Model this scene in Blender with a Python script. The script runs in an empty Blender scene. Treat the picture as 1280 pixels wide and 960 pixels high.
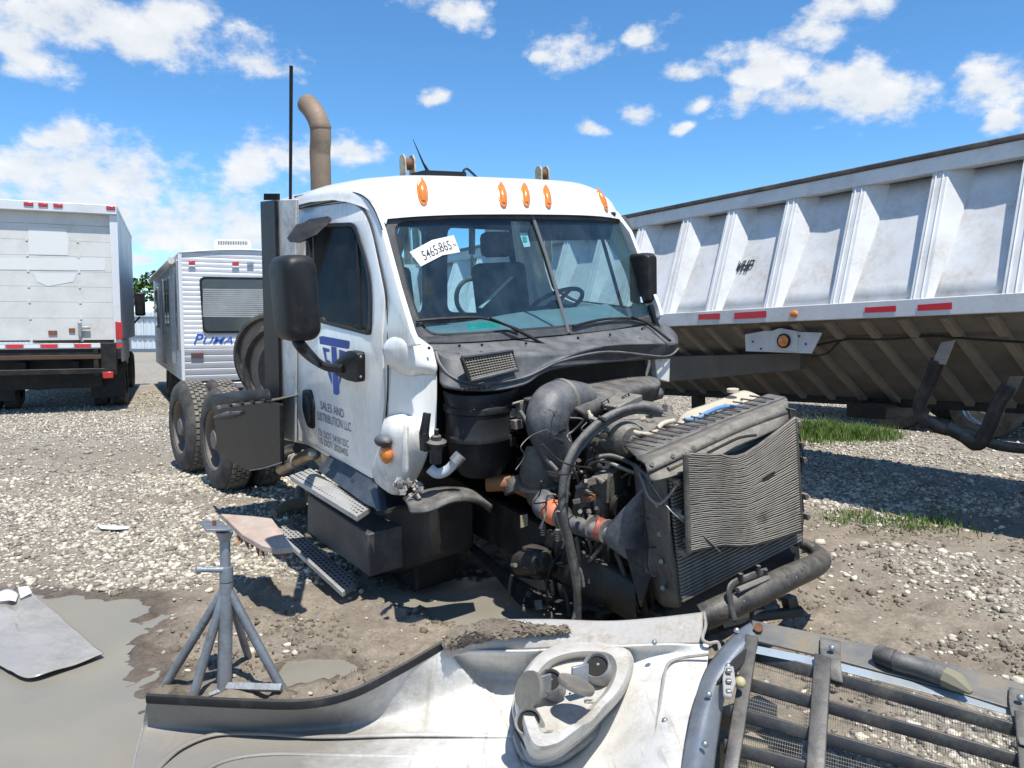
import bpy, bmesh, math, random
import numpy as np
from mathutils import Vector, Matrix
from mathutils.geometry import tessellate_polygon
S = bpy.context.scene
COL = S.collection
random.seed(7); rng = np.random.default_rng(11)
R = math.radians
# ------------------------------------------------------------------ camera
FPX, HOR, CAMH = 967.0, 405.0, 1.65
PITCH = math.atan((480-HOR)/FPX)
cam = bpy.data.cameras.new('camera'); cam_o = bpy.data.objects.new('camera', cam); COL.objects.link(cam_o)
cam.sensor_width = 36; cam.lens = 36*FPX/1280; cam.clip_start = .05; cam.clip_end = 3000
cam_o.location = (0, 0, CAMH); cam_o.rotation_euler = (math.pi/2-PITCH, 0, 0)
S.camera = cam_o
CAMP = Vector((0, 0, CAMH))
# ------------------------------------------------------------------ light
SUN = Vector((.16, -.38, 1.0)).normalized()
sun_el = math.asin(SUN.z); sun_az = math.atan2(SUN.x, SUN.y)
sl = bpy.data.lights.new('sun', 'SUN'); sl.energy = 5.0; sl.angle = R(.55); sl.color = (1, .955, .875)
so = bpy.data.objects.new('sun', sl); COL.objects.link(so)
so.rotation_euler = SUN.to_track_quat('Z', 'Y').to_euler()
S.view_settings.view_transform = 'Standard'; S.view_settings.look = 'None'
S.view_settings.exposure = 0.30; S.view_settings.gamma = 1
S.cycles.max_bounces = 7; S.cycles.transparent_max_bounces = 12; S.cycles.caustics_reflective = False; S.cycles.caustics_refractive = False

def pray(u, v):
    c, s = math.cos(PITCH), math.sin(PITCH)
    a, b = (u-640)/FPX, (480-v)/FPX
    return Vector((a, c+b*s, -s+b*c))

W = bpy.data.worlds.new('World'); S.world = W; W.use_nodes = True
def build_world():
    nt = W.node_tree; N = nt.nodes; Lk = nt.links; N.clear()
    out = N.new('ShaderNodeOutputWorld'); bg = N.new('ShaderNodeBackground'); bg.inputs[1].default_value = .095
    sky = N.new('ShaderNodeTexSky'); sky.sky_type = 'NISHITA'; sky.sun_disc = False
    sky.sun_elevation = sun_el; sky.sun_rotation = sun_az; sky.air_density = .8; sky.dust_density = 0.0; sky.ozone_density = 8; sky.altitude = 0
    hs = N.new('ShaderNodeHueSaturation'); hs.inputs['Hue'].default_value = .493; hs.inputs['Saturation'].default_value = 1.10; hs.inputs['Value'].default_value = 1.75; Lk.new(sky.outputs[0], hs.inputs['Color'])
    tc = N.new('ShaderNodeTexCoord')
    sep = N.new('ShaderNodeSeparateXYZ'); Lk.new(tc.outputs['Generated'], sep.inputs[0])
    def m(op, a, b=None, c=None, clamp=False):
        n = N.new('ShaderNodeMath'); n.operation = op; n.use_clamp = clamp
        for i, x in enumerate((a, b, c)):
            if x is None: continue
            if isinstance(x, (int, float)): n.inputs[i].default_value = x
            else: Lk.new(x, n.inputs[i])
        return n.outputs[0]
    az = m('ARCTAN2', sep.outputs[0], sep.outputs[1]); el = m('ARCSINE', sep.outputs[2])
    cmb = N.new('ShaderNodeCombineXYZ'); Lk.new(az, cmb.inputs[0]); Lk.new(el, cmb.inputs[1])
    def noise(scale, det, rough, vec, sy=1.0, off=0):
        mp = N.new('ShaderNodeMapping'); mp.inputs['Scale'].default_value = (1, sy, 1); mp.inputs['Location'].default_value = (off, off*.7, 0)
        Lk.new(vec, mp.inputs[0])
        n = N.new('ShaderNodeTexNoise'); n.inputs['Scale'].default_value = scale; n.inputs['Detail'].default_value = det; n.inputs['Roughness'].default_value = rough
        Lk.new(mp.outputs[0], n.inputs['Vector']); return n.outputs['Fac']
    C = [(110,28,185,44),(20,45,90,42),(215,20,60,28),(330,80,52,18),(555,6,52,18),(75,170,44,20),(40,212,130,50),(130,222,125,44),(-60,215,110,60),(230,275,140,40),(120,262,100,34),(300,290,70,20),(177,325,26,12),
         (375,192,72,32),(430,188,48,20),(325,205,40,26),(725,58,48,22),(690,68,18,10),(815,40,24,14),(737,158,24,9),(800,137,20,12),(866,128,16,9),(850,155,12,7),(955,82,56,40),(1005,38,60,26),(1050,6,60,20),(935,48+52,40,20),(915,124,28,16),
         (1070,118,72,34),(1010,128,60,20),(1120,112,36,22),(1250,98,62,34),(1255,146,26,15),(862,90,34,12),(550,120,18,10),(1330,110,90,44),(-200,40,160,60),(1180,-60,160,40),(500,-90,200,50),(1500,60,120,50),(-150,330,120,30),(1450,240,160,26)]
    wn = N.new('ShaderNodeTexNoise'); wn.inputs['Scale'].default_value = 9; wn.inputs['Detail'].default_value = 4; Lk.new(cmb.outputs[0], wn.inputs['Vector'])
    w1 = N.new('ShaderNodeVectorMath'); w1.operation = 'SUBTRACT'; Lk.new(wn.outputs['Color'], w1.inputs[0]); w1.inputs[1].default_value = (.5, .5, .5)
    w2 = N.new('ShaderNodeVectorMath'); w2.operation = 'MULTIPLY'; Lk.new(w1.outputs[0], w2.inputs[0]); w2.inputs[1].default_value = (.10, .045, 0)
    w3 = N.new('ShaderNodeVectorMath'); w3.operation = 'ADD'; Lk.new(w2.outputs[0], w3.inputs[0]); Lk.new(cmb.outputs[0], w3.inputs[1])
    acc = None
    for (u, v, a, b) in C:
        d = pray(u, v).normalized(); a0 = math.atan2(d.x, d.y); e0 = math.asin(d.z)
        d1 = pray(u+1, v).normalized(); d2 = pray(u, v+1).normalized()
        sa = abs(math.atan2(d1.x, d1.y)-a0)*a*1.3; se = abs(math.asin(d2.z)-e0)*b*1.35
        s1 = N.new('ShaderNodeVectorMath'); s1.operation = 'SUBTRACT'; Lk.new(w3.outputs[0], s1.inputs[0]); s1.inputs[1].default_value = (a0, e0, 0)
        s2 = N.new('ShaderNodeVectorMath'); s2.operation = 'MULTIPLY'; Lk.new(s1.outputs[0], s2.inputs[0]); s2.inputs[1].default_value = (1/sa, 1/se, 0)
        s3 = N.new('ShaderNodeVectorMath'); s3.operation = 'LENGTH'; Lk.new(s2.outputs[0], s3.inputs[0])
        f = m('SUBTRACT', 1.0, s3.outputs['Value'])
        acc = f if acc is None else m('MAXIMUM', acc, f)
    n1 = noise(13, 8, .62, cmb.outputs[0], 1.5); n2 = noise(34, 5, .6, cmb.outputs[0], 1.4, 3.1)
    # far from the frame the same kind of broken cloud goes on everywhere
    gen = noise(2.6, 6, .55, tc.outputs['Generated'], 1, 5.0)
    behind = m('MULTIPLY', m('SUBTRACT', m('ABSOLUTE', az), 1.0), 2.0, clamp=True)
    genb = m('SUBTRACT', m('MULTIPLY', m('SUBTRACT', gen, .53), 5.0), m('SUBTRACT', 1.0, behind))
    acc = m('MAXIMUM', acc, genb)
    dens = m('ADD', acc, m('ADD', m('MULTIPLY', m('SUBTRACT', n1, .5), 3.0), m('MULTIPLY', m('SUBTRACT', n2, .5), .8)))
    sm = N.new('ShaderNodeMapRange'); sm.interpolation_type = 'SMOOTHSTEP'; Lk.new(dens, sm.inputs[0]); sm.inputs[1].default_value = -.02; sm.inputs[2].default_value = .8
    alpha = m('MULTIPLY', sm.outputs[0], .94)
    # clouds are whiter towards their tops, greyer in their dense lower parts
    n3 = noise(13, 8, .62, cmb.outputs[0], 1.5)
    up = N.new('ShaderNodeVectorMath'); up.operation = 'ADD'; Lk.new(cmb.outputs[0], up.inputs[0]); up.inputs[1].default_value = (0, .022, 0)
    n4 = noise(13, 8, .62, up.outputs[0], 1.5)
    shade = m('ADD', m('MULTIPLY', m('SUBTRACT', n1, n4), 1.6), .62, clamp=True)
    cr = N.new('ShaderNodeMix'); cr.data_type = 'RGBA'; Lk.new(shade, cr.inputs[0]); cr.inputs[6].default_value = (5.6, 6.2, 6.9, 1); cr.inputs[7].default_value = (8.6, 8.65, 8.7, 1)
    mx = N.new('ShaderNodeMix'); mx.data_type = 'RGBA'; Lk.new(alpha, mx.inputs[0]); Lk.new(hs.outputs[0], mx.inputs[6]); Lk.new(cr.outputs[2], mx.inputs[7])
    Lk.new(mx.outputs[2], bg.inputs[0]); Lk.new(bg.outputs[0], out.inputs[0])
build_world()

# ------------------------------------------------------------------ helpers
def set_props(o, label=None, cat=None, group=None, kind=None):
    if label: o['label'] = label
    if cat: o['category'] = cat
    if group: o['group'] = group
    if kind: o['kind'] = kind
    return o

class MB:
    def __init__(s): s.v = []; s.f = []
    def add(s, vs, fs):
        b = len(s.v); s.v += [Vector(p) for p in vs]; s.f += [tuple(i+b for i in f) for f in fs]; return s
    def box(s, c, d, M=None):
        c = Vector(c); hx, hy, hz = d[0]/2, d[1]/2, d[2]/2
        vs = [Vector((x*hx, y*hy, z*hz)) for x in (-1, 1) for y in (-1, 1) for z in (-1, 1)]
        if M is not None: vs = [M @ p for p in vs]
        return s.add([p+c for p in vs], [(0,1,3,2),(4,6,7,5),(0,4,5,1),(2,3,7,6),(0,2,6,4),(1,5,7,3)])
    def prism(s, pts, off):
        n = len(pts); off = Vector(off); pts = [Vector(p) for p in pts]
        vs = pts+[p+off for p in pts]
        fs = [tuple(range(n))[::-1], tuple(range(n, 2*n))]+[(i, (i+1) % n, (i+1) % n+n, i+n) for i in range(n)]
        return s.add(vs, fs)
    def tube(s, path, r, seg=10, cap=True, flat=None, closed=False):
        path = [Vector(p) for p in path]; n = len(path); rs = [float(x) for x in np.interp(np.linspace(0, 1, n), np.linspace(0, 1, len(r)), r)] if isinstance(r, (list, tuple)) else [r]*n
        up = None; rings = []
        for i, p in enumerate(path):
            if closed: t = path[(i+1) % n]-path[i-1]
            else: t = (path[min(i+1, n-1)]-path[max(i-1, 0)])
            t.normalize()
            if up is None:
                up = Vector((0, 0, 1)) if abs(t.z) < .9 else Vector((1, 0, 0))
            sd = t.cross(up)
            if sd.length < 1e-6: sd = t.orthogonal()
            sd.normalize(); up = sd.cross(t).normalized()
            fx, fy = flat if flat else (1, 1)
            rings.append([p+(sd*math.cos(2*math.pi*k/seg)*fx+up*math.sin(2*math.pi*k/seg)*fy)*rs[i] for k in range(seg)])
        vs = [q for rg in rings for q in rg]; fs = []
        for i in range(n if closed else n-1):
            j = (i+1) % n
            for k in range(seg):
                k2 = (k+1) % seg; fs.append((i*seg+k, i*seg+k2, j*seg+k2, j*seg+k))
        if cap and not closed: fs += [tuple(range(seg))[::-1], tuple(range((n-1)*seg, n*seg))]
        return s.add(vs, fs)
    def lathe(s, prof, o, axis, seg=24):
        o = Vector(o); ax = Vector(axis).normalized(); e1 = ax.orthogonal().normalized(); e2 = ax.cross(e1)
        vs = []; fs = []; m = len(prof)
        for k in range(seg):
            a = 2*math.pi*k/seg; d = e1*math.cos(a)+e2*math.sin(a)
            vs += [o+ax*h+d*r for r, h in prof]
        for k in range(seg):
            k2 = (k+1) % seg
            for i in range(m-1): fs.append((k*m+i, k*m+i+1, k2*m+i+1, k2*m+i))
        return s.add(vs, fs)
    def grid(s, rows):
        n = len(rows[0]); vs = [p for r in rows for p in r]
        return s.add(vs, [(i*n+j, i*n+j+1, (i+1)*n+j+1, (i+1)*n+j) for i in range(len(rows)-1) for j in range(n-1)])
    def ball(s, c, r, seg=14, rings=8, sq=(1, 1, 1)):
        c = Vector(c); prof = []
        vs = []; fs = []
        for i in range(rings+1):
            a = math.pi*i/rings
            for k in range(seg):
                b = 2*math.pi*k/seg
                vs.append(c+Vector((math.sin(a)*math.cos(b)*sq[0], math.sin(a)*math.sin(b)*sq[1], math.cos(a)*sq[2]))*r)
        for i in range(rings):
            for k in range(seg):
                k2 = (k+1) % seg; fs.append((i*seg+k, (i+1)*seg+k, (i+1)*seg+k2, i*seg+k2))
        return s.add(vs, fs)

def mesh_obj(name, me, mat, parent=None, world=False, smooth=35, bevel=0, solid=0, soff=-1, **pr):
    o = bpy.data.objects.new(name, me); COL.objects.link(o)
    if mat:
        for mm in (mat if isinstance(mat, (list, tuple)) else [mat]): me.materials.append(mm)
    if smooth is not None and len(me.polygons):
        me.polygons.foreach_set('use_smooth', [True]*len(me.polygons)); me.set_sharp_from_angle(angle=R(smooth))
    if parent is not None:
        o.parent = parent
        if world: o.matrix_local = world_mat(parent).inverted()
    if solid:
        m = o.modifiers.new('solid', 'SOLIDIFY'); m.thickness = solid; m.offset = soff
    if bevel:
        m = o.modifiers.new('bevel', 'BEVEL'); m.width = bevel; m.segments = 2; m.limit_method = 'ANGLE'; m.angle_limit = R(40); m.harden_normals = False
    return set_props(o, **pr)
def world_mat(o):
    M = o.matrix_basis.copy()
    if o.parent: M = world_mat(o.parent) @ M
    return M
def obj(name, mb, mat, parent=None, fix=True, **k):
    me = bpy.data.meshes.new(name); me.from_pydata([tuple(p) for p in mb.v], [], mb.f)
    if fix:
        bm = bmesh.new(); bm.from_mesh(me); bmesh.ops.remove_doubles(bm, verts=bm.verts, dist=1e-5); bmesh.ops.recalc_face_normals(bm, faces=bm.faces); bm.to_mesh(me); bm.free()
    me.update()
    return mesh_obj(name, me, mat, parent, **k)
def thing(name, label, cat, loc=(0, 0, 0), rot=0, group=None, M=None):
    o = bpy.data.objects.new(name, None); COL.objects.link(o); o.empty_display_size = .2
    if M is not None: o.matrix_basis = M
    else: o.location = loc; o.rotation_euler = (0, 0, rot)
    return set_props(o, label, cat, group)
def shared(name, me, parent, M, label=None):
    o = bpy.data.objects.new(name, me); COL.objects.link(o); o.parent = parent; o.matrix_basis = M
    if label: o['label'] = label
    return o
def cat_rom(P, n):
    P = [Vector(p) for p in P]; out = []
    for i in range(len(P)-1):
        p0 = P[max(i-1, 0)]; p1 = P[i]; p2 = P[i+1]; p3 = P[min(i+2, len(P)-1)]
        for k in range(n):
            t = k/n; out.append(.5*((2*p1)+(p2-p0)*t+(2*p0-5*p1+4*p2-p3)*t*t+(3*p1-p0-3*p2+p3)*t**3))
    out.append(P[-1]); return out
def surf(rows, nu=4, nv=4):
    rr = [cat_rom(r, nu) for r in rows]
    cols = [cat_rom([r[j] for r in rr], nv) for j in range(len(rr[0]))]
    return [[cols[j][i] for j in range(len(cols))] for i in range(len(cols[0]))]
def rpoly(pts, r, n=5):
    out = []; m = len(pts); pts = [Vector((p[0], p[1])) for p in pts]
    rs = r if isinstance(r, (list, tuple)) else [r]*m
    for i in range(m):
        p, a, b = pts[i], pts[i-1], pts[(i+1) % m]
        da = (a-p); db = (b-p); rr = min(rs[i], da.length*.48, db.length*.48)
        if rr < 1e-4: out.append(p); continue
        s = p+da.normalized()*rr; e = p+db.normalized()*rr
        for k in range(n+1):
            t = k/n; out.append(s*(1-t)**2+p*2*t*(1-t)+e*t*t)
    return out
def plate(name, outer, holes, fn, mat, parent, thick=.02, cuts=(), soff=-1, **k):
    loops = [[Vector((p[0], p[1], 0)) for p in lp] for lp in [outer]+list(holes)]
    tris = tessellate_polygon(loops); vs = [p for lp in loops for p in lp]
    bm = bmesh.new(); bv = [bm.verts.new(p) for p in vs]
    for t in tris:
        try: bm.faces.new([bv[i] for i in t])
        except ValueError: pass
    bmesh.ops.recalc_face_normals(bm, faces=bm.faces)
    for (co, no) in cuts:
        bmesh.ops.bisect_plane(bm, geom=bm.verts[:]+bm.edges[:]+bm.faces[:], plane_co=co, plane_no=no)
    for v in bm.verts: v.co = fn(v.co.x, v.co.y)
    bmesh.ops.recalc_face_normals(bm, faces=bm.faces)
    me = bpy.data.meshes.new(name); bm.to_mesh(me); bm.free()
    return mesh_obj(name, me, mat, parent, solid=thick, soff=soff, **k)
def text_obj(name, s, mat, parent, o, xd, yd, h, w=None, shear=0, thick=.002, bold=0, curve=None, world=False):
    cu = bpy.data.curves.new('t', 'FONT'); cu.body = s; cu.size = 1; cu.shear = shear; cu.offset = bold; cu.resolution_u = 3
    to = bpy.data.objects.new('t', cu); COL.objects.link(to)
    dg = bpy.context.evaluated_depsgraph_get(); me = bpy.data.meshes.new_from_object(to.evaluated_get(dg))
    bpy.data.objects.remove(to); bpy.data.curves.remove(cu)
    xs = [v.co.x for v in me.vertices]; ys = [v.co.y for v in me.vertices]
    x0, x1, y0, y1 = min(xs), max(xs), min(ys), max(ys)
    sy = h/(y1-y0); sx = sy if w is None else w/(x1-x0)
    o = Vector(o); xd = Vector(xd).normalized(); yd = Vector(yd).normalized(); nd = xd.cross(yd).normalized()
    for v in me.vertices:
        a = (v.co.x-x0)*sx; b = (v.co.y-y0)*sy
        v.co = o+xd*a+yd*b+nd*thick if curve is None else curve(a, b)
    return mesh_obj(name, me, mat, parent, world=world, smooth=None)

# ------------------------------------------------------------------ materials
def new_mat(name):
    m = bpy.data.materials.new(name); m.use_nodes = True; nt = m.node_tree
    return m, nt, nt.nodes['Principled BSDF']
def mk(name, col, rough=.5, metal=0, dirt=None, da=.5, ds=3.0, var=.15, bump=.15, bs=40, coat=0, dust=None, dusta=0, streak=1.0, spec=.5):
    m, nt, b = new_mat(name); N = nt.nodes; L = nt.links
    tc = N.new('ShaderNodeTexCoord'); mp = N.new('ShaderNodeMapping'); L.new(tc.outputs['Object'], mp.inputs[0]); mp.inputs['Scale'].default_value = (1, 1, 1/streak)
    def nz(sc, d=5, r=.6):
        n = N.new('ShaderNodeTexNoise'); n.inputs['Scale'].default_value = sc; n.inputs['Detail'].default_value = d; n.inputs['Roughness'].default_value = r; L.new(mp.outputs[0], n.inputs['Vector']); return n.outputs['Fac']
    def ramp(src, a, z):
        r = N.new('ShaderNodeMapRange'); L.new(src, r.inputs[0]); r.inputs[1].default_value = a; r.inputs[2].default_value = z; return r.outputs[0]
    def mix(fac, a, z):
        x = N.new('ShaderNodeMix'); x.data_type = 'RGBA'
        if isinstance(fac, float): x.inputs[0].default_value = fac
        else: L.new(fac, x.inputs[0])
        for i, q in ((6, a), (7, z)):
            if isinstance(q, tuple): x.inputs[i].default_value = (*q[:3], 1)
            else: L.new(q, x.inputs[i])
        return x.outputs[2]
    def mul(a, f):
        x = N.new('ShaderNodeMath'); x.operation = 'MULTIPLY'; L.new(a, x.inputs[0])
        if isinstance(f, float): x.inputs[1].default_value = f
        else: L.new(f, x.inputs[1])
        return x.outputs[0]
    fine = nz(bs, 6, .65)
    c = mix(ramp(nz(ds*.8+1, 4), .3, .7), tuple(x*(1-var) for x in col), tuple(min(1, x*(1+var)) for x in col))
    rsrc = None
    if dirt:
        k = ramp(nz(ds, 8, .68), .62-.3*da, .72-.1*da); k2 = mul(k, ramp(nz(ds*9, 5, .7), .25, .65)); k3 = mul(k2, min(1.0, .45+da*.5))
        c = mix(k3, c, dirt); rsrc = k3
    if dust:
        g = N.new('ShaderNodeNewGeometry'); sp = N.new('ShaderNodeSeparateXYZ'); L.new(g.outputs['Normal'], sp.inputs[0])
        k = mul(mul(ramp(sp.outputs[2], .0, .8), ramp(nz(ds*2.3, 6, .65), .22, .6)), float(dusta)); c = mix(k, c, dust)
        rsrc = k if rsrc is None else rsrc
    L.new(c, b.inputs['Base Color']); b.inputs['Metallic'].default_value = metal
    b.inputs['Specular IOR Level'].default_value = spec
    rr = N.new('ShaderNodeMapRange'); L.new(rsrc if rsrc is not None else fine, rr.inputs[0]); rr.inputs[3].default_value = rough; rr.inputs[4].default_value = min(1, rough+.35 if rsrc is not None else rough+.12); L.new(rr.outputs[0], b.inputs['Roughness'])
    if coat: b.inputs['Coat Weight'].default_value = coat; b.inputs['Coat Roughness'].default_value = .08
    if bump:
        bp = N.new('ShaderNodeBump'); bp.inputs['Strength'].default_value = bump; bp.inputs['Distance'].default_value = .01; L.new(fine, bp.inputs['Height']); L.new(bp.outputs[0], b.inputs['Normal'])
    return m
MUD = (.17, .135, .10); DUST = (.33, .29, .235)
M_ = dict(
 white=mk('white_paint', (.85, .84, .80), .28, 0, (.50, .45, .37), .42, 5.5, .05, .03, 60, coat=.5, streak=3.2),
 white2=mk('white_paint_dirty', (.80, .78, .73), .42, 0, (.34, .29, .23), .75, 3.5, .06, .12, 60),
 hood=None,
 hoodgrey=mk('hood_grey', (.36, .345, .32), .55, 0, (.16, .135, .11), .8, 5, .15, .3, 60),
 black=mk('black_plastic', (.014, .0145, .016), .45, 0, (.07, .065, .06), .3, 6, .2, .12, 70, dust=DUST, dusta=.07, spec=.28),
 blackd=mk('dusty_black_plastic', (.022, .022, .023), .5, 0, (.12, .11, .095), .55, 6, .25, .2, 60, dust=(.30, .28, .25), dusta=.55, spec=.3),
 cowl=mk('weathered_cowl', (.035, .038, .044), .5, 0, (.13, .13, .13), .6, 4, .25, .12, 60, dust=(.27, .27, .27), dusta=.45),
 dark=mk('oily_dark_metal', (.016, .0155, .015), .5, .1, (.06, .052, .043), .55, 7, .3, .5, 35, dust=(.16, .14, .115), dusta=.4, spec=.3),
 eng=mk('dusty_engine_metal', (.075, .072, .066), .6, .25, (.19, .17, .14), .8, 8, .4, .5, 30, dust=(.34, .305, .25), dusta=.6),
 englt=mk('dusty_light_metal', (.20, .19, .175), .5, .4, (.26, .23, .185), .8, 8, .3, .4, 40, dust=(.38, .34, .28), dusta=.6),
 rubber=mk('tyre_rubber', (.04, .038, .036), .85, 0, (.15, .135, .115), .85, 4, .25, .5, 50),
 tread=mk('muddy_tread', (.10, .092, .082), .9, 0, (.36, .32, .26), .95, 7, .3, .7, 45),
 rim=mk('muddy_rim', (.20, .17, .14), .6, .3, (.12, .10, .08), .7, 5, .2, .3, 40),
 chrome=mk('chrome', (.62, .62, .62), .14, 1, (.3, .25, .2), .2, 6, .05, .02, 60),
 alu=mk('dull_aluminium', (.42, .42, .42), .42, .85, (.28, .25, .21), .6, 6, .12, .15, 60),
 step=mk('step_plate', (.46, .46, .45), .45, .25, (.28, .25, .2), .6, 7, .12, .15, 60),
 fins=mk('dusty_fins', (.15, .138, .12), .65, .2, (.30, .27, .22), .9, 3, .3, .3, 50, dust=(.36, .32, .26), dusta=.45),
 fins_dark=mk('dark_core', (.016, .015, .014), .8, 0, None, 0, 5, .2, .2, 50),
 stackm=mk('brown_stack', (.26, .195, .14), .65, .15, (.15, .10, .07), .7, 3, .12, .1, 60),
 rust=mk('rusty_steel', (.22, .10, .05), .8, .2, (.08, .05, .035), .6, 8, .3, .5, 50),
 silicone=mk('orange_silicone', (.62, .17, .07), .5, 0, (.3, .2, .15), .4, 9, .1, .2, 60),
 silicone_dk=mk('red_silicone', (.33, .07, .045), .5, 0, (.25, .18, .15), .5, 9, .1, .2, 60),
 duct=mk('blue_grey_duct', (.042, .05, .066), .42, 0, (.20, .185, .16), .7, 6, .3, .3, 50, dust=(.33, .31, .28), dusta=.35),
 steel=mk('galvanised_steel', (.34, .37, .40), .4, .7, (.2, .19, .17), .6, 8, .2, .15, 60),
 steelbr=mk('brown_stained_steel', (.22, .225, .22), .45, .4, (.30, .21, .10), .8, 5, .25, .2, 60),
 stand=mk('galvanised_stand', (.30, .33, .36), .45, .6, (.13, .11, .09), .7, 6, .2, .25, 50),
 wood=mk('weathered_wood', (.42, .35, .29), .85, 0, (.42, .17, .12), .6, 7, .25, .5, 90),
 woodraw=mk('splintered_wood', (.38, .16, .07), .9, 0, (.16, .07, .03), .6, 20, .25, .6, 120),
 tank=mk('milky_plastic', (.55, .49, .38), .5, 0, (.42, .35, .25), .8, 6, .1, .1, 60),
 hosew=mk('milky_tube', (.50, .53, .55), .4, 0, None, 0, 6, .1, .05, 60),
 hose=mk('grey_rubber_hose', (.05, .05, .05), .5, 0, (.24, .22, .195), .6, 9, .2, .3, 60, dust=(.35, .33, .30), dusta=.35),
 bluehose=mk('blue_hose', (.09, .25, .48), .45, 0, (.3, .33, .36), .6, 12, .1, .05, 60),
 amber=mk('amber_lens', (.75, .22, .02), .18, 0, (.25, .1, .04), .4, 20, .1, .08, 90, coat=1),
 red=mk('red_lens', (.45, .02, .02), .25, 0, None, 0, 9, .1, .02, 60, coat=.5),
 redtape=mk('red_reflective_tape', (.62, .03, .04), .35, 0, (.3, .1, .1), .3, 9, .06, .02, 60),
 whtape=mk('white_reflective_tape', (.72, .73, .73), .35, 0, (.3, .3, .3), .3, 9, .06, .02, 60),
 blue=mk('blue_vinyl', (.02, .09, .42), .4, 0, None, 0, 9, .06, .0, 60),
 ink=mk('grey_lettering', (.12, .12, .12), .5, 0, (.4, .4, .4), .6, 40, .1, 0, 60),
 ink2=mk('blue_grey_lettering', (.10, .13, .19), .5, 0, (.4, .42, .45), .5, 50, .1, 0, 60),
 inkb=mk('black_ink', (.03, .03, .035), .5, 0, None, 0, 9, .1, 0, 60),
 paper=mk('white_paper', (.78, .78, .76), .7, 0, None, 0, 9, .02, 0, 60),
 green=mk('green_card', (.02, .42, .30), .5, 0, (.6, .7, .65), .2, 30, .1, 0, 60),
 interior=mk('interior_dark', (.03, .032, .036), .7, 0, None, 0, 5, .1, .1, 60),
 intgrey=mk('interior_grey', (.22, .23, .235), .7, 0, (.30, .30, .28), .3, 5, .1, .1, 60),
 hookp=mk('yellow_flaking_paint', (.62, .55, .38), .55, .1, (.22, .11, .05), .7, 14, .2, .2, 60),
 trailer=mk('trailer_aluminium', (.66, .66, .66), .5, .05, (.40, .35, .28), .7, 2.2, .07, .1, 30),
 trib=mk('trailer_rib_aluminium', (.66, .66, .655), .5, .05, (.42, .40, .36), .5, 3, .08, .1, 30),
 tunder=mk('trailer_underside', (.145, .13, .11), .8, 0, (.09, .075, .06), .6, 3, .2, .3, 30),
 ttarp=mk('tarp_edge', (.06, .055, .05), .8, 0, (.25, .2, .15), .6, 3, .2, .3, 30),
 rvwhite=mk('rv_siding', (.66, .67, .69), .38, .05, (.48, .46, .42), .3, 2, .03, .05, 30),
 rvgrey=mk('rv_lower_siding', (.35, .36, .38), .42, .1, (.3, .28, .25), .4, 2, .05, .05, 30),
 boxw=mk('box_truck_panel', (.64, .64, .61), .5, 0, (.46, .44, .38), .6, 1.4, .05, .08, 20),
 boxpatch=mk('fresh_white_patch', (.69, .69, .675), .5, 0, None, .6, 1.4, .02, .05, 20),
 fence=mk('fence_sheet_metal', (.60, .66, .70), .5, .1, None, 0, .5, .04, 0, 20),
 fencerail=mk('fence_rail', (.14, .17, .21), .6, .1, None, 0, .5, .04, 0, 20),
 bark=mk('bark', (.10, .08, .06), .9, 0, None, 0, 3, .2, .4, 20),
)
def glass_mat(name, tint, fac=.12, dust=.05, dcol=(.55, .6, .6), rough=.02, refl=.85):
    m = bpy.data.materials.new(name); m.use_nodes = True; nt = m.node_tree; N = nt.nodes; L = nt.links; N.clear()
    out = N.new('ShaderNodeOutputMaterial'); tr = N.new('ShaderNodeBsdfTransparent'); tr.inputs[0].default_value = (*tint, 1)
    gl = N.new('ShaderNodeBsdfGlossy'); gl.inputs['Roughness'].default_value = rough; gl.inputs[0].default_value = (.9, .95, 1, 1)
    fr = N.new('ShaderNodeFresnel'); ge_ = N.new('ShaderNodeNewGeometry'); io = N.new('ShaderNodeMapRange'); L.new(ge_.outputs['Backfacing'], io.inputs[0]); io.inputs[3].default_value = 1.5; io.inputs[4].default_value = 1/1.5; L.new(io.outputs[0], fr.inputs[0])
    mr = N.new('ShaderNodeMath'); mr.operation = 'MULTIPLY_ADD'; L.new(fr.outputs[0], mr.inputs[0]); mr.inputs[1].default_value = refl; mr.inputs[2].default_value = fac*.3
    mr.use_clamp = True
    a = N.new('ShaderNodeMixShader'); L.new(mr.outputs[0], a.inputs[0]); L.new(tr.outputs[0], a.inputs[1]); L.new(gl.outputs[0], a.inputs[2])
    df = N.new('ShaderNodeBsdfDiffuse'); df.inputs[0].default_value = (*dcol, 1)
    tc = N.new('ShaderNodeTexCoord'); n = N.new('ShaderNodeTexNoise'); n.inputs['Scale'].default_value = 5; n.inputs['Detail'].default_value = 9; n.inputs['Roughness'].default_value = .75; L.new(tc.outputs['Object'], n.inputs['Vector'])
    mm = N.new('ShaderNodeMapRange'); L.new(n.outputs['Fac'], mm.inputs[0]); mm.inputs[1].default_value = .35; mm.inputs[2].default_value = .75; mm.inputs[3].default_value = dust*.3; mm.inputs[4].default_value = dust*1.8
    b = N.new('ShaderNodeMixShader'); L.new(mm.outputs[0], b.inputs[0]); L.new(a.outputs[0], b.inputs[1]); L.new(df.outputs[0], b.inputs[2]); L.new(b.outputs[0], out.inputs[0])
    return m
M_['glass'] = glass_mat('windshield_glass', (.54, .78, .84), .1, .05, (.35, .5, .55))
M_['clearglass'] = glass_mat('rear_glass', (.8, .93, .97), .05, .03)
M_['sideglass'] = glass_mat('side_glass', (.66, .70, .70), .0, .03, refl=.22)
M_['rvglass'] = mk('rv_window_glass', (.05, .06, .065), .08, 0, None, 0, 3, .1, 0, 30, coat=.6)

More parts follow.
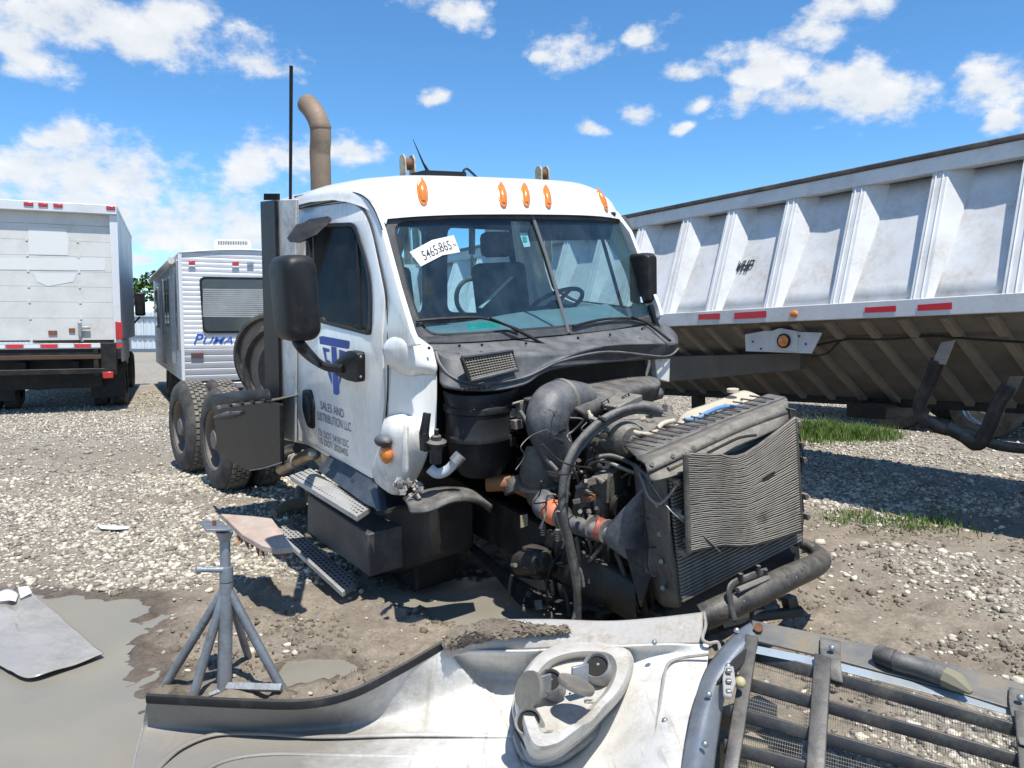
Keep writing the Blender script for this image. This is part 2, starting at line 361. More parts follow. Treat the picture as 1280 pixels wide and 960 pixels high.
def hood_mat():
    m = mk('hood_fibreglass', (.64, .63, .60), .5, 0, (.36, .32, .265), .6, 6.0, .05, .3, 70); nt = m.node_tree; N = nt.nodes; L = nt.links; b = N['Principled BSDF']
    src = b.inputs['Base Color'].links[0].from_socket; tc = N.new('ShaderNodeTexCoord'); sp = N.new('ShaderNodeSeparateXYZ'); L.new(tc.outputs['Object'], sp.inputs[0])
    n = N.new('ShaderNodeTexNoise'); n.inputs['Scale'].default_value = 5; n.inputs['Detail'].default_value = 9; n.inputs['Roughness'].default_value = .7; L.new(tc.outputs['Object'], n.inputs['Vector'])
    ad = N.new('ShaderNodeMath'); ad.operation = 'MULTIPLY_ADD'; L.new(n.outputs['Fac'], ad.inputs[0]); ad.inputs[1].default_value = .9; L.new(sp.outputs[0], ad.inputs[2])
    mr = N.new('ShaderNodeMapRange'); L.new(ad.outputs[0], mr.inputs[0]); mr.inputs[1].default_value = .2; mr.inputs[2].default_value = -.3; mr.inputs[3].default_value = 0; mr.inputs[4].default_value = .85
    mp = N.new('ShaderNodeMapping'); mp.inputs['Scale'].default_value = (40, 3, 3); mp.inputs['Rotation'].default_value = (0, 0, .3); L.new(tc.outputs['Object'], mp.inputs[0]); n2 = N.new('ShaderNodeTexNoise'); n2.inputs['Scale'].default_value = 1; n2.inputs['Detail'].default_value = 6; L.new(mp.outputs[0], n2.inputs['Vector'])
    r2 = N.new('ShaderNodeMapRange'); L.new(n2.outputs['Fac'], r2.inputs[0]); r2.inputs[1].default_value = .60; r2.inputs[2].default_value = .72; r2.inputs[4].default_value = .5
    x = N.new('ShaderNodeMix'); x.data_type = 'RGBA'; L.new(mr.outputs[0], x.inputs[0]); L.new(src, x.inputs[6]); x.inputs[7].default_value = (.185, .168, .14, 1)
    y = N.new('ShaderNodeMix'); y.data_type = 'RGBA'; L.new(r2.outputs[0], y.inputs[0]); L.new(x.outputs[2], y.inputs[6]); y.inputs[7].default_value = (.30, .27, .22, 1); L.new(y.outputs[2], b.inputs['Base Color'])
    return m
M_['hood'] = hood_mat()
# ------------------------------------------------------------------ ground
def vnoise(x, y, seed):
    xi = np.floor(x).astype(np.int64); yi = np.floor(y).astype(np.int64); fx = x-xi; fy = y-yi
    fx = fx*fx*(3-2*fx); fy = fy*fy*(3-2*fy)
    def h(a, b):
        n = (a*374761393+b*668265263+seed*974634777) & 0x7fffffff
        n = ((n ^ (n >> 13))*1274126177) & 0x7fffffff
        n = n ^ (n >> 16)
        return (n & 0xffff)/65535.0
    return (h(xi, yi)*(1-fx)+h(xi+1, yi)*fx)*(1-fy)+(h(xi, yi+1)*(1-fx)+h(xi+1, yi+1)*fx)*fy
def fbm(x, y, sc, o=4, seed=1, g=.5):
    s = 0; a = 1; t = 0
    for i in range(o):
        s = s+a*vnoise(x*sc, y*sc, seed+i*17); t += a; a *= g; sc *= 2.03
    return s/t
def sst(a, b, x):
    t = np.clip((x-a)/(b-a), 0, 1); return t*t*(3-2*t)
def G(u, v, z=0.0):
    d = pray(u, v); t = (z-CAMH)/d.z; return CAMP+d*t
def seg_d(x, y, a, b):
    ax, ay = a; bx, by = b; dx, dy = bx-ax, by-ay
    t = np.clip(((x-ax)*dx+(y-ay)*dy)/(dx*dx+dy*dy), 0, 1); return np.hypot(x-ax-t*dx, y-ay-t*dy)
def blob(x, y, cx, cy, rx, ry, rot=0):
    c, s = math.cos(rot), math.sin(rot); a = (x-cx)*c+(y-cy)*s; b = -(x-cx)*s+(y-cy)*c
    return 1-np.sqrt((a/rx)**2+(b/ry)**2)
def masks(x, y):
    w = (fbm(x, y, .9, 4, 5)-.5)*1.1; w2 = (fbm(x, y, 3.1, 3, 9)-.5)
    pud = np.minimum(-((x+1.39)*.896+(y-2.87)*.445), np.minimum(4.62-y, 8+x))*.6+w*.10+w2*.12+(fbm(x, y, 11, 3, 61)-.5)*.12
    pud2 = np.maximum(blob(x, y, .05, 4.62, .75, .42, -.3), blob(x, y, -.95, 3.62, .20, .17))+w2*.35
    # churned mud round the stand, under and in front of the wreck
    mud = np.maximum.reduce([blob(x, y, -1.0, 3.9, 1.5, 1.35), blob(x, y, .5, 4.4, 2.4, 1.7), blob(x, y, 1.0, 6.0, 2.0, 2.4), blob(x, y, -1.35, 6.2, .9, .8)])+w*.55+w2*.25
    mud = sst(-.02, .22, mud)
    right = sst(1.0, 2.4, x+w*1.5)*sst(9, 6.5, y)
    # bands of gravel and mud along the wheel tracks to the right
    tr = fbm(x*.9+y*.25, y*1.7-x*.5, .8, 4, 31)+w2*.12
    gr_r = sst(.50, .60, tr)
    gravel = 1-mud
    gravel = gravel*(1-right)+right*gr_r*.95*(1-mud*.7)
    tracks = np.exp(-(seg_d(x, y, (-9, 8.6), (-1.8, 6.9))/.34)**2)+np.exp(-(seg_d(x, y, (-9.5, 10.6), (-2.0, 9.0))/.35)**2)
    thin = sst(.35, .62, fbm(x, y, .6, 4, 77)+w2*.2)
    gravel = gravel*(1-.55*np.clip(tracks, 0, 1))*(.45+.55*thin)
    wet = sst(-.16, .02, pud)
    wet2 = sst(-.35, .05, pud2)
    return np.clip(gravel*(1-sst(-.05, .03, pud)), 0, 1), mud, pud, pud2, np.maximum(wet, wet2)
def height(x, y, gravel, mud, pud, pud2):
    h = (fbm(x, y, .35, 3, 3)-.5)*.05+(fbm(x, y, 2.2, 4, 21)-.5)*.018
    near = sst(16, 9, np.hypot(x, y))
    rough = np.abs(fbm(x, y, 5.5, 4, 41, .6)-.5)
    lump = sst(.5, .75, fbm(x, y, 7.5, 3, 45, .6))
    right = sst(1.0, 2.0, x)*.6
    m = np.clip(mud+right*(1-gravel), 0, 1)
    h = h+near*m*(rough*.10-.018+lump*.035)+near*(fbm(x, y, 16, 2, 50)-.5)*.012
    rut = np.exp(-(seg_d(x, y, (3.0, 3.4), (1.6, 5.3))/.16)**2)+np.exp(-(seg_d(x, y, (-1.0, 4.9), (-.2, 4.2))/.12)**2)
    h = h-.035*rut*near
    k = sst(-.02, .10, pud); h = h*(1-k)+(-.035)*k
    k = sst(-.05, .25, pud2); h = h*(1-k)+(-.05)*k
    far = sst(14, 30, np.hypot(x, y)); return h*(1-far)
def axis_coords(a, b, step, lo, hi):
    m = list(np.arange(a, b+step/2, step)); s = step; p = b; up = []
    while p < hi: s *= 1.16; p += s; up.append(min(p, hi))
    s = step; p = a; dn = []
    while p > lo: s *= 1.16; p -= s; dn.append(max(p, lo))
    return np.array(dn[::-1]+m+up)
def build_ground():
    xs = axis_coords(-4.2, 5.0, .026, -600, 600); ys = axis_coords(1.9, 8.4, .026, -300, 900)
    X, Y = np.meshgrid(xs, ys); X = X.ravel(); Y = Y.ravel()
    gv, mud, pud, pud2, wet = masks(X, Y); Z = height(X, Y, gv, mud, pud, pud2)
    nx, ny = len(xs), len(ys)
    co = np.stack([X, Y, Z], 1).astype(np.float32)
    i, j = np.meshgrid(np.arange(nx-1), np.arange(ny-1)); a = (j*nx+i).ravel()
    F = np.stack([a, a+1, a+nx+1, a+nx], 1).astype(np.int32)
    me = bpy.data.meshes.new('ground'); me.vertices.add(len(co)); me.vertices.foreach_set('co', co.ravel())
    me.loops.add(F.size); me.loops.foreach_set('vertex_index', F.ravel()); me.polygons.add(len(F)); me.polygons.foreach_set('loop_start', np.arange(0, F.size, 4, dtype=np.int32)); me.update()
    for nm, arr in (('gravel', gv), ('wet', wet), ('mud', mud)):
        at = me.attributes.new(nm, 'FLOAT', 'POINT'); at.data.foreach_set('value', arr.astype(np.float32))
    m, nt, b = new_mat('ground'); N = nt.nodes; L = nt.links
    def A(n):
        q = N.new('ShaderNodeAttribute'); q.attribute_name = n; return q.outputs['Fac']
    tc = N.new('ShaderNodeTexCoord')
    def nz(sc, d=6, r=.6):
        n = N.new('ShaderNodeTexNoise'); n.inputs['Scale'].default_value = sc; n.inputs['Detail'].default_value = d; n.inputs['Roughness'].default_value = r; L.new(tc.outputs['Object'], n.inputs['Vector']); return n.outputs['Fac']
    def mr(s, a, z, c=0., d=1.):
        r = N.new('ShaderNodeMapRange'); L.new(s, r.inputs[0]); r.inputs[1].default_value = a; r.inputs[2].default_value = z; r.inputs[3].default_value = c; r.inputs[4].default_value = d; return r.outputs[0]
    def mix(fac, a, z, bt='MIX'):
        x = N.new('ShaderNodeMix'); x.data_type = 'RGBA'; x.blend_type = bt
        if isinstance(fac, float): x.inputs[0].default_value = fac
        else: L.new(fac, x.inputs[0])
        for i, q in ((6, a), (7, z)):
            if isinstance(q, tuple): x.inputs[i].default_value = (*q, 1)
            else: L.new(q, x.inputs[i])
        return x.outputs[2]
    def mth(op, a, b_):
        x = N.new('ShaderNodeMath'); x.operation = op
        for i, q in ((0, a), (1, b_)):
            if isinstance(q, (int, float)): x.inputs[i].default_value = q
            else: L.new(q, x.inputs[i])
        return x.outputs[0]
    vor = N.new('ShaderNodeTexVoronoi'); vor.inputs['Scale'].default_value = 26; vor.inputs['Randomness'].default_value = 1; L.new(tc.outputs['Object'], vor.inputs['Vector'])
    vor2 = N.new('ShaderNodeTexVoronoi'); vor2.inputs['Scale'].default_value = 60; L.new(tc.outputs['Object'], vor2.inputs['Vector'])
    sv = N.new('ShaderNodeSeparateColor'); L.new(vor.outputs['Color'], sv.inputs[0])
    stone = mix(sv.outputs[0], (.24, .22, .185), (.60, .55, .465)); gap = mix(nz(40), (.15, .135, .11), (.30, .27, .22))
    gcol = mix(mr(vor.outputs['Distance'], .25, .6), stone, gap)
    gcol = mix(mr(nz(1.2, 5), .35, .7, 0, .55), gcol, (.33, .295, .24))
    mudc = mix(mr(nz(3, 8, .7), .3, .7), (.175, .143, .108), (.35, .295, .228)); mudc = mix(mr(nz(45, 4, .7), .35, .65), mudc, mix(.5, mudc, (.09, .075, .06)))
    fine = mix(mr(vor2.outputs['Distance'], .2, .6), (.36, .32, .26), (.20, .175, .14))
    base = mix(mr(nz(.7, 6, .6), .28, .52), fine, mudc)
    base = mix(A('mud'), base, mudc)
    # stones are real geometry nearby; far away the material carries them
    ge = N.new('ShaderNodeNewGeometry'); ln = N.new('ShaderNodeVectorMath'); ln.operation = 'LENGTH'; L.new(ge.outputs['Position'], ln.inputs[0])
    farf = mr(ln.outputs['Value'], 8, 15)
    gk = mth('MULTIPLY', mr(A('gravel'), .15, .7), mr(farf, 0, 1, .55, 1.0))
    col = mix(gk, base, gcol)
    wetc = mix(1.0, col, (.52, .48, .44), 'MULTIPLY')
    col = mix(A('wet'), col, wetc)
    L.new(col, b.inputs['Base Color'])
    L.new(mr(A('wet'), 0, 1, .9, .42), b.inputs['Roughness'])
    bp = N.new('ShaderNodeBump'); bp.inputs['Strength'].default_value = .7; bp.inputs['Distance'].default_value = .02
    hh = mth('ADD', mth('MULTIPLY', mth('SUBTRACT', .6, vor.outputs['Distance']), gk), mth('MULTIPLY', nz(55, 5, .7), .6)); L.new(hh, bp.inputs['Height']); L.new(bp.outputs[0], b.inputs['Normal'])
    mesh_obj('ground', me, m, smooth=None, kind='structure'); me.polygons.foreach_set('use_smooth', [True]*len(me.polygons))
    # standing water
    pm, nt, b = new_mat('muddy_water'); N = nt.nodes; L = nt.links; tc = N.new('ShaderNodeTexCoord'); n = N.new('ShaderNodeTexNoise'); n.inputs['Scale'].default_value = 2.2; n.inputs['Detail'].default_value = 6; L.new(tc.outputs['Object'], n.inputs['Vector'])
    x = N.new('ShaderNodeMix'); x.data_type = 'RGBA'; L.new(n.outputs['Fac'], x.inputs[0]); x.inputs[6].default_value = (.20, .185, .15, 1); x.inputs[7].default_value = (.27, .25, .205, 1); L.new(x.outputs[2], b.inputs['Base Color'])
    r = N.new('ShaderNodeMapRange'); L.new(n.outputs['Fac'], r.inputs[0]); r.inputs[1].default_value = .35; r.inputs[2].default_value = .65; r.inputs[3].default_value = .22; r.inputs[4].default_value = .6; L.new(r.outputs[0], b.inputs['Roughness']); b.inputs['Specular IOR Level'].default_value = .35
    n2 = N.new('ShaderNodeTexNoise'); n2.inputs['Scale'].default_value = 16; n2.inputs['Detail'].default_value = 3; L.new(tc.outputs['Object'], n2.inputs['Vector'])
    bp = N.new('ShaderNodeBump'); bp.inputs['Strength'].default_value = .06; bp.inputs['Distance'].default_value = .01; L.new(n2.outputs['Fac'], bp.inputs['Height']); L.new(bp.outputs[0], b.inputs['Normal'])
    for (cx, cy, rx, ry, z) in ((-4.0, 2.9, 3.2, 2.1, -.022), (.05, 4.65, 1.0, .7, -.030), (-.95, 3.62, .3, .3, -.028)):
        mb = MB(); n = 40
        mb.v = [Vector((cx+rx*math.cos(2*math.pi*k/n), cy+ry*math.sin(2*math.pi*k/n), z)) for k in range(n)]; mb.f = [tuple(range(n))]
        obj('puddle', mb, pm, None, smooth=None, kind='structure')
build_ground()

def bulk(name, V, F, mat, **pr):
    me = bpy.data.meshes.new(name); V = V.reshape(-1, 3).astype(np.float32); F = F.astype(np.int32); k = F.shape[1]
    me.vertices.add(len(V)); me.vertices.foreach_set('co', V.ravel()); me.loops.add(F.size); me.loops.foreach_set('vertex_index', F.ravel())
    me.polygons.add(len(F)); me.polygons.foreach_set('loop_start', np.arange(0, F.size, k, dtype=np.int32)); me.update(calc_edges=True)
    me.materials.append(mat); o = bpy.data.objects.new(name, me); COL.objects.link(o); return set_props(o, **pr)
def island_mat(name, stops, rough=.85, bump=.3, sc=60):
    m, nt, b = new_mat(name); N = nt.nodes; L = nt.links; g = N.new('ShaderNodeNewGeometry'); r = N.new('ShaderNodeValToRGB'); L.new(g.outputs['Random Per Island'], r.inputs[0])
    el = r.color_ramp.elements; el[0].position = stops[0][0]; el[0].color = (*stops[0][1], 1); el[1].position = stops[-1][0]; el[1].color = (*stops[-1][1], 1)
    for p, c in stops[1:-1]: e = el.new(p); e.color = (*c, 1)
    tc = N.new('ShaderNodeTexCoord'); n = N.new('ShaderNodeTexNoise'); n.inputs['Scale'].default_value = sc; n.inputs['Detail'].default_value = 4; L.new(tc.outputs['Object'], n.inputs['Vector'])
    mr = N.new('ShaderNodeMapRange'); L.new(n.outputs['Fac'], mr.inputs[0]); mr.inputs[1].default_value = .3; mr.inputs[2].default_value = .7; mr.inputs[3].default_value = .72; mr.inputs[4].default_value = 1.1
    x = N.new('ShaderNodeMix'); x.data_type = 'RGBA'; x.blend_type = 'MULTIPLY'; x.inputs[0].default_value = 1; L.new(r.outputs[0], x.inputs[6]); L.new(mr.outputs[0], x.inputs[7])
    L.new(x.outputs[2], b.inputs['Base Color']); b.inputs['Roughness'].default_value = rough; b.inputs['Specular IOR Level'].default_value = .25
    return m
t_ = (1+5**.5)/2
ICO = np.array([(-1,t_,0),(1,t_,0),(-1,-t_,0),(1,-t_,0),(0,-1,t_),(0,1,t_),(0,-1,-t_),(0,1,-t_),(t_,0,-1),(t_,0,1),(-t_,0,-1),(-t_,0,1)])/1.902
ICOF = np.array([(0,11,5),(0,5,1),(0,1,7),(0,7,10),(0,10,11),(1,5,9),(5,11,4),(11,10,2),(10,7,6),(7,1,8),(3,9,4),(3,4,2),(3,2,6),(3,6,8),(3,8,9),(4,9,5),(2,4,11),(6,2,10),(8,6,7),(9,8,1)])
OCT = np.array([(1,0,0),(0,1,0),(-1,0,0),(0,-1,0),(0,0,1),(0,0,-.6)]); OCTF = np.array([(0,1,4),(1,2,4),(2,3,4),(3,0,4),(1,0,5),(2,1,5),(3,2,5),(0,3,5)])
def scatter(name, P, size, base, BF, mat, flat=(.35, .75), sink=.15, **pr):
    n = len(P); nb = len(base)
    V = base[None]*(1+rng.uniform(-.28, .28, (n, nb, 1)))
    V = V*np.stack([rng.uniform(.75, 1.25, n), rng.uniform(.6, 1.05, n), rng.uniform(*flat, n)], 1)[:, None, :]*size[:, None, None]
    tl = rng.uniform(-.35, .35, n); c, s = np.cos(tl)[:, None], np.sin(tl)[:, None]; y = V[..., 1]*c-V[..., 2]*s; z = V[..., 1]*s+V[..., 2]*c; V = np.stack([V[..., 0], y, z], -1)
    a = rng.uniform(0, 2*np.pi, n); c, s = np.cos(a)[:, None], np.sin(a)[:, None]; x = V[..., 0]*c-V[..., 1]*s; y = V[..., 0]*s+V[..., 1]*c; V = np.stack([x, y, V[..., 2]], -1)
    V = V+P[:, None, :]; V[..., 2] += (size*sink)[:, None]
    F = (BF[None]+(np.arange(n)*nb)[:, None, None]).reshape(-1, 3)
    return bulk(name, V, F, mat, **pr)
def stones():
    smat = island_mat('gravel_stones', [(0, (.16, .145, .12)), (.25, (.30, .27, .225)), (.55, (.46, .415, .335)), (.85, (.64, .575, .465)), (1, (.78, .72, .60))])
    def cand(n, x0, x1, y0, y1, dens=1.0, th=.0):
        x = rng.uniform(x0, x1, n); y = rng.uniform(y0, y1, n)
        # keep only what the camera and its near neighbours could see
        k = np.abs(x) < y*.74+.9; x, y = x[k], y[k]
        g, mud, pud, pud2, wet = masks(x, y)
        k = rng.uniform(0, 1, len(x)) < (g**1.5)*dens+th*(1-sst(-.06, .02, pud)); x, y, = x[k], y[k]; g, mud, pud, pud2, wet = masks(x, y)
        return np.stack([x, y, height(x, y, g, mud, pud, pud2)], 1)
    P = cand(200000, -7, 6, 2.2, 8.5, .95, .022); size = np.clip(rng.lognormal(math.log(.0118), .45, len(P)), .006, .042)
    scatter('gravel', P, size, ICO, ICOF, smat, kind='stuff', label='pale crushed limestone gravel lying over the yard close to the camera', cat='gravel')
    P = cand(230000, -14, 13, 8.5, 19, .9, .05); size = np.clip(rng.lognormal(math.log(.0155), .40, len(P)), .009, .05)
    scatter('gravel', P, size, OCT, OCTF, smat, kind='stuff', label='pale crushed gravel spread over the back of the yard', cat='gravel')
    # mud clods
    cm = island_mat('mud_clods', [(0, (.11, .09, .068)), (.5, (.18, .148, .112)), (1, (.26, .22, .17))], .9)
    n = 70000; x = rng.uniform(-3, 6, n); y = rng.uniform(2.2, 8, n); k = np.abs(x) < y*.74+.5; x, y = x[k], y[k]
    g, mud, pud, pud2, wet = masks(x, y); cl = sst(.5, .66, fbm(x, y, 2.6, 3, 91)+.03)
    k = rng.uniform(0, 1, len(x)) < cl*(np.clip(mud+.85*(x > 1.0)*(1-g), 0, 1))*.75*(pud < -.05)*(pud2 < -.02); x, y = x[k], y[k]; g, mud, pud, pud2, wet = masks(x, y)
    P = np.stack([x, y, height(x, y, g, mud, pud, pud2)], 1); size = np.clip(rng.lognormal(math.log(.0085), .5, len(P)), .003, .03)
    scatter('mud_clods', P, size, ICO, ICOF, cm, flat=(.4, .9), sink=.05, kind='stuff', label='churned brown mud clods round the wrecked truck', cat='mud')
    # the mound of dug mud behind the hood flange
stones()
def grass_patch(label, cx, cy, rx, ry, n, h, rot=0):
    gm = island_mat('grass_blades', [(0, (.05, .11, .02)), (.45, (.10, .20, .035)), (.75, (.16, .27, .06)), (.9, (.26, .28, .11)), (1, (.40, .34, .18))], .6)
    r = np.sqrt(rng.uniform(0, 1, n))*rng.uniform(.45, 1.2, n); a = rng.uniform(0, 2*np.pi, n)
    lx, ly = r*np.cos(a)*rx, r*np.sin(a)*ry; x = cx+lx*math.cos(rot)-ly*math.sin(rot); y = cy+lx*math.sin(rot)+ly*math.cos(rot)
    k = fbm(x, y, 3.5, 3, 5) > rng.uniform(.25, .62, n)*(.7+.5*r); x, y = x[k], y[k]; r = r[k]; n = len(x)
    hh = h*rng.uniform(.4, 1.15, n)*(1.15-.6*np.clip(r, 0, 1)); hh *= .45+1.1*fbm(x, y, 5, 3, 19); w = rng.uniform(.0022, .0045, n)*(1.2 if h < .15 else 1.5); a = rng.uniform(0, 2*np.pi, n); b = rng.uniform(0, 2*np.pi, n); ln = rng.uniform(.1, .6, n)*hh
    p = np.stack([x, y, np.zeros(n)-.01], 1); d = np.stack([np.cos(a)*w, np.sin(a)*w, 0*w], 1); q = np.stack([np.cos(b)*ln*.35, np.sin(b)*ln*.35, hh*.6], 1); t = np.stack([np.cos(b)*ln, np.sin(b)*ln, hh], 1)
    V = np.stack([p-d, p+d, p+q+d*.8, p+q-d*.8, p+t], 1); F = np.array([(0, 1, 2), (0, 2, 3), (3, 2, 4)])[None]+(np.arange(n)*5)[:, None, None]
    bulk('grass', V, F.reshape(-1, 3), gm, kind='stuff', label=label, cat='grass')
p = G(1030, 545); grass_patch('bright green grass tuft in the sun just behind the radiator of the wrecked truck', p.x, p.y, 1.15, .85, 15000, .22, .3)
p = G(1105, 652); grass_patch('sparse low grass growing at the edge of the trailer shadow', p.x, p.y, .85, .40, 1500, .085, -.35)
p = G(1180, 640); grass_patch('thin wisps of grass under the long trailer, right of the low patch', p.x, p.y, .3, .2, 160, .08, -.35)

# ------------------------------------------------------------------ truck frame
YAW = math.atan2(-.8, .6)
TM = Matrix.Translation((.26, 4.95, -.2)) @ Matrix.Rotation(YAW, 4, 'Z') @ Matrix.Rotation(R(2.5), 4, 'Y') @ Matrix.Rotation(R(4.5), 4, 'X')
TI = TM.inverted(); TO = TI @ CAMP
def lray(u, v): return TI.to_3x3() @ pray(u, v)
def hit(u, v, fn, a=.3, b=20):
    d = lray(u, v); fa = fn(TO+d*a)
    n = 400; t0 = a
    for i in range(1, n+1):
        t1 = a+(b-a)*i/n; f1 = fn(TO+d*t1)
        if (f1 > 0) != (fa > 0):
            for _ in range(40):
                tm = (t0+t1)/2; fm = fn(TO+d*tm)
                if (fm > 0) == (fa > 0): t0 = tm
                else: t1 = tm
            return TO+d*((t0+t1)/2)
        t0 = t1
    raise ValueError((u, v))
def X(u, v, c): d = lray(u, v); return TO+d*((c-TO.x)/d.x)
def Y(u, v, c): d = lray(u, v); return TO+d*((c-TO.y)/d.y)
def Z(u, v, c): d = lray(u, v); return TO+d*((c-TO.z)/d.z)
YC = .08
def side_y(z): return -1.0+max(0, z-1.9)*.16
def SD(u, v, off=0): return hit(u, v, lambda p: p.y-(side_y(p.z)-off))
def ws_x(y, z): return .03-.37*(z-1.82)-.17*((y-YC)/1.0)**2
def WS(u, v, off=0): return hit(u, v, lambda p: p.x-ws_x(p.y, p.z)-off)
def far_side(p): return Vector((p.x, 2*YC-p.y, p.z))
truck = thing('semi_truck', 'wrecked white day cab semi truck with its hood off, standing in mud', 'truck', M=TM)
# ------------------------------------------------------------------ cab shell
def xz(p): return (p.x, p.z)
def side_fn(off=0, mir=False):
    def f(x, z):
        y = side_y(z)-off
        return Vector((x, (2*YC-y) if mir else y, z))
    return f
CUTZ = [((0, 1.9, 0), (0, 1, 0))]
win_px = [(386, 282), (445, 280), (466, 345), (466, 418), (404, 402), (388, 384)]
win2 = [xz(SD(*p)) for p in win_px]
winR = rpoly(win2, [.03, .07, .2, .07, .05, .05])
door_px = [(371, 262), (444, 252), (463, 275), (483, 372), (482, 505), (470, 600), (386, 551), (369, 500)]
doorP = [xz(SD(*p)) for p in door_px]
doorR = rpoly(doorP, [.05, .12, .12, .05, .1, .06, .08, .1])
cab_px = [(362, 246), (442, 240), (466, 262), (480, 295), (498, 360), (519, 425), (480, 430), (482, 372)]
# cab side frame around the door (rear corner, drip rail band and windshield pillar)
fr = [xz(SD(*p)) for p in [(344, 252), (368, 243), (443, 238), (468, 258), (478, 290), (497, 360), (521, 432), (482, 438)]]
lowf = [xz(SD(485, 505)), xz(SD(472, 606)), xz(SD(385, 556)), xz(SD(347, 548))]
frame_out = rpoly(fr+lowf, [.03, .03, .12, .05, .03, .03, .02, .02, .02, .02, .05, .04])
frame_near = frame_out
for mir in (False, True):
    if mir: frame_out = [Vector((min(p.x, -.02-.36*max(0, p.y-1.7)), p.y)) for p in frame_near]
    gap = [(p.x*1.0, p.y) for p in doorR]
    cx = sum(p[0] for p in gap)/len(gap); cz = sum(p[1] for p in gap)/len(gap)
    gap = [(cx+(p[0]-cx)*1.018, cz+(p[1]-cz)*1.012) for p in gap]
    plate('cab_side', frame_out, [gap], side_fn(0, mir), M_['white'], truck, .03, CUTZ, bevel=.006, soff=-1 if not mir else 1)
    door = plate('door', doorR, [winR], side_fn(.008, mir), M_['white'], truck, .04, CUTZ, bevel=.008, soff=-1 if not mir else 1)
    cx = sum(p.x for p in winR)/len(winR); cz = sum(p.y for p in winR)/len(winR)
    outr = [(cx+(p.x-cx)*1.04, cz+(p.y-cz)*1.03) for p in winR]; inr = [(cx+(p.x-cx)*.955, cz+(p.y-cz)*.965) for p in winR]
    plate('window_seal', outr, [inr], side_fn(.016, mir), M_['black'], door, .03, CUTZ, soff=-1 if not mir else 1, bevel=.004)
    plate('window_glass', [(p[0], p[1]) for p in inr], [], side_fn(-.004, mir), M_['sideglass'], door, 0, CUTZ)
    # vertical quarter bar
    mb = MB(); a = SD(447, 300); b = SD(450, 412)
    mb.tube([a, b], .014, 6); 
    if mir: mb.v = [far_side(p) for p in mb.v]
    obj('window_bar', mb, M_['black'], door)
# recess line pressed into the roof side (drip rails)
for pts in ([(368, 246), (400, 241), (436, 240), (455, 246), (468, 262), (478, 287)], [(369, 262), (400, 255), (436, 250), (452, 258), (463, 280), (474, 325), (483, 372), (485, 440), (484, 500), (478, 560), (471, 602)]):
    obj('body_seam', MB().tube(cat_rom([SD(u, v, .004) for u, v in pts], 4), .0045, 6), M_['black'], truck)
# door furniture
hp = [SD(u, v, .02) for u, v in [(378, 487), (388, 487), (392, 505), (392, 537), (384, 533), (378, 512)]]
hr = rpoly([xz(p) for p in hp], .035)
hd = plate('door_handle', hr, [], side_fn(.022), M_['black'], door if False else truck, .02, bevel=.005)
plate('handle_recess', [(p.x*.5+.5*sum(q.x for q in hr)/len(hr)+.0, p.y*.72+.28*sum(q.y for q in hr)/len(hr)) for p in hr], [], side_fn(.026), M_['interior'], hd, .004)
plate('side_marker_plate', rpoly([xz(SD(u, v)) for u, v in [(349, 477), (361, 478), (366, 531), (353, 531)]], .02), [], side_fn(.006), mk('grey_reflector', (.36, .355, .34), .4), truck, .006, bevel=.002)
# door lettering and emblem
def dpt(u, v, off=.0105): return SD(u, v, off)
def lay(name, polys, mat, off=.0105):
    mb = MB()
    for P in polys: mb.prism([SD(u, v, off) for u, v in P], (0, -.0012, 0))
    return obj(name, mb, mat, truck, smooth=None)
lay('door_emblem', [[(399, 421), (403, 420), (436, 426), (437, 428), (436, 436), (433, 436), (400, 430)],
                    [(414, 433), (420, 434), (424, 492), (421, 494), (417, 492)],
                    [(403, 434), (411, 436), (412, 440), (407, 440), (408, 449), (413, 452), (415, 481), (411, 470)],
                    [(424, 437), (433, 440), (431, 446), (427, 446), (426, 450), (430, 455), (424, 482)]], M_['blue'])
def door_text(s, u0, v0, u1, v1, hpx, mat, bold=0):
    a = dpt(u0, v0); b = dpt(u1, v1); h = (dpt(u0, v0-hpx)-a).length
    return text_obj('door_lettering', s, mat, truck, a, b-a, Vector((0, 0, 1)), h, (b-a).length, thick=.0015, bold=bold)
door_text('SALES AND', 401, 511, 430, 523, 10, M_['ink2'])
door_text('DISTRIBUTION LLC', 397, 524.5, 439, 540, 10, M_['ink2'])
door_text('TX DOT 541812SC', 398, 544, 436, 560, 8, M_['ink'])
door_text('US DOT 2020405', 399, 554, 435, 571, 8, M_['ink'])
# roof
HW = 1.03
def roof():
    xs = [-.19, -.215, -.27, -.34, -.45, -.62, -.9, -1.3, -1.62, -1.66]
    zt = [2.535, 2.61, 2.70, 2.75, 2.785, 2.805, 2.82, 2.825, 2.815, 2.76]
    ze = [2.515, 2.54, 2.575, 2.60, 2.63, 2.665, 2.70, 2.715, 2.71, 2.68]
    hw = [.93, .945, .955, .962, .968, .972, .975, .978, .978, .97]
    rows = []
    for x, a, b, h in zip(xs, zt, ze, hw):
        r = []
        for k in range(41):
            t = -1+2*k/40; t2 = math.sin(t*math.pi/2)
            z = b+(a-b)*(1-abs(t2)**7)**.6 if a-b > .03 else b+(a-b)*(1-t2**4)
            r.append(Vector((x-.15*t2*t2*max(0, min(1, (x+1.2))), YC+h*t2, z)))
        rows.append(r)
    return rows
RR = roof()
mb = MB().grid(RR)
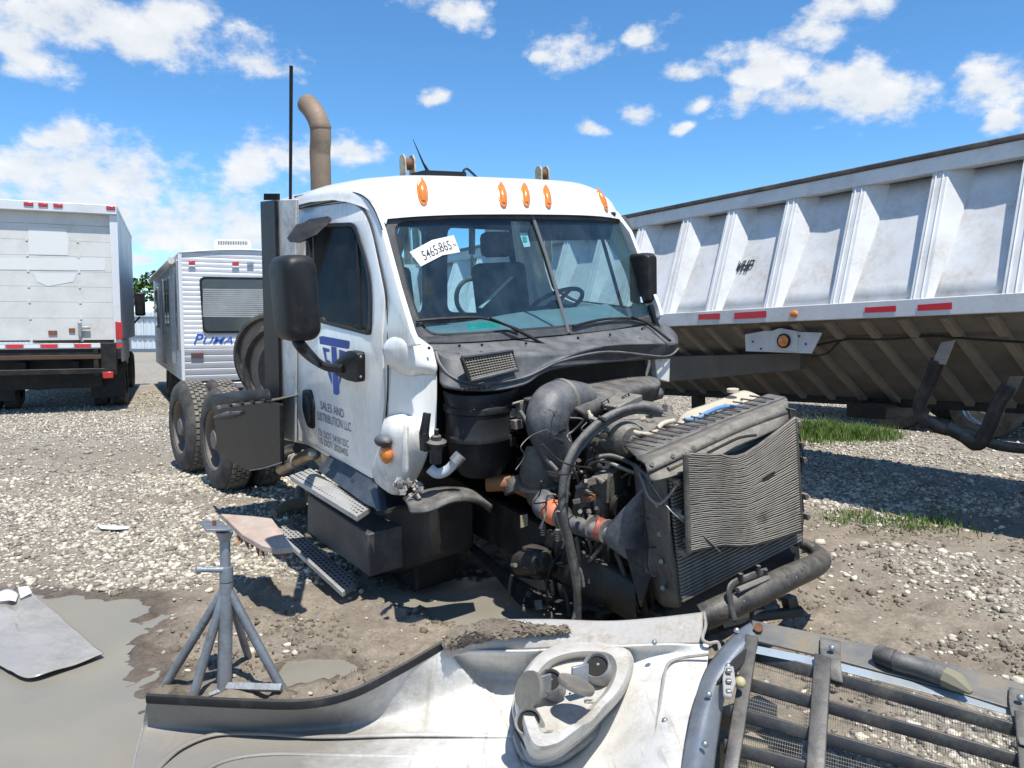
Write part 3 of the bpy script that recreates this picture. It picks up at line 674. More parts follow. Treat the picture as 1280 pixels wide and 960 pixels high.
# returns down to the drip rail
mb.grid([[r[0] for r in RR], [r[0]+Vector((0, -.012, -.03)) for r in RR]]); mb.grid([[r[-1] for r in RR], [r[-1]+Vector((0, .012, -.03)) for r in RR]])
roof_o = obj('roof', mb, M_['white'], truck, smooth=60)
mb = MB().box((-1.05, YC, 2.60), (1.05, 1.7, .02)); obj('headliner', mb, M_['intgrey'], truck)
# back wall with two windows
def back_fn(y, z): return Vector((-1.60, y, z))
def bw(u, v): p = X(u, v, -1.60); return (p.y, p.z)
bo = [(YC-.95, 1.05), (YC+.95, 1.05), (YC+.95, 1.9), (YC+.86, 2.66), (YC-.86, 2.66), (YC-.95, 1.9)]
h1 = rpoly([bw(u, v) for u, v in [(455, 283), (530, 284), (531, 392), (455, 392)]], .07)
h2 = rpoly([bw(u, v) for u, v in [(556, 284), (641, 288), (643, 392), (556, 390)]], .07)
bw_o = plate('back_wall', bo, [h1, h2], back_fn, M_['interior'], truck, .04)
plate('back_wall_skin', rpoly(bo, .04), [h1, h2], lambda y, z: Vector((-1.645, y, z)), M_['white2'], truck, .01)
plate('back_window', h2, [], lambda y, z: Vector((-1.62, y, z)), M_['clearglass'], bw_o, 0); plate('back_window', h1, [], lambda y, z: Vector((-1.62, y, z)), M_['clearglass'], bw_o, 0)
obj('cab_floor', MB().box((-.8, YC, 1.08), (1.6, 1.9, .04)), M_['dark'], truck)
obj('firewall', MB().box((-.06, YC, 1.40), (.05, 1.72, .72)), M_['dark'], truck)
# windshield
ws_px = [(477, 271), (560, 266), (660, 267), (782, 272), (803, 330), (824, 398), (760, 410), (700, 416), (600, 424), (521, 428), (497, 360)]
wsp = [WS(u, v) for u, v in ws_px]; ws2 = [(p.y, p.z) for p in wsp]
wsr = rpoly(ws2, [.09, 0, 0, .06, 0, .06, 0, 0, 0, .10, 0])
wf = lambda off: (lambda y, z: Vector((ws_x(y, z)+off, y, z)))
cc = [((c, 0, 0), (1, 0, 0)) for c in (-.8, -.6, -.4, -.2, 0, .2, .4, .6, .8, 1.0)]
cy = sum(p.x for p in wsr)/len(wsr); cz = sum(p.y for p in wsr)/len(wsr)
def sc_(k1, k2): return [(cy+(p.x-cy)*k1, cz+(p.y-cz)*k2) for p in wsr]
wg = plate('windshield', sc_(.99, .985), [], wf(0), M_['glass'], truck, 0, cc)
plate('windshield_seal', sc_(1.012, 1.03), [sc_(.955, .915)], wf(.012), M_['cowl'], wg, .03, cc, bevel=.006)
plate('glass_edge_band', sc_(.96, .92), [sc_(.94, .875)], wf(.004), M_['interior'], wg, .003, cc)
obj('centre_bar', MB().tube([WS(665, 268, .012), WS(683, 320, .012), WS(711, 416, .012)], .013, 8, flat=(1, .6)), mk('centre_bar', (.13, .13, .135), .45), wg)
# auction sticker
def stick(poly, mat, name, par, off=.006):
    mb = MB(); mb.prism([WS(u, v, off) for u, v in poly], (.001, 0, 0)); return obj(name, mb, mat, par, smooth=None)
st = stick([(512, 315), (540, 300), (567, 294), (575, 315), (553, 319), (526, 333)], M_['paper'], 'auction_sticker', wg)
def ws_text(s, u0, v0, u1, v1, hpx, mat, par, off=.0072):
    a = WS(u0, v0, off); b = WS(u1, v1, off); c = WS(u0-hpx*.42, v0-hpx*.9, off)
    return text_obj('sticker_lettering', s, mat, par, a, b-a, c-a, hpx/480*1.9, (b-a).length, thick=.0005, bold=.004)
ws_text('5465', 531, 326, 549, 317, 15, M_['inkb'], st); ws_text('2', 549, 316, 552.5, 314.5, 7, M_['inkb'], st); ws_text('865', 552, 315, 566, 311.5, 15, M_['inkb'], st); ws_text('N', 568, 309, 571, 308, 6, M_['inkb'], st)
stick([(800, 371), (808, 372), (810, 379), (801, 378)], mk('pale_blue_decal', (.45, .62, .8), .5), 'inspection_sticker', wg)
ia = stick([(649, 291), (659, 291), (663, 308), (655, 309)], M_['paper'], 'hanging_tag', wg, -.05); stick([(653, 295), (658, 296), (659, 302), (654, 302)], M_['green'], 'tag_print', ia, -.045)
# marker lights
def roof_hit(u, v):
    best = None; o = TO; d = lray(u, v).normalized()
    from mathutils.bvhtree import BVHTree
    global RB
    if 'RB' not in globals(): RB = BVHTree.FromPolygons([tuple(p) for p in roof_mb.v], [f for f in roof_mb.f])
    loc, n, i, dist = RB.ray_cast(o, d); 
    if loc is not None and n.dot(d) > 0: n = -n
    return loc, n
roof_mb = MB().grid(RR)
for (u, v) in [(528, 239), (628, 243), (657, 243), (684, 245), (753, 249)]:
    l, n = roof_hit(u, v+0)
    if l is None: continue
    l2, _ = roof_hit(u-1.2, v-11); l3, _ = roof_hit(u+2.2, v+11)
    ax = (l2-l3) if (l2 is not None and l3 is not None) else Vector((-.5, 0, .8)); ax = (ax-n*ax.dot(n)).normalized(); sd = n.cross(ax)
    prof = [(-.085, .004), (-.078, .016), (-.05, .026), (-.01, .03), (.03, .028), (.062, .018), (.085, .004)]
    base = MB(); lens = MB()
    for mbx, k, h in ((base, 1.15, .006), (lens, .9, .026)):
        rings = []
        for a, w in prof:
            a *= k; w *= k; rings.append([l+ax*a+sd*(w*math.cos(t))+n*(h*math.sin(t)*(w/.03)) for t in [math.pi*j/8 for j in range(9)]])
        mbx.grid(rings)
    bo_ = obj('marker_light', base, M_['amber'], truck); obj('lens', lens, M_['amber'], bo_)
# interior
obj('dashboard', MB().grid(surf([[Vector((-.02-.15*(t*t), YC+.88*t, 1.80)) for t in (-1, -.5, 0, .5, 1)], [Vector((-.2-.12*t*t, YC+.88*t, 1.86)) for t in (-1, -.5, 0, .5, 1)], [Vector((-.42-.05*t*t, YC+.88*t, 1.90-(.04 if t < 0 else 0))) for t in (-1, -.5, 0, .5, 1)], [Vector((-.46, YC+.88*t, 1.62)) for t in (-1, -.5, 0, .5, 1)]], 4, 3)), M_['intgrey'], truck)
for (y, x, back) in ((-.42, -1.0, 2.18), (.62, -.98, 2.22)):
    s = MB(); s.box((x, y, 1.52), (.52, .5, .16)); s.box((x-.28, y, 1.88), (.14, .48, .72), Matrix.Rotation(R(-8), 3, 'Y'))
    so_ = obj('seat', s, M_['interior'], truck, bevel=.05); obj('headrest', MB().box((x-.34, y, back+.16), (.12, .28, .2)), M_['interior'], so_, bevel=.05)
    obj('seat_pedestal', MB().box((x, y, 1.28), (.36, .36, .34)), M_['dark'], so_)
mb = MB(); c = Vector((-.62, .62, 1.92)); axd = Vector((-.55, 0, .83)).normalized(); e1 = Vector((0, 1, 0)); e2 = axd.cross(e1)
mb.tube([c+e1*.215*math.cos(a)+e2*.215*math.sin(a) for a in [2*math.pi*k/28 for k in range(28)]], .016, 8, closed=True)
for a in (.2, 2.94, 4.71): mb.tube([c, c+e1*.21*math.cos(a)+e2*.21*math.sin(a)], .014, 6)
mb.ball(c, .06, sq=(1, 1, .6)); mb.tube([c, c-axd*.5], .03, 8); obj('steering_wheel', mb, M_['interior'], truck)
obj('seat_belt', MB().tube([WS(640, 346, -.35), WS(600, 385, -.35)], .02, 6, flat=(1, .25)), mk('pale_strap', (.45, .46, .36), .7), truck)
stick([(583, 404), (622, 402), (626, 408), (585, 413)], M_['green'], 'paper_on_dashboard', truck, -.08)
obj('sun_visor', MB().box((-.36, YC+.5, 2.47), (.03, .75, .2), Matrix.Rotation(R(20), 3, 'Y')), M_['interior'], truck, bevel=.01)
# wipers
for P in ([(520, 401), (560, 398), (605, 398), (648, 412)], [(716, 408), (755, 399), (795, 399), (826, 410)]):
    w_ = obj('wiper', MB().tube(cat_rom([WS(u, v, .03) for u, v in P], 5), .009, 6), M_['black'], truck)
    q = [(648, 412), (612, 397), (645, 412), (690, 436)] if P[0][0] < 600 else [(770, 398), (790, 396), (812, 406), (838, 426)]
    obj('wiper_arm', MB().tube(cat_rom([WS(q[1][0], q[1][1], .045), WS(*q[2], .05), X(q[3][0], q[3][1], .12)], 5), [.007]*5+[.011]*6, 6), M_['black'], w_)
# ------------------------------------------------------------------ mirrors
def mirror_body(name, cpx, y, sz, par, mat=M_['black']):
    return None
c0 = Y(371, 373, -1.42)
mm = MB(); 
f_ = Vector((.93, -.05, .0)).normalized()
def mir_outline(px, y): return [Y(u, v, y) for u, v in px]
pts = rpoly([(p.x, p.z) for p in mir_outline([(342, 319), (397, 319), (400, 424), (396, 428), (349, 428), (343, 420)], -1.42)], [.07, .06, .03, .02, .04, .04])
# housing seen from ahead: deep shell facing the front, set square to the truck
cx_, cz_ = sum(p.x for p in pts)/len(pts), sum(p.y for p in pts)/len(pts)
# the housing spans from the door outwards, so lay its outline in the y-z plane
base = X(376, 373, .12)
hw_ = (X(399, 373, .12).y-X(343, 373, .12).y)/2*.80; hh_ = (X(371, 318, .12).z-X(371, 428, .12).z)/2
out = rpoly([(-hw_, -hh_), (hw_, -hh_), (hw_, hh_), (-hw_, hh_)], .07, 7)
rings = []
for dx, k, kz in ((-.17, .93, .96), (-.15, .985, .99), (-.06, 1, 1), (0, .97, .985), (.035, .86, .93), (.05, .6, .8)):
    rings.append([base+Vector((dx, p.x*k, p.y*kz)) for p in out])
mb = MB(); n = len(out)
mb.grid([r+[r[0]] for r in rings]); mb.add(rings[-1], [tuple(range(n))]); mb.add(rings[0], [tuple(range(n))[::-1]])
mir = obj('side_mirror', mb, M_['black'], truck, smooth=50)
obj('mirror_glass', MB().prism([base+Vector((-.171, p.x*.85, p.y*.9)) for p in out], (-.004, 0, 0)), M_['chrome'], mir)
obj('mirror_arm', MB().tube(cat_rom([X(372, 426, .06), X(380, 437, .04), SD(396, 452, .16), SD(410, 459, .10), SD(430, 461, .05)], 5), [.03]*8+[.027]*9, 10), M_['black'], mir)
plate('mirror_mount', rpoly([xz(SD(u, v)) for u, v in [(445, 437), (458, 440), (458, 477), (444, 474), (428, 466), (428, 452)]], [.03, .03, .03, .03, .03, .03]), [], side_fn(.055), M_['black'], mir, .05, bevel=.012)
for v_ in (446, 471): obj('mount_bolt', MB().ball(SD(451, v_, .062), .008, 8, 5), M_['alu'], mir)
# far mirror
bf = X(812, 346, -.15); mb = MB()
out2 = rpoly([(-.06, -.19), (.06, -.19), (.06, .17), (-.06, .17)], .03, 5); 
rings = [[bf+Vector((dx, p.x*k, p.y*kz)) for p in out2] for dx, k, kz in ((-.14, .95, .97), (-.05, 1, 1), (0, .95, .97), (.03, .7, .85))]
mb.grid([r+[r[0]] for r in rings]); mb.add(rings[-1], [tuple(range(len(out2)))]); mb.add(rings[0], [tuple(range(len(out2)))[::-1]])
m2 = obj('side_mirror', mb, M_['black'], truck, smooth=50)
obj('mirror_arm', MB().tube([bf+Vector((0, 0, -.2)), Vector((-.1, YC+1.06, 1.72))], .022, 8), M_['black'], m2)
# small down-view mirror over the door window
a, b, c, d = SD(358, 302, .20), SD(372, 279, .24), SD(408, 277, .02), SD(383, 300, .12)
mb = MB(); mb.prism([SD(358, 298, .26), SD(371, 281, .22), SD(402, 275, .06), SD(404, 280, .10), SD(384, 298, .22), SD(374, 304, .26), SD(362, 303, .27)], (0, .06, .02))
obj('lookdown_mirror', mb, M_['black'], truck, bevel=.012)
obj('lookdown_bracket', MB().tube([SD(396, 278, .05), SD(403, 276, .0), SD(412, 273, .0)], .012, 6).tube([SD(386, 276, .03), SD(410, 272, .01)], .009, 6), M_['black'], truck)
# ------------------------------------------------------------------ rear of cab: fairing, antenna, stack
def quadbar(name, top, bot, y, depth, mat, par=truck, **k):
    P = [Y(u, v, y) for u, v in top]+[Y(u, v, y) for u, v in bot[::-1]]
    return obj(name, MB().prism(P, (0, depth, 0)), mat, par, **k)
quadbar('side_extender', [(325, 252), (343, 250)], [(333, 542), (351, 546)], -1.06, .02, M_['black'], bevel=.006)
quadbar('extender_trim', [(343, 250), (370, 249)], [(351, 546), (368, 553)], -1.03, .02, M_['white2'], bevel=.004)
mb = MB()
for k in range(9): mb.tube([Y(331+2.2*k, 250, -1.03), Y(331+2.2*k, 242, -1.03)], .008, 6)
obj('extender_cap', mb, M_['black'], truck)
obj('antenna', MB().tube([Y(363, 252, -.99), Y(363.5, 165, -.99), Y(364, 82, -.99)], [.011, .012, .0125], 8).tube([Y(362, 300, -.99), Y(363, 250, -.99)], .014, 8), M_['black'], truck)
obj('antenna_mount', MB().box(Y(366, 268, -1.0), (.05, .05, .12)), M_['steel'], truck, bevel=.01)
stk = [Y(u, v, -.62) for u, v in [(403, 330), (401, 222), (400, 190), (401, 172), (399.5, 156), (393, 141), (384, 130)]]
rr_ = abs((Y(412, 190, -.62)-Y(388, 190, -.62)).x)/2*.44
st_o = obj('exhaust_stack', MB().tube(cat_rom(stk, 6), rr_, 20), M_['stackm'], truck, smooth=60)
obj('stack_band', MB().tube([Y(400.6, 160, -.62), Y(400.4, 157, -.62)], rr_*1.04, 20), M_['stackm'], st_o)
# roof-level electronics seen over the cab
obj('roof_box', MB().box(Vector((-1.1, -.02, 2.86)), (.2, .34, .05)).tube([Vector((-1.1, -.1, 2.88)), Vector((-1.12, -.13, 2.95)), Vector((-1.14, -.19, 3.11))], [.016, .008, .002], 6), M_['black'], truck, bevel=.004)
obj('roof_cable', MB().tube(cat_rom([Vector((-1.1, .22, 2.82)), Vector((-1.1, .19, 2.89)), Vector((-1.1, .22, 2.92)), Vector((-1.1, .27, 2.89)), Vector((-1.1, .36, 2.82))], 5), .009, 6), M_['black'], truck)
# ------------------------------------------------------------------ cowl side panels
def G3(px): return [Y(u, v, y) for u, v, y in px]
rows = [G3([(484, 424, -1.0), (497, 416, -.985), (508, 414, -.95), (523, 421, -.88), (541, 434, -.80)]),
        G3([(478, 436, -1.03), (492, 431, -1.02), (508, 430, -1.0), (524, 436, -.93), (546, 447, -.82)]),
        G3([(482, 454, -1.01), (495, 455, -1.02), (512, 458, -.99), (528, 458, -.93), (547, 458, -.84)]),
        G3([(483, 461, -.98), (495, 464, -.99), (512, 470, -.97), (528, 468, -.91), (545, 469, -.85)])]
obj('cowl_corner', MB().grid(surf(rows, 5, 5)), M_['white'], truck, solid=.012, smooth=70)
rows = [G3([(483, 458, -1.0), (497, 460, -.985), (515, 466, -.95), (532, 466, -.89), (546, 466, -.84)]),
        G3([(484, 490, -1.0), (498, 492, -.99), (515, 495, -.96), (532, 496, -.90), (546, 496, -.85)]),
        G3([(484, 520, -1.0), (498, 518, -.99), (515, 522, -.97), (530, 530, -.92), (545, 536, -.86)]),
        G3([(482, 545, -1.0), (498, 545, -.99), (512, 550, -.97), (526, 552, -.94), (540, 545, -.90)])]
obj('cowl_panel', MB().grid(surf(rows, 4, 4)), M_['white'], truck, solid=.012, smooth=70)
rows = [G3([(482, 519, -.985), (490, 514, -.97), (506, 513, -.955), (522, 518, -.93), (538, 522, -.88)]),
        G3([(476, 535, -1.06), (488, 532, -1.08), (503, 531, -1.06), (516, 535, -1.02), (536, 548, -.92)]),
        G3([(472, 560, -1.06), (486, 560, -1.10), (500, 562, -1.08), (514, 562, -1.04), (533, 573, -.93)]),
        G3([(465, 588, -1.05), (480, 592, -1.10), (495, 595, -1.08), (508, 600, -1.03), (519, 602, -.95)]),
        G3([(470, 604, -1.04), (480, 612, -1.08), (490, 618, -1.07), (502, 618, -1.02), (508, 612, -.97)])]
ff = obj('step_fairing', MB().grid(surf(rows, 5, 5)), M_['white2'], truck, solid=.02, smooth=80)
rows = [G3([(504, 530, -1.085), (508, 531, -1.08)]), G3([(503, 556, -1.11), (508, 558, -1.10)]), G3([(502, 590, -1.11), (508, 592, -1.10)])]
obj('fairing_rib', MB().grid(surf(rows, 1, 4)), M_['white2'], ff, solid=.02, bevel=.004)
mb = MB().ball(Y(482, 568, -1.125), .048, sq=(1.0, .7, 1.1)); mk_l = obj('side_marker_light', mb, M_['amber'], truck)
mb = MB().ball(Y(479, 551, -1.13), .05, sq=(1.3, .9, .7)); obj('side_sensor', mb, M_['cowl'], truck)
# broken bits hanging by the fairing
obj('hood_latch', MB().tube([X(534, 516, .30), X(530, 540, .30), X(534, 558, .30)], [.022, .026, .02], 8).box(X(530, 552, .3), (.05, .03, .10)), M_['black'], truck, bevel=.004)
mb = MB().lathe([(0, .0), (.05, .0), (.055, .012), (.055, .02), (.03, .03), (.025, .05), (.012, .055), (.012, .085), (0, .09)], X(545, 556, .33), (.15, 0, 1), 18).lathe([(0, -.10), (.03, -.10), (.034, -.02), (.034, 0)], X(545, 556, .33), (.15, 0, 1), 18)
obj('vent_cap', mb, M_['blackd'], truck)
wb = obj('washer_filler_neck', MB().tube(cat_rom([X(537, 585, .25), X(547, 592, .28), X(560, 587, .32), X(571, 575, .36)], 5), [.028]*10+[.026]*6, 12), M_['hosew'], truck)
obj('filler_cap', MB().tube([X(568, 578, .36), X(576, 569, .375)], [.034, .034], 14), M_['alu'], wb)
mb = MB()
for k in range(26):
    p = X(500+rng.uniform(-6, 26), 604+rng.uniform(-4, 18), .12+rng.uniform(-.1, .15)); mb.box(p, tuple(rng.uniform(.008, .035, 3)), Matrix.Rotation(rng.uniform(0, 3), 3, Vector(rng.normal(size=3)).normalized()))
obj('broken_fibreglass', mb, M_['hoodgrey'], truck, kind='stuff')
# ------------------------------------------------------------------ black cowl
def GX(px): return [X(u, v, x) for u, v, x in px]
rows = [GX([(523, 430, -.10), (560, 430, -.02), (620, 427, .03), (700, 420, .05), (770, 412, .02), (832, 404, -.14)]),
        GX([(530, 434, -.02), (560, 440, .06), (620, 438, .12), (700, 430, .14), (770, 422, .10), (846, 418, -.06)]),
        GX([(545, 440, .05), (565, 446, .16), (630, 441, .26), (700, 440, .28), (770, 431, .24), (848, 430, .04)])]
cw = obj('cowl_tray', MB().grid(surf(rows, 6, 4)), M_['cowl'], truck, solid=.01, smooth=50)
rows = [GX([(545, 440, .05), (565, 446, .16), (630, 441, .26), (700, 440, .28), (770, 431, .24), (848, 430, .04)]),
        GX([(548, 452, .10), (563, 466, .20), (600, 478, .29), (660, 470, .32), (700, 452, .30), (845, 433, .06)]),
        GX([(549, 470, .12), (556, 484, .22), (605, 489, .31), (655, 481, .34), (705, 459, .31), (838, 448, .05)])]
obj('cowl_lip', MB().grid(surf(rows, 6, 4)), M_['cowl'], cw, solid=.012, smooth=50)
obj('cowl_rim', MB().tube(cat_rom(GX([(545, 440, .07), (550, 455, .13), (566, 472, .22), (600, 480, .31), (655, 472, .335), (700, 452, .325), (760, 440, .26), (830, 446, .1), (848, 436, .05)]), 5), .009, 6), M_['cowl'], cw)
# intake vent
vp = GX([(578, 447, .30), (640, 438, .30), (647, 462, .34), (588, 476, .34)])
obj('vent_frame', MB().tube(vp, .012, 8, closed=True), M_['cowl'], cw)
mb = MB()
for k in range(1, 18):
    t = k/18; mb.tube([vp[0].lerp(vp[1], t), vp[3].lerp(vp[2], t)], .0022, 4)
for k in range(1, 9):
    t = k/9; mb.tube([vp[0].lerp(vp[3], t), vp[1].lerp(vp[2], t)], .0022, 4)
obj('vent_mesh', mb, M_['englt'], cw, kind='stuff')
obj('vent_back', MB().prism([p+Vector((-.02, 0, -.004)) for p in vp], (-.01, 0, 0)), M_['fins_dark'], cw)
for u, v in [(572, 434), (600, 433), (655, 431), (720, 424), (760, 420), (800, 413), (534, 437)]: obj('bolt', MB().ball(X(u, v, .10 if u < 700 else .08)+Vector((.02, 0, .01)), .009, 8, 5), M_['black'], cw)
# bonnet-side wing of the cowl (image right) with torn end
obj('hood_hinge_bracket', MB().prism(GX([(818, 445, .05), (838, 447, .05), (837, 478, .05), (822, 474, .05)]), (-.05, 0, 0)), M_['white2'], truck, bevel=.006)
# ------------------------------------------------------------------ engine bay
def tb(name, px, r, mat, par=None, n=5, seg=10, **k):
    """px: list of (u, v, x) points on planes across the truck, or ready vectors"""
    P = [q if isinstance(q, Vector) else X(*q) for q in px]
    return obj(name, MB().tube(cat_rom(P, n), r, seg), mat, par or truck, smooth=60, **k)
D_, E_, EL = M_['dark'], M_['eng'], M_['englt']
# chassis rails and what hangs between them
for y in (-.43, .55):
    mb = MB(); P = [(-5.9, .62, .88), (-1.2, .58, .88), (-.4, .55, .86), (.4, .52, .78), (1.18, .46, .66)]
    mb.grid([[Vector((x, y, a)) for x, a, b in P], [Vector((x, y, b)) for x, a, b in P]])
    mb.grid([[Vector((x, y, b)) for x, a, b in P], [Vector((x, y+(.08 if y < 0 else -.08), b)) for x, a, b in P]])
    mb.grid([[Vector((x, y, a)) for x, a, b in P], [Vector((x, y+(.08 if y < 0 else -.08), a)) for x, a, b in P]])
    obj('chassis_rail', mb, D_, truck, solid=.012, smooth=30)
for x in (-5.6, -4.7, -3.2, -2.4, -1.2, .9): obj('cross_member', MB().box((x, .06, .72), (.12, .9, .16)), D_, truck, bevel=.01)
# engine block, head and gearbox
eb = obj('engine_block', MB().box((.42, .06, .92), (1.15, .42, .62)).box((.42, .06, .52), (.95, .34, .26)), D_, truck, bevel=.03)
obj('oil_pan', MB().box((.4, .06, .34), (.9, .32, .2)), D_, eb, bevel=.04)
obj('valve_cover', MB().box((.50, .16, 1.26), (.98, .36, .12)), E_, eb, bevel=.03)
obj('gearbox', MB().tube([Vector((-.2, .06, .8)), Vector((-.7, .06, .78)), Vector((-1.5, .06, .76))], [.3, .24, .16], 18), D_, truck)
obj('front_axle_beam', MB().box((.75, .06, .28), (.12, 1.5, .1)), D_, truck, bevel=.02)
obj('steering_box', MB().lathe([(0, -.14), (.06, -.14), (.07, -.1), (.07, .08), (.055, .1), (.055, .15), (0, .15)], (.5, -.53, .60), (.9, 0, .3), 16).box((.5, -.50, .60), (.16, .10, .16)), D_, truck, bevel=.015)
# brown exhaust elbow low beside the block
tb('exhaust_elbow', [(608, 604, .12), (640, 604, .22), (668, 616, .30)], .05, mk('rusty_exhaust', (.34, .15, .07), .7, .2, (.12, .08, .06), .6, 9), seg=14)
obj('exhaust_flange', MB().tube([X(640, 598, .2), X(646, 614, .24)], .075, 14), E_, truck)
# air intake cover: ribbed dusty black moulding above the engine
rows = [GX([(652, 496, .24), (690, 487, .20), (730, 478, .16), (790, 471, .10), (812, 470, .08)]),
        GX([(662, 500, .42), (700, 493, .36), (745, 483, .30), (795, 474, .22), (822, 473, .2)]),
        GX([(700, 503, .58), (730, 498, .52), (765, 490, .44), (800, 482, .34), (826, 480, .3)]),
        GX([(728, 517, .62), (748, 509, .56), (775, 499, .46), (805, 492, .36), (824, 488, .32)]),
        GX([(730, 530, .60), (750, 521, .54), (778, 512, .44), (806, 504, .34), (822, 500, .30)])]
ic = obj('intake_cover', MB().grid(surf(rows, 5, 4)), M_['blackd'], truck, solid=.02, smooth=50)
for k in range(9):
    t = k/8; a = X(676+128*t, 495-21*t, .30-.18*t); b = X(706+104*t, 500-17*t, .50-.26*t)
    obj('rib', MB().tube([a+Vector((0, 0, .006)), b+Vector((0, 0, .006))], .007, 5), M_['blackd'], ic)
for u, v in ((752, 503), (778, 496)):
    obj('cover_clip', MB().tube([X(u, v, .56), X(u+7, v-5, .55), X(u+12, v+7, .56), X(u+2, v+9, .57)], .006, 6, closed=True), M_['blackd'], ic)
rows = [GX([(784, 472, .2), (808, 476, .18), (828, 486, .12)]), GX([(786, 488, .30), (808, 492, .28), (830, 492, .2)]), GX([(792, 498, .30), (812, 502, .26), (828, 498, .2)])]
obj('intake_snorkel', MB().grid(surf(rows, 4, 4)), M_['cowl'], ic, solid=.015, smooth=50)
# big dusty rubber elbow
el = tb('intake_elbow', [(728, 500, .42), (706, 500, .47), (690, 507, .52), (684, 530, .55), (694, 560, .56), (707, 592, .56)], [.10, .115, .12, .118, .10, .08], M_['duct'], seg=20, n=6)
obj('clamp_band', MB().tube([X(700, 501, .48), X(704, 500, .475)], .123, 20), EL, el)
obj('clamp_band', MB().tube([X(702, 578, .565), X(704, 585, .565)], .092, 20), EL, el)
# grey turbo / filter body below it
tg = tb('turbo_housing', [(678, 560, .40), (676, 590, .42), (682, 625, .44)], [.09, .12, .10], E_, seg=18)
obj('housing_band', MB().tube([X(676, 602, .42), X(676.5, 606, .42)], .128, 18), EL, tg)
# upper air-filter canister
af = MB()
o_ = X(603, 535, .14)
rings = []
for v, k in ((484, 1.02), (488, 1.06), (500, 1.0), (502, 1.05), (508, 1.05), (510, .99), (536, .98), (538, 1.02), (543, 1.02), (545, .96), (572, .86), (588, .62), (592, .3)):
    c = X(602, v, .14); rings.append([c+Vector((math.cos(a)*.155*k, math.sin(a)*.225*k, -.02*math.cos(a))) for a in [2*math.pi*j/28 for j in range(29)]])
af.grid(rings)
afo = obj('air_filter_housing', af, M_['black'], truck, smooth=40)
for k in range(3): obj('housing_clip', MB().box(X(640, 516+k*18, .27), (.03, .045, .05)).tube([X(638, 508+k*18, .28), X(648, 524+k*18, .28)], .006, 6), M_['englt'] if k == 0 else M_['black'], afo, bevel=.004)
mb = MB()
for k in range(14): mb.box(X(578+5.6*k, 487-.35*k, .31), (.012, .014, .012))
obj('bolt_strip', mb, M_['blackd'], afo, kind='stuff')
obj('sensor_block', MB().box(X(652, 512, .30), (.05, .05, .09)).box(X(646, 530, .3), (.05, .06, .05)).tube([X(640, 505, .3), X(658, 500, .32), X(654, 518, .32)], .01, 7), EL, truck, bevel=.005)
# hoses and pipes
tb('coolant_pipe', [(650, 514, .34), (660, 530, .40), (668, 548, .5), (680, 570, .58), (696, 588, .64)], .014, M_['hose'])
tb('large_hose', [(826, 514, 1.02), (800, 508, 1.0), (765, 518, .96), (735, 540, .93), (715, 566, .92), (705, 596, .92), (703, 640, .93), (713, 690, .93), (721, 735, .93), (722, 779, .9)], .020, M_['hose'], n=7, seg=12)
tb('large_hose', [(826, 519, 1.02), (795, 515, .98), (765, 526, .94), (738, 548, .91), (718, 574, .90), (710, 602, .90), (708, 645, .91), (717, 690, .92), (724, 735, .92), (716, 778, .9)], .011, M_['hose'], n=7, seg=10)
tb('copper_line', [(700, 592, .66), (720, 591, .66), (745, 588, .68), (762, 584, .7)], .010, EL)
tb('wiring_loom', [(700, 560, .6), (712, 580, .68), (722, 600, .72), (730, 640, .72), (722, 660, .7)], .009, M_['black'])
tb('wiring_loom', [(688, 600, .5), (690, 620, .56), (700, 650, .6), (690, 670, .6)], .008, M_['black'])
tb('overflow_hose', [(700, 760, .5), (690, 700, .45), (705, 675, .5), (700, 640, .5)], .012, M_['black'])
tb('drain_hose', [(690, 778, .6), (686, 740, .5), (676, 690, .4), (690, 660, .42)], .012, M_['black'])
tb('grey_tube', [(736, 583, .8), (744, 576, .86), (758, 577, .92), (790, 590, 1.05), (810, 594, 1.16), (824, 594, 1.22), (830, 602, 1.26), (838, 625, 1.34), (846, 640, 1.42), (856, 648, 1.47)], .010, EL)
tb('grey_tube', [(800, 592, 1.18), (806, 608, 1.25), (812, 622, 1.30), (824, 630, 1.36), (836, 620, 1.4), (846, 606, 1.43)], .008, EL)
tb('fuel_line', [(736, 599, .8), (750, 602, .85), (770, 600, .9), (790, 588, 1.0)], .008, EL)
tb('power_steering_hose', [(745, 572, .9), (765, 570, .95), (790, 580, 1.02), (798, 590, 1.08)], .013, M_['hose'])
tb('bent_cable', [(812, 602, 1.26), (840, 640, 1.42), (880, 670, 1.5), (900, 690, 1.5)], .003, M_['steel'])
tb('wire', [(985, 510, 1.3), (995, 535, 1.4), (1003, 560, 1.42), (1002, 590, 1.42)], .003, M_['black'])
# charge air pipe with its orange sleeves
cp = tb('charge_pipe', [(686, 642, .72), (715, 655, .86), (740, 662, .97), (762, 667, 1.04)], .046, M_['duct'], seg=16)
obj('pipe_elbow', MB().tube(cat_rom([X(682, 622, .62), X(676, 632, .66), X(682, 640, .70)], 4), .05, 16), M_['duct'], cp)
obj('silicone_sleeve', MB().tube(cat_rom([X(688, 634, .72), X(693, 641, .76), X(700, 645, .80)], 4), [.056, .066, .056], 18), M_['silicone'], cp)
obj('silicone_sleeve', MB().tube(cat_rom([X(742, 658, .98), X(749, 661, 1.0), X(756, 663, 1.03)], 4), [.054, .058, .054], 18), M_['silicone_dk'], cp)
for u, v, x in ((684, 637, .70), (702, 646, .81), (741, 658, .97), (758, 664, 1.035)):
    a = X(u, v, x); b = X(u+2, v+.8, x+.012); obj('hose_clamp', MB().tube([a, b], .061, 18), EL, cp)
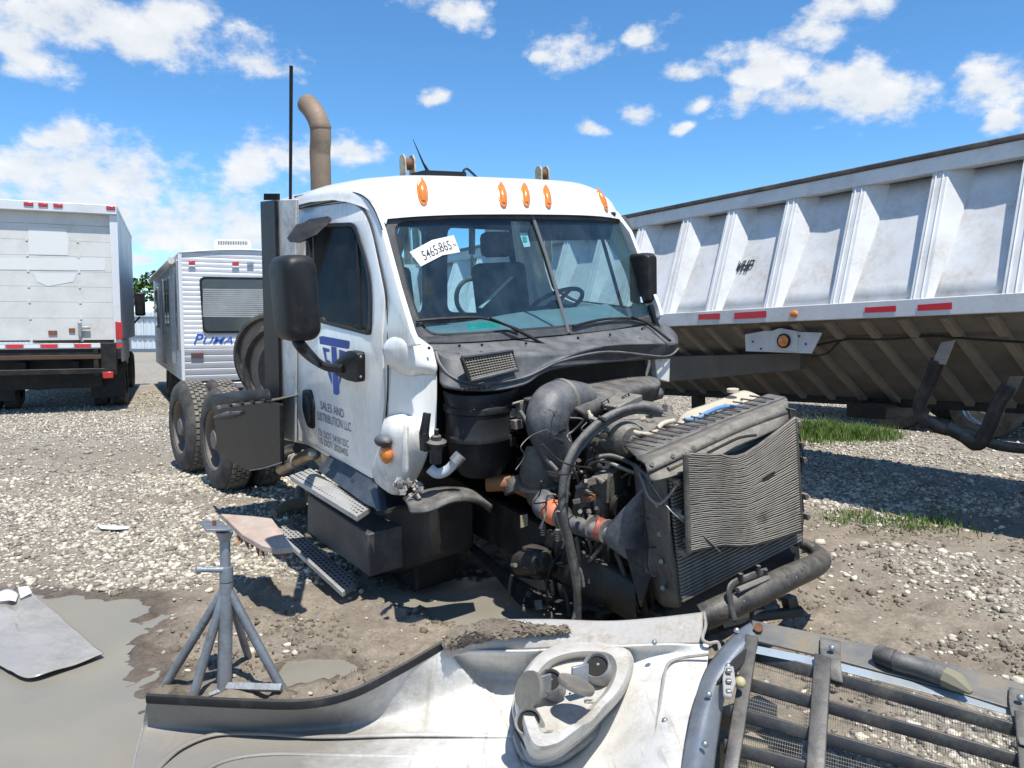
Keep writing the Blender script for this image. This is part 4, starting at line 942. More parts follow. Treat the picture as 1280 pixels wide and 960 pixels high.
for u, v in ((679, 655), (697, 662)):
    mb = MB()
    for k in range(5): mb.tube([X(u, v+k*3, .68), X(u, v+k*3+1.6, .68)], .014, 10)
    obj('bellows_bolt', mb, EL, truck, kind='stuff')
# assorted brackets, pulleys and lumps that fill the bay
def lump(name, u, v, x, d, mat, rot=(0, 0, 0), bev=.008):
    M3 = (Matrix.Rotation(rot[0], 3, 'X') @ Matrix.Rotation(rot[1], 3, 'Y') @ Matrix.Rotation(rot[2], 3, 'Z'))
    return obj(name, MB().box(X(u, v, x), d, M3), mat, truck, bevel=bev)
lump('alternator_bracket', 765, 545, .75, (.22, .22, .10), E_, (.1, .1, .2))
obj('alternator', MB().lathe([(0, -.09), (.08, -.09), (.095, -.06), (.095, .05), (.07, .08), (.03, .085), (.03, .11), (0, .11)], X(778, 548, .92), (1, -.1, 0), 20), E_, truck)
obj('pulley', MB().lathe([(0, 0), (.09, 0), (.09, .008), (.075, .014), (.09, .022), (.09, .03), (.03, .03), (.03, .045), (0, .045)], X(800, 640, 1.0), (1, 0, 0), 22), M_['black'], truck)
obj('pulley', MB().lathe([(0, 0), (.06, 0), (.06, .008), (.05, .014), (.06, .022), (.06, .03), (0, .03)], X(772, 632, .98), (1, 0, 0), 20), D_, truck)
lump('compressor', 765, 570, .80, (.22, .20, .20), D_, (0, .1, 0), .03)
lump('grey_canister_bracket', 760, 605, .9, (.10, .16, .14), E_, (.2, 0, .3))
lump('engine_mount', 735, 625, .8, (.10, .12, .18), E_, (0, .3, .2))
obj('fuel_filter', MB().lathe([(0, 0), (.045, 0), (.05, .02), (.05, .14), (.04, .16), (0, .16)], X(752, 645, .88), (0, 0, 1), 18), M_['eng'], truck)
lump('rusty_fitting', 736, 622, .9, (.05, .06, .03), M_['rust'], (0, 0, .3), .004)
lump('pale_label', 655, 651, .42, (.004, .05, .07), mk('yellowed_label', (.40, .36, .22), .7), (0, 0, 0), 0)
lump('aluminium_cover', 770, 502, .52, (.2, .26, .04), EL, (.1, .05, .2))
rows = [GX([(770, 505, .6), (800, 500, .5), (840, 508, .5)]), GX([(772, 520, .78), (805, 516, .72), (843, 518, .7)]), GX([(780, 540, .9), (812, 530, .9), (850, 524, .86)]), GX([(775, 556, .92), (806, 552, .96), (835, 545, .98)])]
hc = obj('cylinder_head_cover', MB().grid(surf(rows, 4, 4)), E_, truck, solid=.02, smooth=40)
for k in range(10):
    obj('injector_cap', MB().tube([X(745+9.5*k, 545-3.4*k, .72+.02*(k % 3)), X(746+9.5*k, 536-3.4*k, .72)], [.018, .014], 8), E_ if k % 2 else EL, truck)
tb('dusty_loom', [(780, 530, .95), (795, 541, 1.0), (815, 542, 1.0), (828, 530, .98), (842, 526, .95)], .014, M_['tank'])
tb('dusty_loom', [(775, 524, .8), (795, 524, .82), (815, 517, .80), (838, 524, .8)], .012, EL)
r2 = np.random.default_rng(5)
NM = ['bracket', 'bolt', 'fitting', 'hose_end', 'clip']
for k in range(150):
    zone = k % 3
    if zone == 0: u, v, x = r2.uniform(735, 835), r2.uniform(520, 600), r2.uniform(.75, 1.0)
    elif zone == 1: u, v, x = r2.uniform(715, 800), r2.uniform(585, 700), r2.uniform(.7, .98)
    else: u, v, x = r2.uniform(640, 800), r2.uniform(690, 775), r2.uniform(.3, .9)
    p = X(u, v, x); nm = NM[int(r2.integers(5))]; s = r2.uniform(.010, .030)
    q = Vector(r2.normal(size=3)).normalized(); mt = [D_, E_, EL, M_['blackd'], D_, E_][int(r2.integers(6))]
    if nm == 'bolt': obj(nm, MB().tube([p, p+q*s*2], s*.45, 6), mt, truck)
    elif nm == 'hose_end': obj(nm, MB().tube(cat_rom([p, p+q*s*2, p+q*s*3.4+Vector((0, 0, -s*1.5)), p+q*s*4+Vector((0, 0, -s*4))], 4), s*.45, 8), mt, truck)
    else: obj(nm, MB().box(p, (s*r2.uniform(.6, 3), s*r2.uniform(.6, 2.4), s*r2.uniform(.4, 2)), Matrix.Rotation(r2.uniform(0, 3), 3, q)), mt, truck, bevel=.003)
for k in range(16):
    u, v, x = r2.uniform(700, 810), r2.uniform(540, 690), r2.uniform(.7, .98); P = [(u, v, x)]
    for j in range(3): u += r2.uniform(-28, 28); v += r2.uniform(-6, 34); P.append((min(u, 812), min(v, 770), x+r2.uniform(-.08, .08)))
    tb('cable' if k % 2 else 'pipe', P, r2.uniform(.004, .010), [M_['black'], M_['blackd'], E_, EL][k % 4], seg=7)
for k in range(13):
    u, v, x = r2.uniform(655, 830), r2.uniform(505, 640), r2.uniform(.62, 1.05); P = [(u, v, x)]
    for j in range(4): u += r2.uniform(-20, 24); v += r2.uniform(-10, 18); P.append((min(u, 812), v, x+r2.uniform(-.06, .06)))
    tb('wire', P, r2.uniform(.0025, .005), [M_['black'], M_['blackd'], E_, M_['dark'], M_['black']][k % 5], seg=6)
for k in range(30):
    p = X(r2.uniform(700, 825), r2.uniform(515, 690), r2.uniform(.75, 1.06)); q = Vector(r2.normal(size=3)).normalized()
    obj('connector', MB().tube([p, p+q*.02, p+q*.021, p+q*.045], [.014, .014, .009, .009], 8), [M_['black'], M_['tank'], E_, M_['silicone_dk'] if k % 15 == 0 else D_][k % 4], truck)
# suspension, air lines, driveline low under the bay
for k in range(9):
    obj('leaf_spring', MB().tube(cat_rom([Vector((-.5+.06*k, -.43, .50-.012*k)), Vector((.3, -.43, .36-.014*k)), Vector((1.0-.06*k, -.43, .46-.012*k))], 6), .035, 4, flat=(1, .18)), D_, truck)
tb('tie_rod', [Vector((.9, -.7, .3)), Vector((.92, .8, .32))], .022, D_)
tb('shock_absorber', [(765, 700, .9), (750, 775, .85)], .03, D_); tb('drag_link', [(840, 775, 1.1), (730, 770, .6)], .02, D_)
for k in range(5): tb('hanging_hose', [(770+18*k, 690+6*k, 1.05), (785+14*k, 730+4*k, 1.1), (800+9*k, 775, 1.1-.03*k)], .012+.004*(k % 2), M_['blackd'])
lump('sway_bar_link', 1008-180, 770, 1.1, (.1, .1, .06), E_)
obj('pale_sticker', MB().prism(GX([(799, 722, 1.13), (805, 724, 1.13), (806, 742, 1.13), (802, 741, 1.13)]), (.004, 0, 0)), M_['hosew'], truck)
# inner wing (dusty crescent) behind the right step fairing
rows = [GX([(503, 622, .05), (530, 612, .12), (560, 608, .2), (590, 612, .22), (612, 630, .24)]), GX([(508, 628, .2), (530, 630, .32), (565, 617, .38), (595, 620, .38), (616, 632, .36)]), GX([(512, 642, .28), (536, 640, .38), (568, 628, .42), (597, 630, .40), (614, 642, .36)])]
obj('inner_wing', MB().grid(surf(rows, 5, 4)), M_['blackd'], truck, solid=.012, smooth=60)
# ------------------------------------------------------------------ radiator pack
rp = obj('radiator_core', MB().prism([X(u, v, 1.385) for u, v in [(833, 585), (988, 520), (1000, 672), (852, 752)]], (-.11, 0, 0)), M_['fins_dark'], truck)
tl, tr, br_, bl = X(835, 583, 1.40), X(988, 524, 1.40), X(1001, 676, 1.40), X(852, 753, 1.40)
fin_me = None
for k in range(38):
    t = (k+.5)/38; a = tl.lerp(bl, t); b = tr.lerp(br_, t); mb = MB()
    if fin_me is None:
        mb.box((.5, 0, 0), (1, .018, .0105)); o = obj('cooling_tube', mb, M_['fins'], rp); fin_me = o.data
    else: o = shared('cooling_tube', fin_me, rp, Matrix())
    d = b-a; q = d.to_track_quat('X', 'Z'); o.matrix_basis = Matrix.Translation(a) @ q.to_matrix().to_4x4() @ Matrix.Diagonal((d.length, 1, 1, 1))
mb = MB()
for k in range(60):
    t = (k+.5)/60; a = tl.lerp(tr, t); b = bl.lerp(br_, t); mb.tube([a-Vector((.008, 0, 0)), b-Vector((.008, 0, 0))], .0022, 4)
obj('core_fins', mb, M_['fins'], rp, kind='stuff')
# crumpled condenser hanging in front
def cond(s, t):
    top = cat_rom([X(855, 567, 1.475), X(893, 568, 1.50), X(930, 567, 1.47), X(992, 522, 1.43)], 10); bot = cat_rom([X(859, 690, 1.475), X(898, 682, 1.49), (X(940, 681, 1.475)), X(1000, 664, 1.43)], 10)
    def at(P, s): i = s*(len(P)-1); j = min(int(i), len(P)-2); return P[j].lerp(P[j+1], i-j)
    return at(top, s).lerp(at(bot, s), t)
CT = [[cond(i/24, j/46) for i in range(25)] for j in range(47)]
cd = obj('condenser', MB().grid([CT[0], CT[46]]), M_['fins_dark'], truck, solid=.02, soff=1 if False else 0, smooth=None)
wob = np.random.default_rng(3)
for j in range(46):
    P = []
    for i in range(25):
        q = CT[j][i].copy(); dent = math.exp(-(((i/24-.74)/.07)**2+((j/46-.74)/.10)**2))*.011*.5+math.exp(-(((i/24-.79)/.03)**2+((j/46-.36)/.025)**2))*.02
        q += Vector((.012-dent, 0, .0010*math.sin(i*.9+j*.13)+.0008*math.sin(j*1.7+i*.31)+wob.normal()*.0009)); P.append(q)
    obj('condenser_tube', MB().tube(P, .0042, 4, cap=False), M_['fins'], cd, fix=False)
mb = MB()
for i in range(49):
    P = [cond(i/48, j/26)+Vector((.007, 0, 0)) for j in range(27)]; mb.tube(P, .0016, 3, cap=False)
obj('condenser_fins', mb, M_['fins'], cd, kind='stuff')
obj('condenser_edge', MB().tube([cond(0, j/6)+Vector((.008, 0, 0)) for j in range(7)], .013, 8), M_['eng'], cd)
obj('condenser_edge', MB().tube([cond(1, j/6)+Vector((.008, 0, 0)) for j in range(7)], .012, 8), M_['eng'], cd)
obj('condenser_edge', MB().tube([cond(j/12, 1)+Vector((.008, 0, 0)) for j in range(13)], .008, 6), M_['black'], cd)
obj('condenser_edge', MB().tube([cond(j/12, 0)+Vector((.008, 0, 0)) for j in range(13)], .007, 6), M_['eng'], cd)
# top tank and shroud
rows = [GX([(795, 572, 1.22), (860, 545, 1.22), (925, 518, 1.22), (983, 497, 1.22)]), GX([(806, 578, 1.34), (865, 552, 1.34), (930, 522, 1.34), (985, 503, 1.34)]), GX([(810, 590, 1.39), (868, 565, 1.39), (932, 536, 1.39), (985, 516, 1.39)])]
tt = obj('radiator_top_bar', MB().grid(surf(rows, 3, 2)), M_['eng'], truck, solid=.012, smooth=25)
rows = [GX([(812, 590, 1.375), (868, 563, 1.375), (932, 534, 1.375), (985, 514, 1.375)]), GX([(815, 600, 1.40), (872, 575, 1.42), (936, 544, 1.42), (986, 522, 1.40)]), GX([(832, 596, 1.44), (875, 582, 1.45), (938, 552, 1.44), (986, 530, 1.42)])]
obj('radiator_shroud', MB().grid(surf(rows, 3, 3)), M_['eng'], tt, solid=.01, smooth=40)
obj('shroud_slot', MB().tube(cat_rom([X(885, 566, 1.47), X(905, 556, 1.47), X(925, 547, 1.46), X(945, 544, 1.45)], 5), .007, 6), M_['fins_dark'], tt)
for k in range(7): obj('bolt', MB().tube([X(815+26*k, 580-10.4*k, 1.37), X(815+26*k, 580-10.4*k, 1.382)], .010, 6), EL, tt)
mb = MB()
rows = [GX([(780, 556, 1.02), (850, 530, 1.02), (930, 503, 1.02), (960, 492, 1.02)]), GX([(797, 572, 1.215), (862, 544, 1.215), (925, 517, 1.215), (982, 496, 1.215)])]
obj('fan_shroud', MB().grid(surf(rows, 3, 3)), M_['blackd'], truck, solid=.01, smooth=30)
for k in range(16):
    a = X(810+10.5*k, 560-3.9*k, 1.19); obj('shroud_rib', MB().tube([a+Vector((-.16, 0, .012)), a+Vector((0, 0, .012))], .005, 5), M_['blackd'], truck)
# side tank and duct cone on the near side
rows = [GX([(795, 578, 1.10), (800, 640, 1.10), (806, 700, 1.10), (818, 742, 1.10)]), GX([(812, 592, 1.24), (815, 650, 1.24), (822, 705, 1.24), (832, 756, 1.24)]), GX([(834, 592, 1.395), (838, 650, 1.395), (845, 705, 1.395), (852, 758, 1.395)])]
sp = obj('radiator_side_tank', MB().grid(surf(rows, 3, 4)), E_, truck, solid=.015, smooth=30)
for v in (600, 632, 668, 702, 735): obj('bolt', MB().tube([X(822+(v-600)*.06, v, 1.30), X(820+(v-600)*.06, v, 1.318)], .012, 6), EL, sp)
for v in (612, 648, 684): obj('side_rib', MB().tube([X(806+(v-612)*.05, v, 1.22), X(828+(v-612)*.05, v, 1.32)], .004, 5), M_['black'], sp)
n = 22
cA = X(766, 668, 1.06); ringA = [cA+Vector((0, math.cos(a)*.055, math.sin(a)*.055)) for a in [2*math.pi*k/n for k in range(n+1)]]
ringB = []
for k in range(n+1):
    a = 2*math.pi*k/n; u = 818+math.cos(a)*14; v = 660-math.sin(a)*62; ringB.append(X(u, v, 1.235+math.cos(a)*.05))
mid = [ringA[k].lerp(ringB[k], .45) for k in range(n+1)]
obj('charge_air_duct', MB().grid([ringA, mid, ringB]), M_['duct'], truck, solid=.01, smooth=60)
obj('duct_triangle_web', MB().prism(GX([(772, 655, 1.1), (812, 605, 1.2), (822, 700, 1.22), (800, 760, 1.2)]), (-.01, .03, 0)), M_['blackd'], truck, bevel=.004)
# far side frame with brackets
obj('radiator_side_post', MB().prism(GX([(988, 510, 1.40), (996, 512, 1.40), (1006, 640, 1.40), (1003, 682, 1.40), (996, 684, 1.40)]), (-.12, 0, 0)), M_['blackd'], truck, bevel=.005)
for u, v in ((999, 556), (1002, 575), (1004, 620), (1006, 645), (995, 530)): obj('side_clip', MB().box(X(u, v, 1.41), (.05, .022, .035)).tube([X(u+3, v, 1.42), X(u+6, v+1, 1.42)], .010, 8), E_, truck, bevel=.004)
for u, v in ((845, 602), (848, 640), (852, 690), (858, 676)): obj('mount_clip', MB().box(X(u, v, 1.42), (.05, .022, .03), Matrix.Rotation(.4, 3, 'X')), EL, truck, bevel=.004)
# coolant header tank with blue hose
rows = [GX([(846, 528, .9), (855, 515, .86), (880, 506, .86), (905, 497, .86), (930, 488, .84), (952, 496, .84)]), GX([(843, 532, 1.0), (868, 524, 1.0), (895, 514, 1.0), (918, 507, 1.0), (938, 502, .98), (958, 503, .96)]),
        GX([(846, 540, 1.06), (870, 536, 1.08), (896, 528, 1.08), (918, 522, 1.08), (938, 516, 1.06), (957, 510, 1.02)]), GX([(850, 548, 1.08), (872, 545, 1.1), (898, 537, 1.1), (920, 528, 1.1), (940, 521, 1.08), (957, 514, 1.04)])]
ct = obj('coolant_tank', MB().grid(surf(rows, 5, 5)), M_['tank'], truck, solid=.03, smooth=70)
obj('tank_cap', MB().tube([X(916, 490, .9), X(916, 486, .9)], .035, 14), M_['tank'], ct)
tb('blue_hose', [(856, 525, 1.03), (872, 523, 1.05), (888, 514, 1.06), (908, 508, 1.06), (930, 509, 1.06)], .012, M_['bluehose'])
for k in range(4): obj('tank_crease', MB().tube([X(866+20*k, 520-7*k, 1.02), X(872+20*k, 532-7*k, 1.085)], .008, 6), M_['tank'], ct)
# ------------------------------------------------------------------ bumper beam
bm_ = tb('bumper_beam', [(878, 772, 1.52), (905, 760, 1.57), (945, 742, 1.60), (985, 722, 1.60), (1016, 708, 1.56), (1026, 700, 1.46), (1018, 688, 1.36), (1000, 678, 1.30)], [.062, .064, .064, .062, .060, .056, .04, .03], mk('bumper_black', (.013, .013, .014), .4, 0, (.10, .09, .075), .7, 9, .3, .3, 50, dust=DUST, dusta=.3), n=6, seg=14)
obj('beam_backing', MB().prism(GX([(830, 778, 1.30), (850, 745, 1.30), (998, 675, 1.30), (1000, 702, 1.36), (880, 778, 1.36)]), (-.02, 0, 0)), M_['black'], truck)
rows = [GX([(938, 727, 1.62), (935, 745, 1.64), (940, 762, 1.66)]), GX([(960, 716, 1.62), (962, 735, 1.66), (966, 758, 1.67)]), GX([(978, 714, 1.60), (982, 728, 1.64), (984, 742, 1.66)])]
tbk = [GX([(912, 740, 1.60), (914, 728, 1.60), (935, 718, 1.60), (962, 712, 1.60)])]
obj('tow_bracket', MB().tube(cat_rom(GX([(918, 775, 1.64), (914, 757, 1.62), (913, 733, 1.60), (935, 722, 1.60), (958, 714, 1.60)]), 5), .018, 8, flat=(1, .5)), M_['blackd'], bm_)
obj('tow_bracket', MB().tube(GX([(922, 738, 1.62), (960, 722, 1.62)]), .014, 6), EL, bm_)
for u, v in ((926, 722), (948, 712), (957, 717), (940, 768), (918, 771)): obj('bolt', MB().tube([X(u, v+5, 1.61), X(u, v-5, 1.61)], .011, 8), M_['blackd'], bm_)
for u, v in ((908, 757), (930, 752), (985, 718), (1005, 708), (995, 722), (970, 735)): obj('stone_chip', MB().ball(X(u, v, 1.655), .006, 6, 4), EL, bm_)
obj('bumper_stay', MB().prism(GX([(985, 750, 1.50), (996, 745, 1.50), (1003, 772, 1.50), (990, 770, 1.50)]), (-.05, 0, 0)), M_['blackd'], bm_, bevel=.004)
obj('bumper_stay', MB().tube(GX([(900, 782, 1.4), (950, 770, 1.45), (1000, 764, 1.5)]), .03, 8), M_['black'], bm_)
# ------------------------------------------------------------------ steps, wheel well panel and rear
def steps(px, name, label=None):
    P = [Y(u, v, y) for u, v, y in px]; mb = MB()
    mb.prism(P, (0, 0, -.035)); o = obj(name, mb, M_['step'], truck, bevel=.004)
    N_ = 26
    hole = MB().ball((0, 0, 0), .0105, 8, 4, (1.3, .8, .3)); hm = None
    for k in range(N_):
        for j in range(4):
            t = (k+.5+.5*(j % 2))/(N_+.5); s = (j+.8)/4.6
            a = P[0].lerp(P[1], t); b = P[3].lerp(P[2], t); p = a.lerp(b, s)+Vector((0, 0, .001))
            if hm is None: q = obj('tread_hole', hole, M_['fins_dark'], o, smooth=None); hm = q.data; q.matrix_basis = Matrix.Translation(p)
            else: shared('tread_hole', hm, o, Matrix.Translation(p))
    return o
steps([(362, 594, -1.26), (446, 645, -1.26), (463, 634, -1.06), (388, 585, -1.06)], 'upper_step')
steps([(340, 660, -1.28), (428, 740, -1.28), (448, 727, -1.08), (362, 655, -1.08)], 'lower_step')
obj('battery_box', MB().prism([Y(384, 618, -1.12), Y(460, 668, -1.12), Y(462, 722, -1.12), Y(384, 665, -1.12)], (0, .5, 0)), mk('grey_black_box', (.055, .055, .056), .55, 0, (.2, .17, .13), .5, 5), truck, bevel=.01)
obj('step_skirt', MB().prism([Y(412, 568, -1.0), Y(470, 600, -1.0), Y(476, 640, -1.08), Y(455, 630, -1.10), Y(396, 588, -1.06)], (0, .05, 0)), mk('blue_grey_skirt', (.05, .06, .075), .5, 0, (.15, .15, .15), .4, 5), truck, bevel=.008)
hx = MB().lathe([(.0, 0), (.13, 0), (.17, .03), (.18, .09), (.18, .34)], Y(502, 662, -1.02), (0, 1, 0), 24); obj('wheel_well_panel', MB().prism([Y(458, 642, -.95), Y(500, 632, -.9), Y(541, 626, -.85), Y(541, 700, -.85), Y(500, 716, -.9), Y(458, 724, -.95)], (0, .3, 0)), mk('black_panel', (.018, .017, .016), .6, 0, (.06, .045, .035), .5, 5), truck, bevel=.03)  # plain black panel put in for the dark wall behind the wheel well
obj('rear_bracket_box', MB().box(Y(520, 690, -.7), (.5, .3, .3)), D_, truck, bevel=.02)
tb('exhaust_tail', [Y(352, 587, -1.02), Y(368, 578, -1.02), Y(388, 568, -1.0), Y(398, 570, -.95), Y(410, 584, -.9)], .045, mk('tarnished_pipe', (.42, .37, .30), .4, .7, (.25, .17, .1), .7, 6), seg=14)
obj('exhaust_clamp', MB().tube([Y(366, 578.5, -1.02), Y(371, 576, -1.02)], .052, 14), M_['alu'], truck)
tb('air_valve', [Y(352, 566, -.9), Y(366, 560, -.9), Y(372, 560, -.9)], .04, M_['alu'], seg=12)
# wheels
def wheel(label_part, gx, par):
    """a dual: two tyres and the deep-dished hub between them; gx = local contact point of the outer face"""
    return None
TMi = TM.inverted()
wdir = Vector((math.cos(YAW), math.sin(YAW), 0)); ldir = Vector((-math.sin(YAW), math.cos(YAW), 0))
def tyre_mesh(w=.27, r=.51, ri=.30):
    mb = MB(); pr = [(ri, -.0), (ri+.01, -.012), (ri+.05, -.016), (r-.09, -.014), (r-.03, .004), (r-.006, .03), (r, .05), (r, w-.05), (r-.006, w-.03), (r-.03, w-.004), (r-.09, w+.014), (ri+.05, w+.016), (ri, w)]
    mb.lathe(pr, (0, 0, 0), (0, 1, 0), 56); return mb
def tread_mesh(w=.27, r=.51):
    mb = MB(); n = 48
    for k in range(n):
        for j in range(4):
            a = 2*math.pi*(k+.5*(j % 2))/n; y = .045+(w-.09)*(j+.5)/4; e = Vector((math.cos(a), 0, math.sin(a)))
            M3 = Matrix.Rotation(-a, 3, 'Y'); mb.box(e*(r+.004)+Vector((0, y, 0)), (.014, (w-.09)/4*.82, 2*math.pi*r/n*.72), M3)
    return mb
ty, trd = tyre_mesh(), tread_mesh(); tyre_me = tread_me = rim_me = None
def place_wheel(cw, root, world=True, axis=None, mud=True):
    global tyre_me, tread_me, rim_me
    M = Matrix.Translation(cw) @ Matrix.Rotation(YAW, 4, 'Z')
    M = world_mat(root).inverted() @ M
    w = bpy.data.objects.new('wheel', None)
    if tyre_me is None:
        o = obj('wheel', ty, M_['rubber'], root, smooth=40); tyre_me = o.data; o.matrix_basis = M
        t = obj('tread', trd, M_['tread'], o, smooth=None); tread_me = t.data
        rm = MB().lathe([(.30, .004), (.285, .02), (.275, .05), (.265, .10), (.14, .12), (.12, .07), (.11, .03), (.09, .0), (0, .0)], (0, 0, 0), (0, 1, 0), 40)
        q = obj('rim', rm, M_['rim'], o, smooth=40); rim_me = q.data
        for k in range(10):
            a = 2*math.pi*k/10; obj('wheel_nut', MB().tube([Vector((math.cos(a)*.165, .112, math.sin(a)*.165)), Vector((math.cos(a)*.165, .075, math.sin(a)*.165))], .014, 6), M_['rim'], o)
        return o
    o = shared('wheel', tyre_me, root, M); shared('tread', tread_me, o, Matrix()); shared('rim', rim_me, o, Matrix()); return o
for (u, v) in ((268, 611), (226, 588)):
    g = G(u, v, 0); g.z = .495
    for off in (0, .33, 1.86, 2.19): place_wheel(g+ldir*off, truck)
# quarter fender and mud flap ahead of the tandem
YF = -1.2
rows = [[Y(263, 494, YF), Y(300, 488, YF), Y(335, 486, YF)], [Y(268, 506, YF-.03), Y(302, 503, YF-.03), Y(338, 500, YF-.03)]]
obj('fender_flap', MB().grid([[p for p in rows[0]], [p+Vector((0, .0, 0)) for p in rows[1]]]), M_['black'], truck, solid=.01)
P = rpoly([(p.x, p.z) for p in [Y(u, v, YF-.03) for u, v in [(266, 512), (334, 502), (350, 505), (351, 582), (308, 588), (290, 577), (272, 566)]]], [.05, .02, .02, .02, .02, .06, .04])
mb = MB(); mb.prism([Vector((p.x, YF-.03, p.y)) for p in P], (0, .03, 0)); fd = obj('quarter_fender', mb, mk('scuffed_fender', (.014, .0145, .016), .42, 0, (.10, .095, .08), .35, 9, spec=.25), truck, bevel=.012)
obj('fender_crease', MB().tube(cat_rom([Y(268, 522, YF-.035), Y(285, 519, YF-.035), Y(303, 516, YF-.035)], 4), [.012, .03, .014], 8), M_['blackd'], fd)
obj('fender_top', MB().grid([[Y(266, 512, YF-.03), Y(334, 502, YF-.03)], [Y(266, 512, YF-.03)+Vector((0, .6, .06)), Y(334, 502, YF-.03)+Vector((0, .6, .06))]]), M_['blackd'], fd, solid=.012)
tb('mud_flap_chain', [Y(312, 588, YF-.04), Y(330, 585, YF-.05), Y(352, 578, YF-.04)], .003, M_['steel'])
for k in range(5): obj('fender_bolt', MB().box(Y(274+14*k, 509-2*k, YF-.05), (.05, .02, .02)), M_['alu'] if k == 0 else M_['black'], fd)
# deck, fifth wheel plate
obj('deck_plate', MB().box((-2.6, .06, .93), (1.0, .9, .03)), M_['blackd'], truck, bevel=.004)
obj('fifth_wheel', MB().box((-4.5, .06, 1.03), (.8, .8, .06)).box((-4.4, .06, .95), (.3, .9, .14)), D_, truck, bevel=.02)
obj('air_spring', MB().tube([Vector((-3.4, -.45, .6)), Vector((-3.4, -.45, .95))], .13, 16), M_['tread'], truck)
# ------------------------------------------------------------------ boom behind the cab
boom = thing('tow_boom', 'rusty cream tow boom standing on the frame behind the truck cab', 'tow boom', M=TM)
for (u, v, w) in ((508, 196, .10), (677, 210, .085)):
    p = X(u, v, -2.25); 
    s_ = -1 if u < 600 else 1
    for dy in (-.045, .045):
        c = p+Vector((0, dy, 0)); P = [c+Vector((-.06, 0, -.9)), c+Vector((.06, 0, -.9)), c+Vector((.05, 0, -.02)), c+Vector((.02, 0, .02)), c+Vector((-.03, 0, .015)), c+Vector((-.05, 0, -.03))]
        obj('cheek_plate', MB().prism(P, (0, .014, 0)), M_['hookp'], boom, bevel=.003)
    obj('sheave', MB().tube([p+Vector((0, -.03, -.06)), p+Vector((0, .03, -.06))], .05, 16), M_['rust'], boom)
    obj('boom_arm', MB().tube([p+Vector((0, 0, -.5)), Vector((-2.45, .06+s_*.42, .95))], .05, 8), M_['dark'], boom)
obj('boom_cross_tube', MB().tube([X(508, 240, -2.25), X(677, 250, -2.25)], .04, 10), M_['dark'], boom)
obj('hanging_rod', MB().tube([X(590, 262, -2.2), X(590, 318, -2.2)], .03, 8), M_['dark'], boom)
for k in range(7):
    c = X(590, 320+4*k, -2.2); ax_ = Vector((0, 1, 0)) if k % 2 else Vector((1, 0, 0))
    obj('chain_link', MB().tube([c+ax_*.014*math.cos(a)+Vector((0, 0, .022))*math.sin(a) for a in [2*math.pi*j/10 for j in range(10)]], .005, 5, closed=True), M_['rust'], boom)
c = X(590, 372, -2.2); obj('lifting_ring', MB().tube([c+Vector((0, .17*math.cos(a), .17*math.sin(a))) for a in [2*math.pi*j/26 for j in range(26)]], .022, 8, closed=True), M_['blackd'], boom)
# worn wheels lying against the frame behind the cab
for i, (u, v, x, lab) in enumerate(((347, 452, -3.0, 'worn brown wheel leaning behind the dark cab fairing, the larger visible one'), (364, 472, -2.5, 'second worn brown wheel half hidden by the dark cab fairing'))):
    c = Y(u, v, -.25 if i == 0 else -.55); ww = thing('used_wheel', lab, 'wheel', M=TM @ Matrix.Translation(c) @ Matrix.Rotation(R(38 if i == 0 else 34), 4, 'Z') @ Matrix.Rotation(R(6), 4, 'X'), group='worn wheels behind the cab')
    mt = MB().lathe([(.44, .0), (.47, -.03), (.50, -.02), (.515, .04), (.515, .2), (.49, .26), (.44, .26)], (0, 0, 0), (0, 1, 0), 48); obj('tyre', mt, M_['rubber'], ww, smooth=40)
    obj('rim', MB().lathe([(.45, -.005), (.44, .02), (.40, .03), (.36, .02), (.345, .05), (.30, .12), (.20, .14), (.19, .10), (.12, .09), (.11, .12), (0, .12)], (0, 0, 0), (0, 1, 0), 40), mk('brown_wheel', (.30, .25, .21), .6, .2, (.13, .10, .08), .7, 4), ww, smooth=40)
# ------------------------------------------------------------------ jack stand
def Wp(u, v, y): d = pray(u, v); return CAMP+d*((y-CAMP.y)/d.y)
js = thing('jack_stand', 'tall galvanised steel jack stand with splayed pipe legs standing in the mud', 'jack stand', tuple(G(283, 862, 0)))
yb = G(283, 862, 0).y
def pt(name, pts, r, m=M_['stand'], seg=12, par=js, **k): return obj(name, MB().tube(pts, r, seg), m, par, world=True, smooth=60, **k)
hub = Wp(283, 735, yb+.02); top = Wp(281, 664, yb+.02)
for (u, v, rr__, dz) in ((203, 862, .020, 0), (240, 876, .021, 0), (354, 864, .021, 0), (312, 826, .018, 0)):
    f = G(u, v, -.02); s = hub+(f-hub).normalized()*.02; pt('leg', [s+Vector((0, 0, .01)), f], rr__)
pt('centre_tube', [Wp(283, 728, yb+.02), Wp(280, 878, yb-.02)], [.030, .033])
pt('ratchet_post', [top, Wp(282, 735, yb+.02)], .023)
pt('collar', [Wp(283, 708, yb+.02), Wp(283, 726, yb+.02)], .030)
pt('pin_handle', [Wp(247, 712, yb-.05), Wp(283, 712, yb+.01)], [.013, .013]); pt('handle_end', [Wp(245, 712, yb-.055), Wp(251, 712, yb-.045)], .018)
pt('base_brace', [G(284, 858, .03), G(352, 860, .035)], .020, seg=4); pt('base_brace', [G(284, 860, .02), G(262, 868, .0)], .014, seg=6)
P = [Wp(249, 651, yb+.10), Wp(275, 650, yb+.14), Wp(290, 661, yb-.02), Wp(257, 662, yb-.08)]
obj('saddle_plate', MB().prism(P, (0, 0, -.010)), M_['stand'], js, world=True, bevel=.002)
obj('saddle_neck', MB().tube([Wp(281, 664, yb+.02), Wp(281, 676, yb+.02)], [.040, .024], 12), M_['stand'], js, world=True, smooth=60)
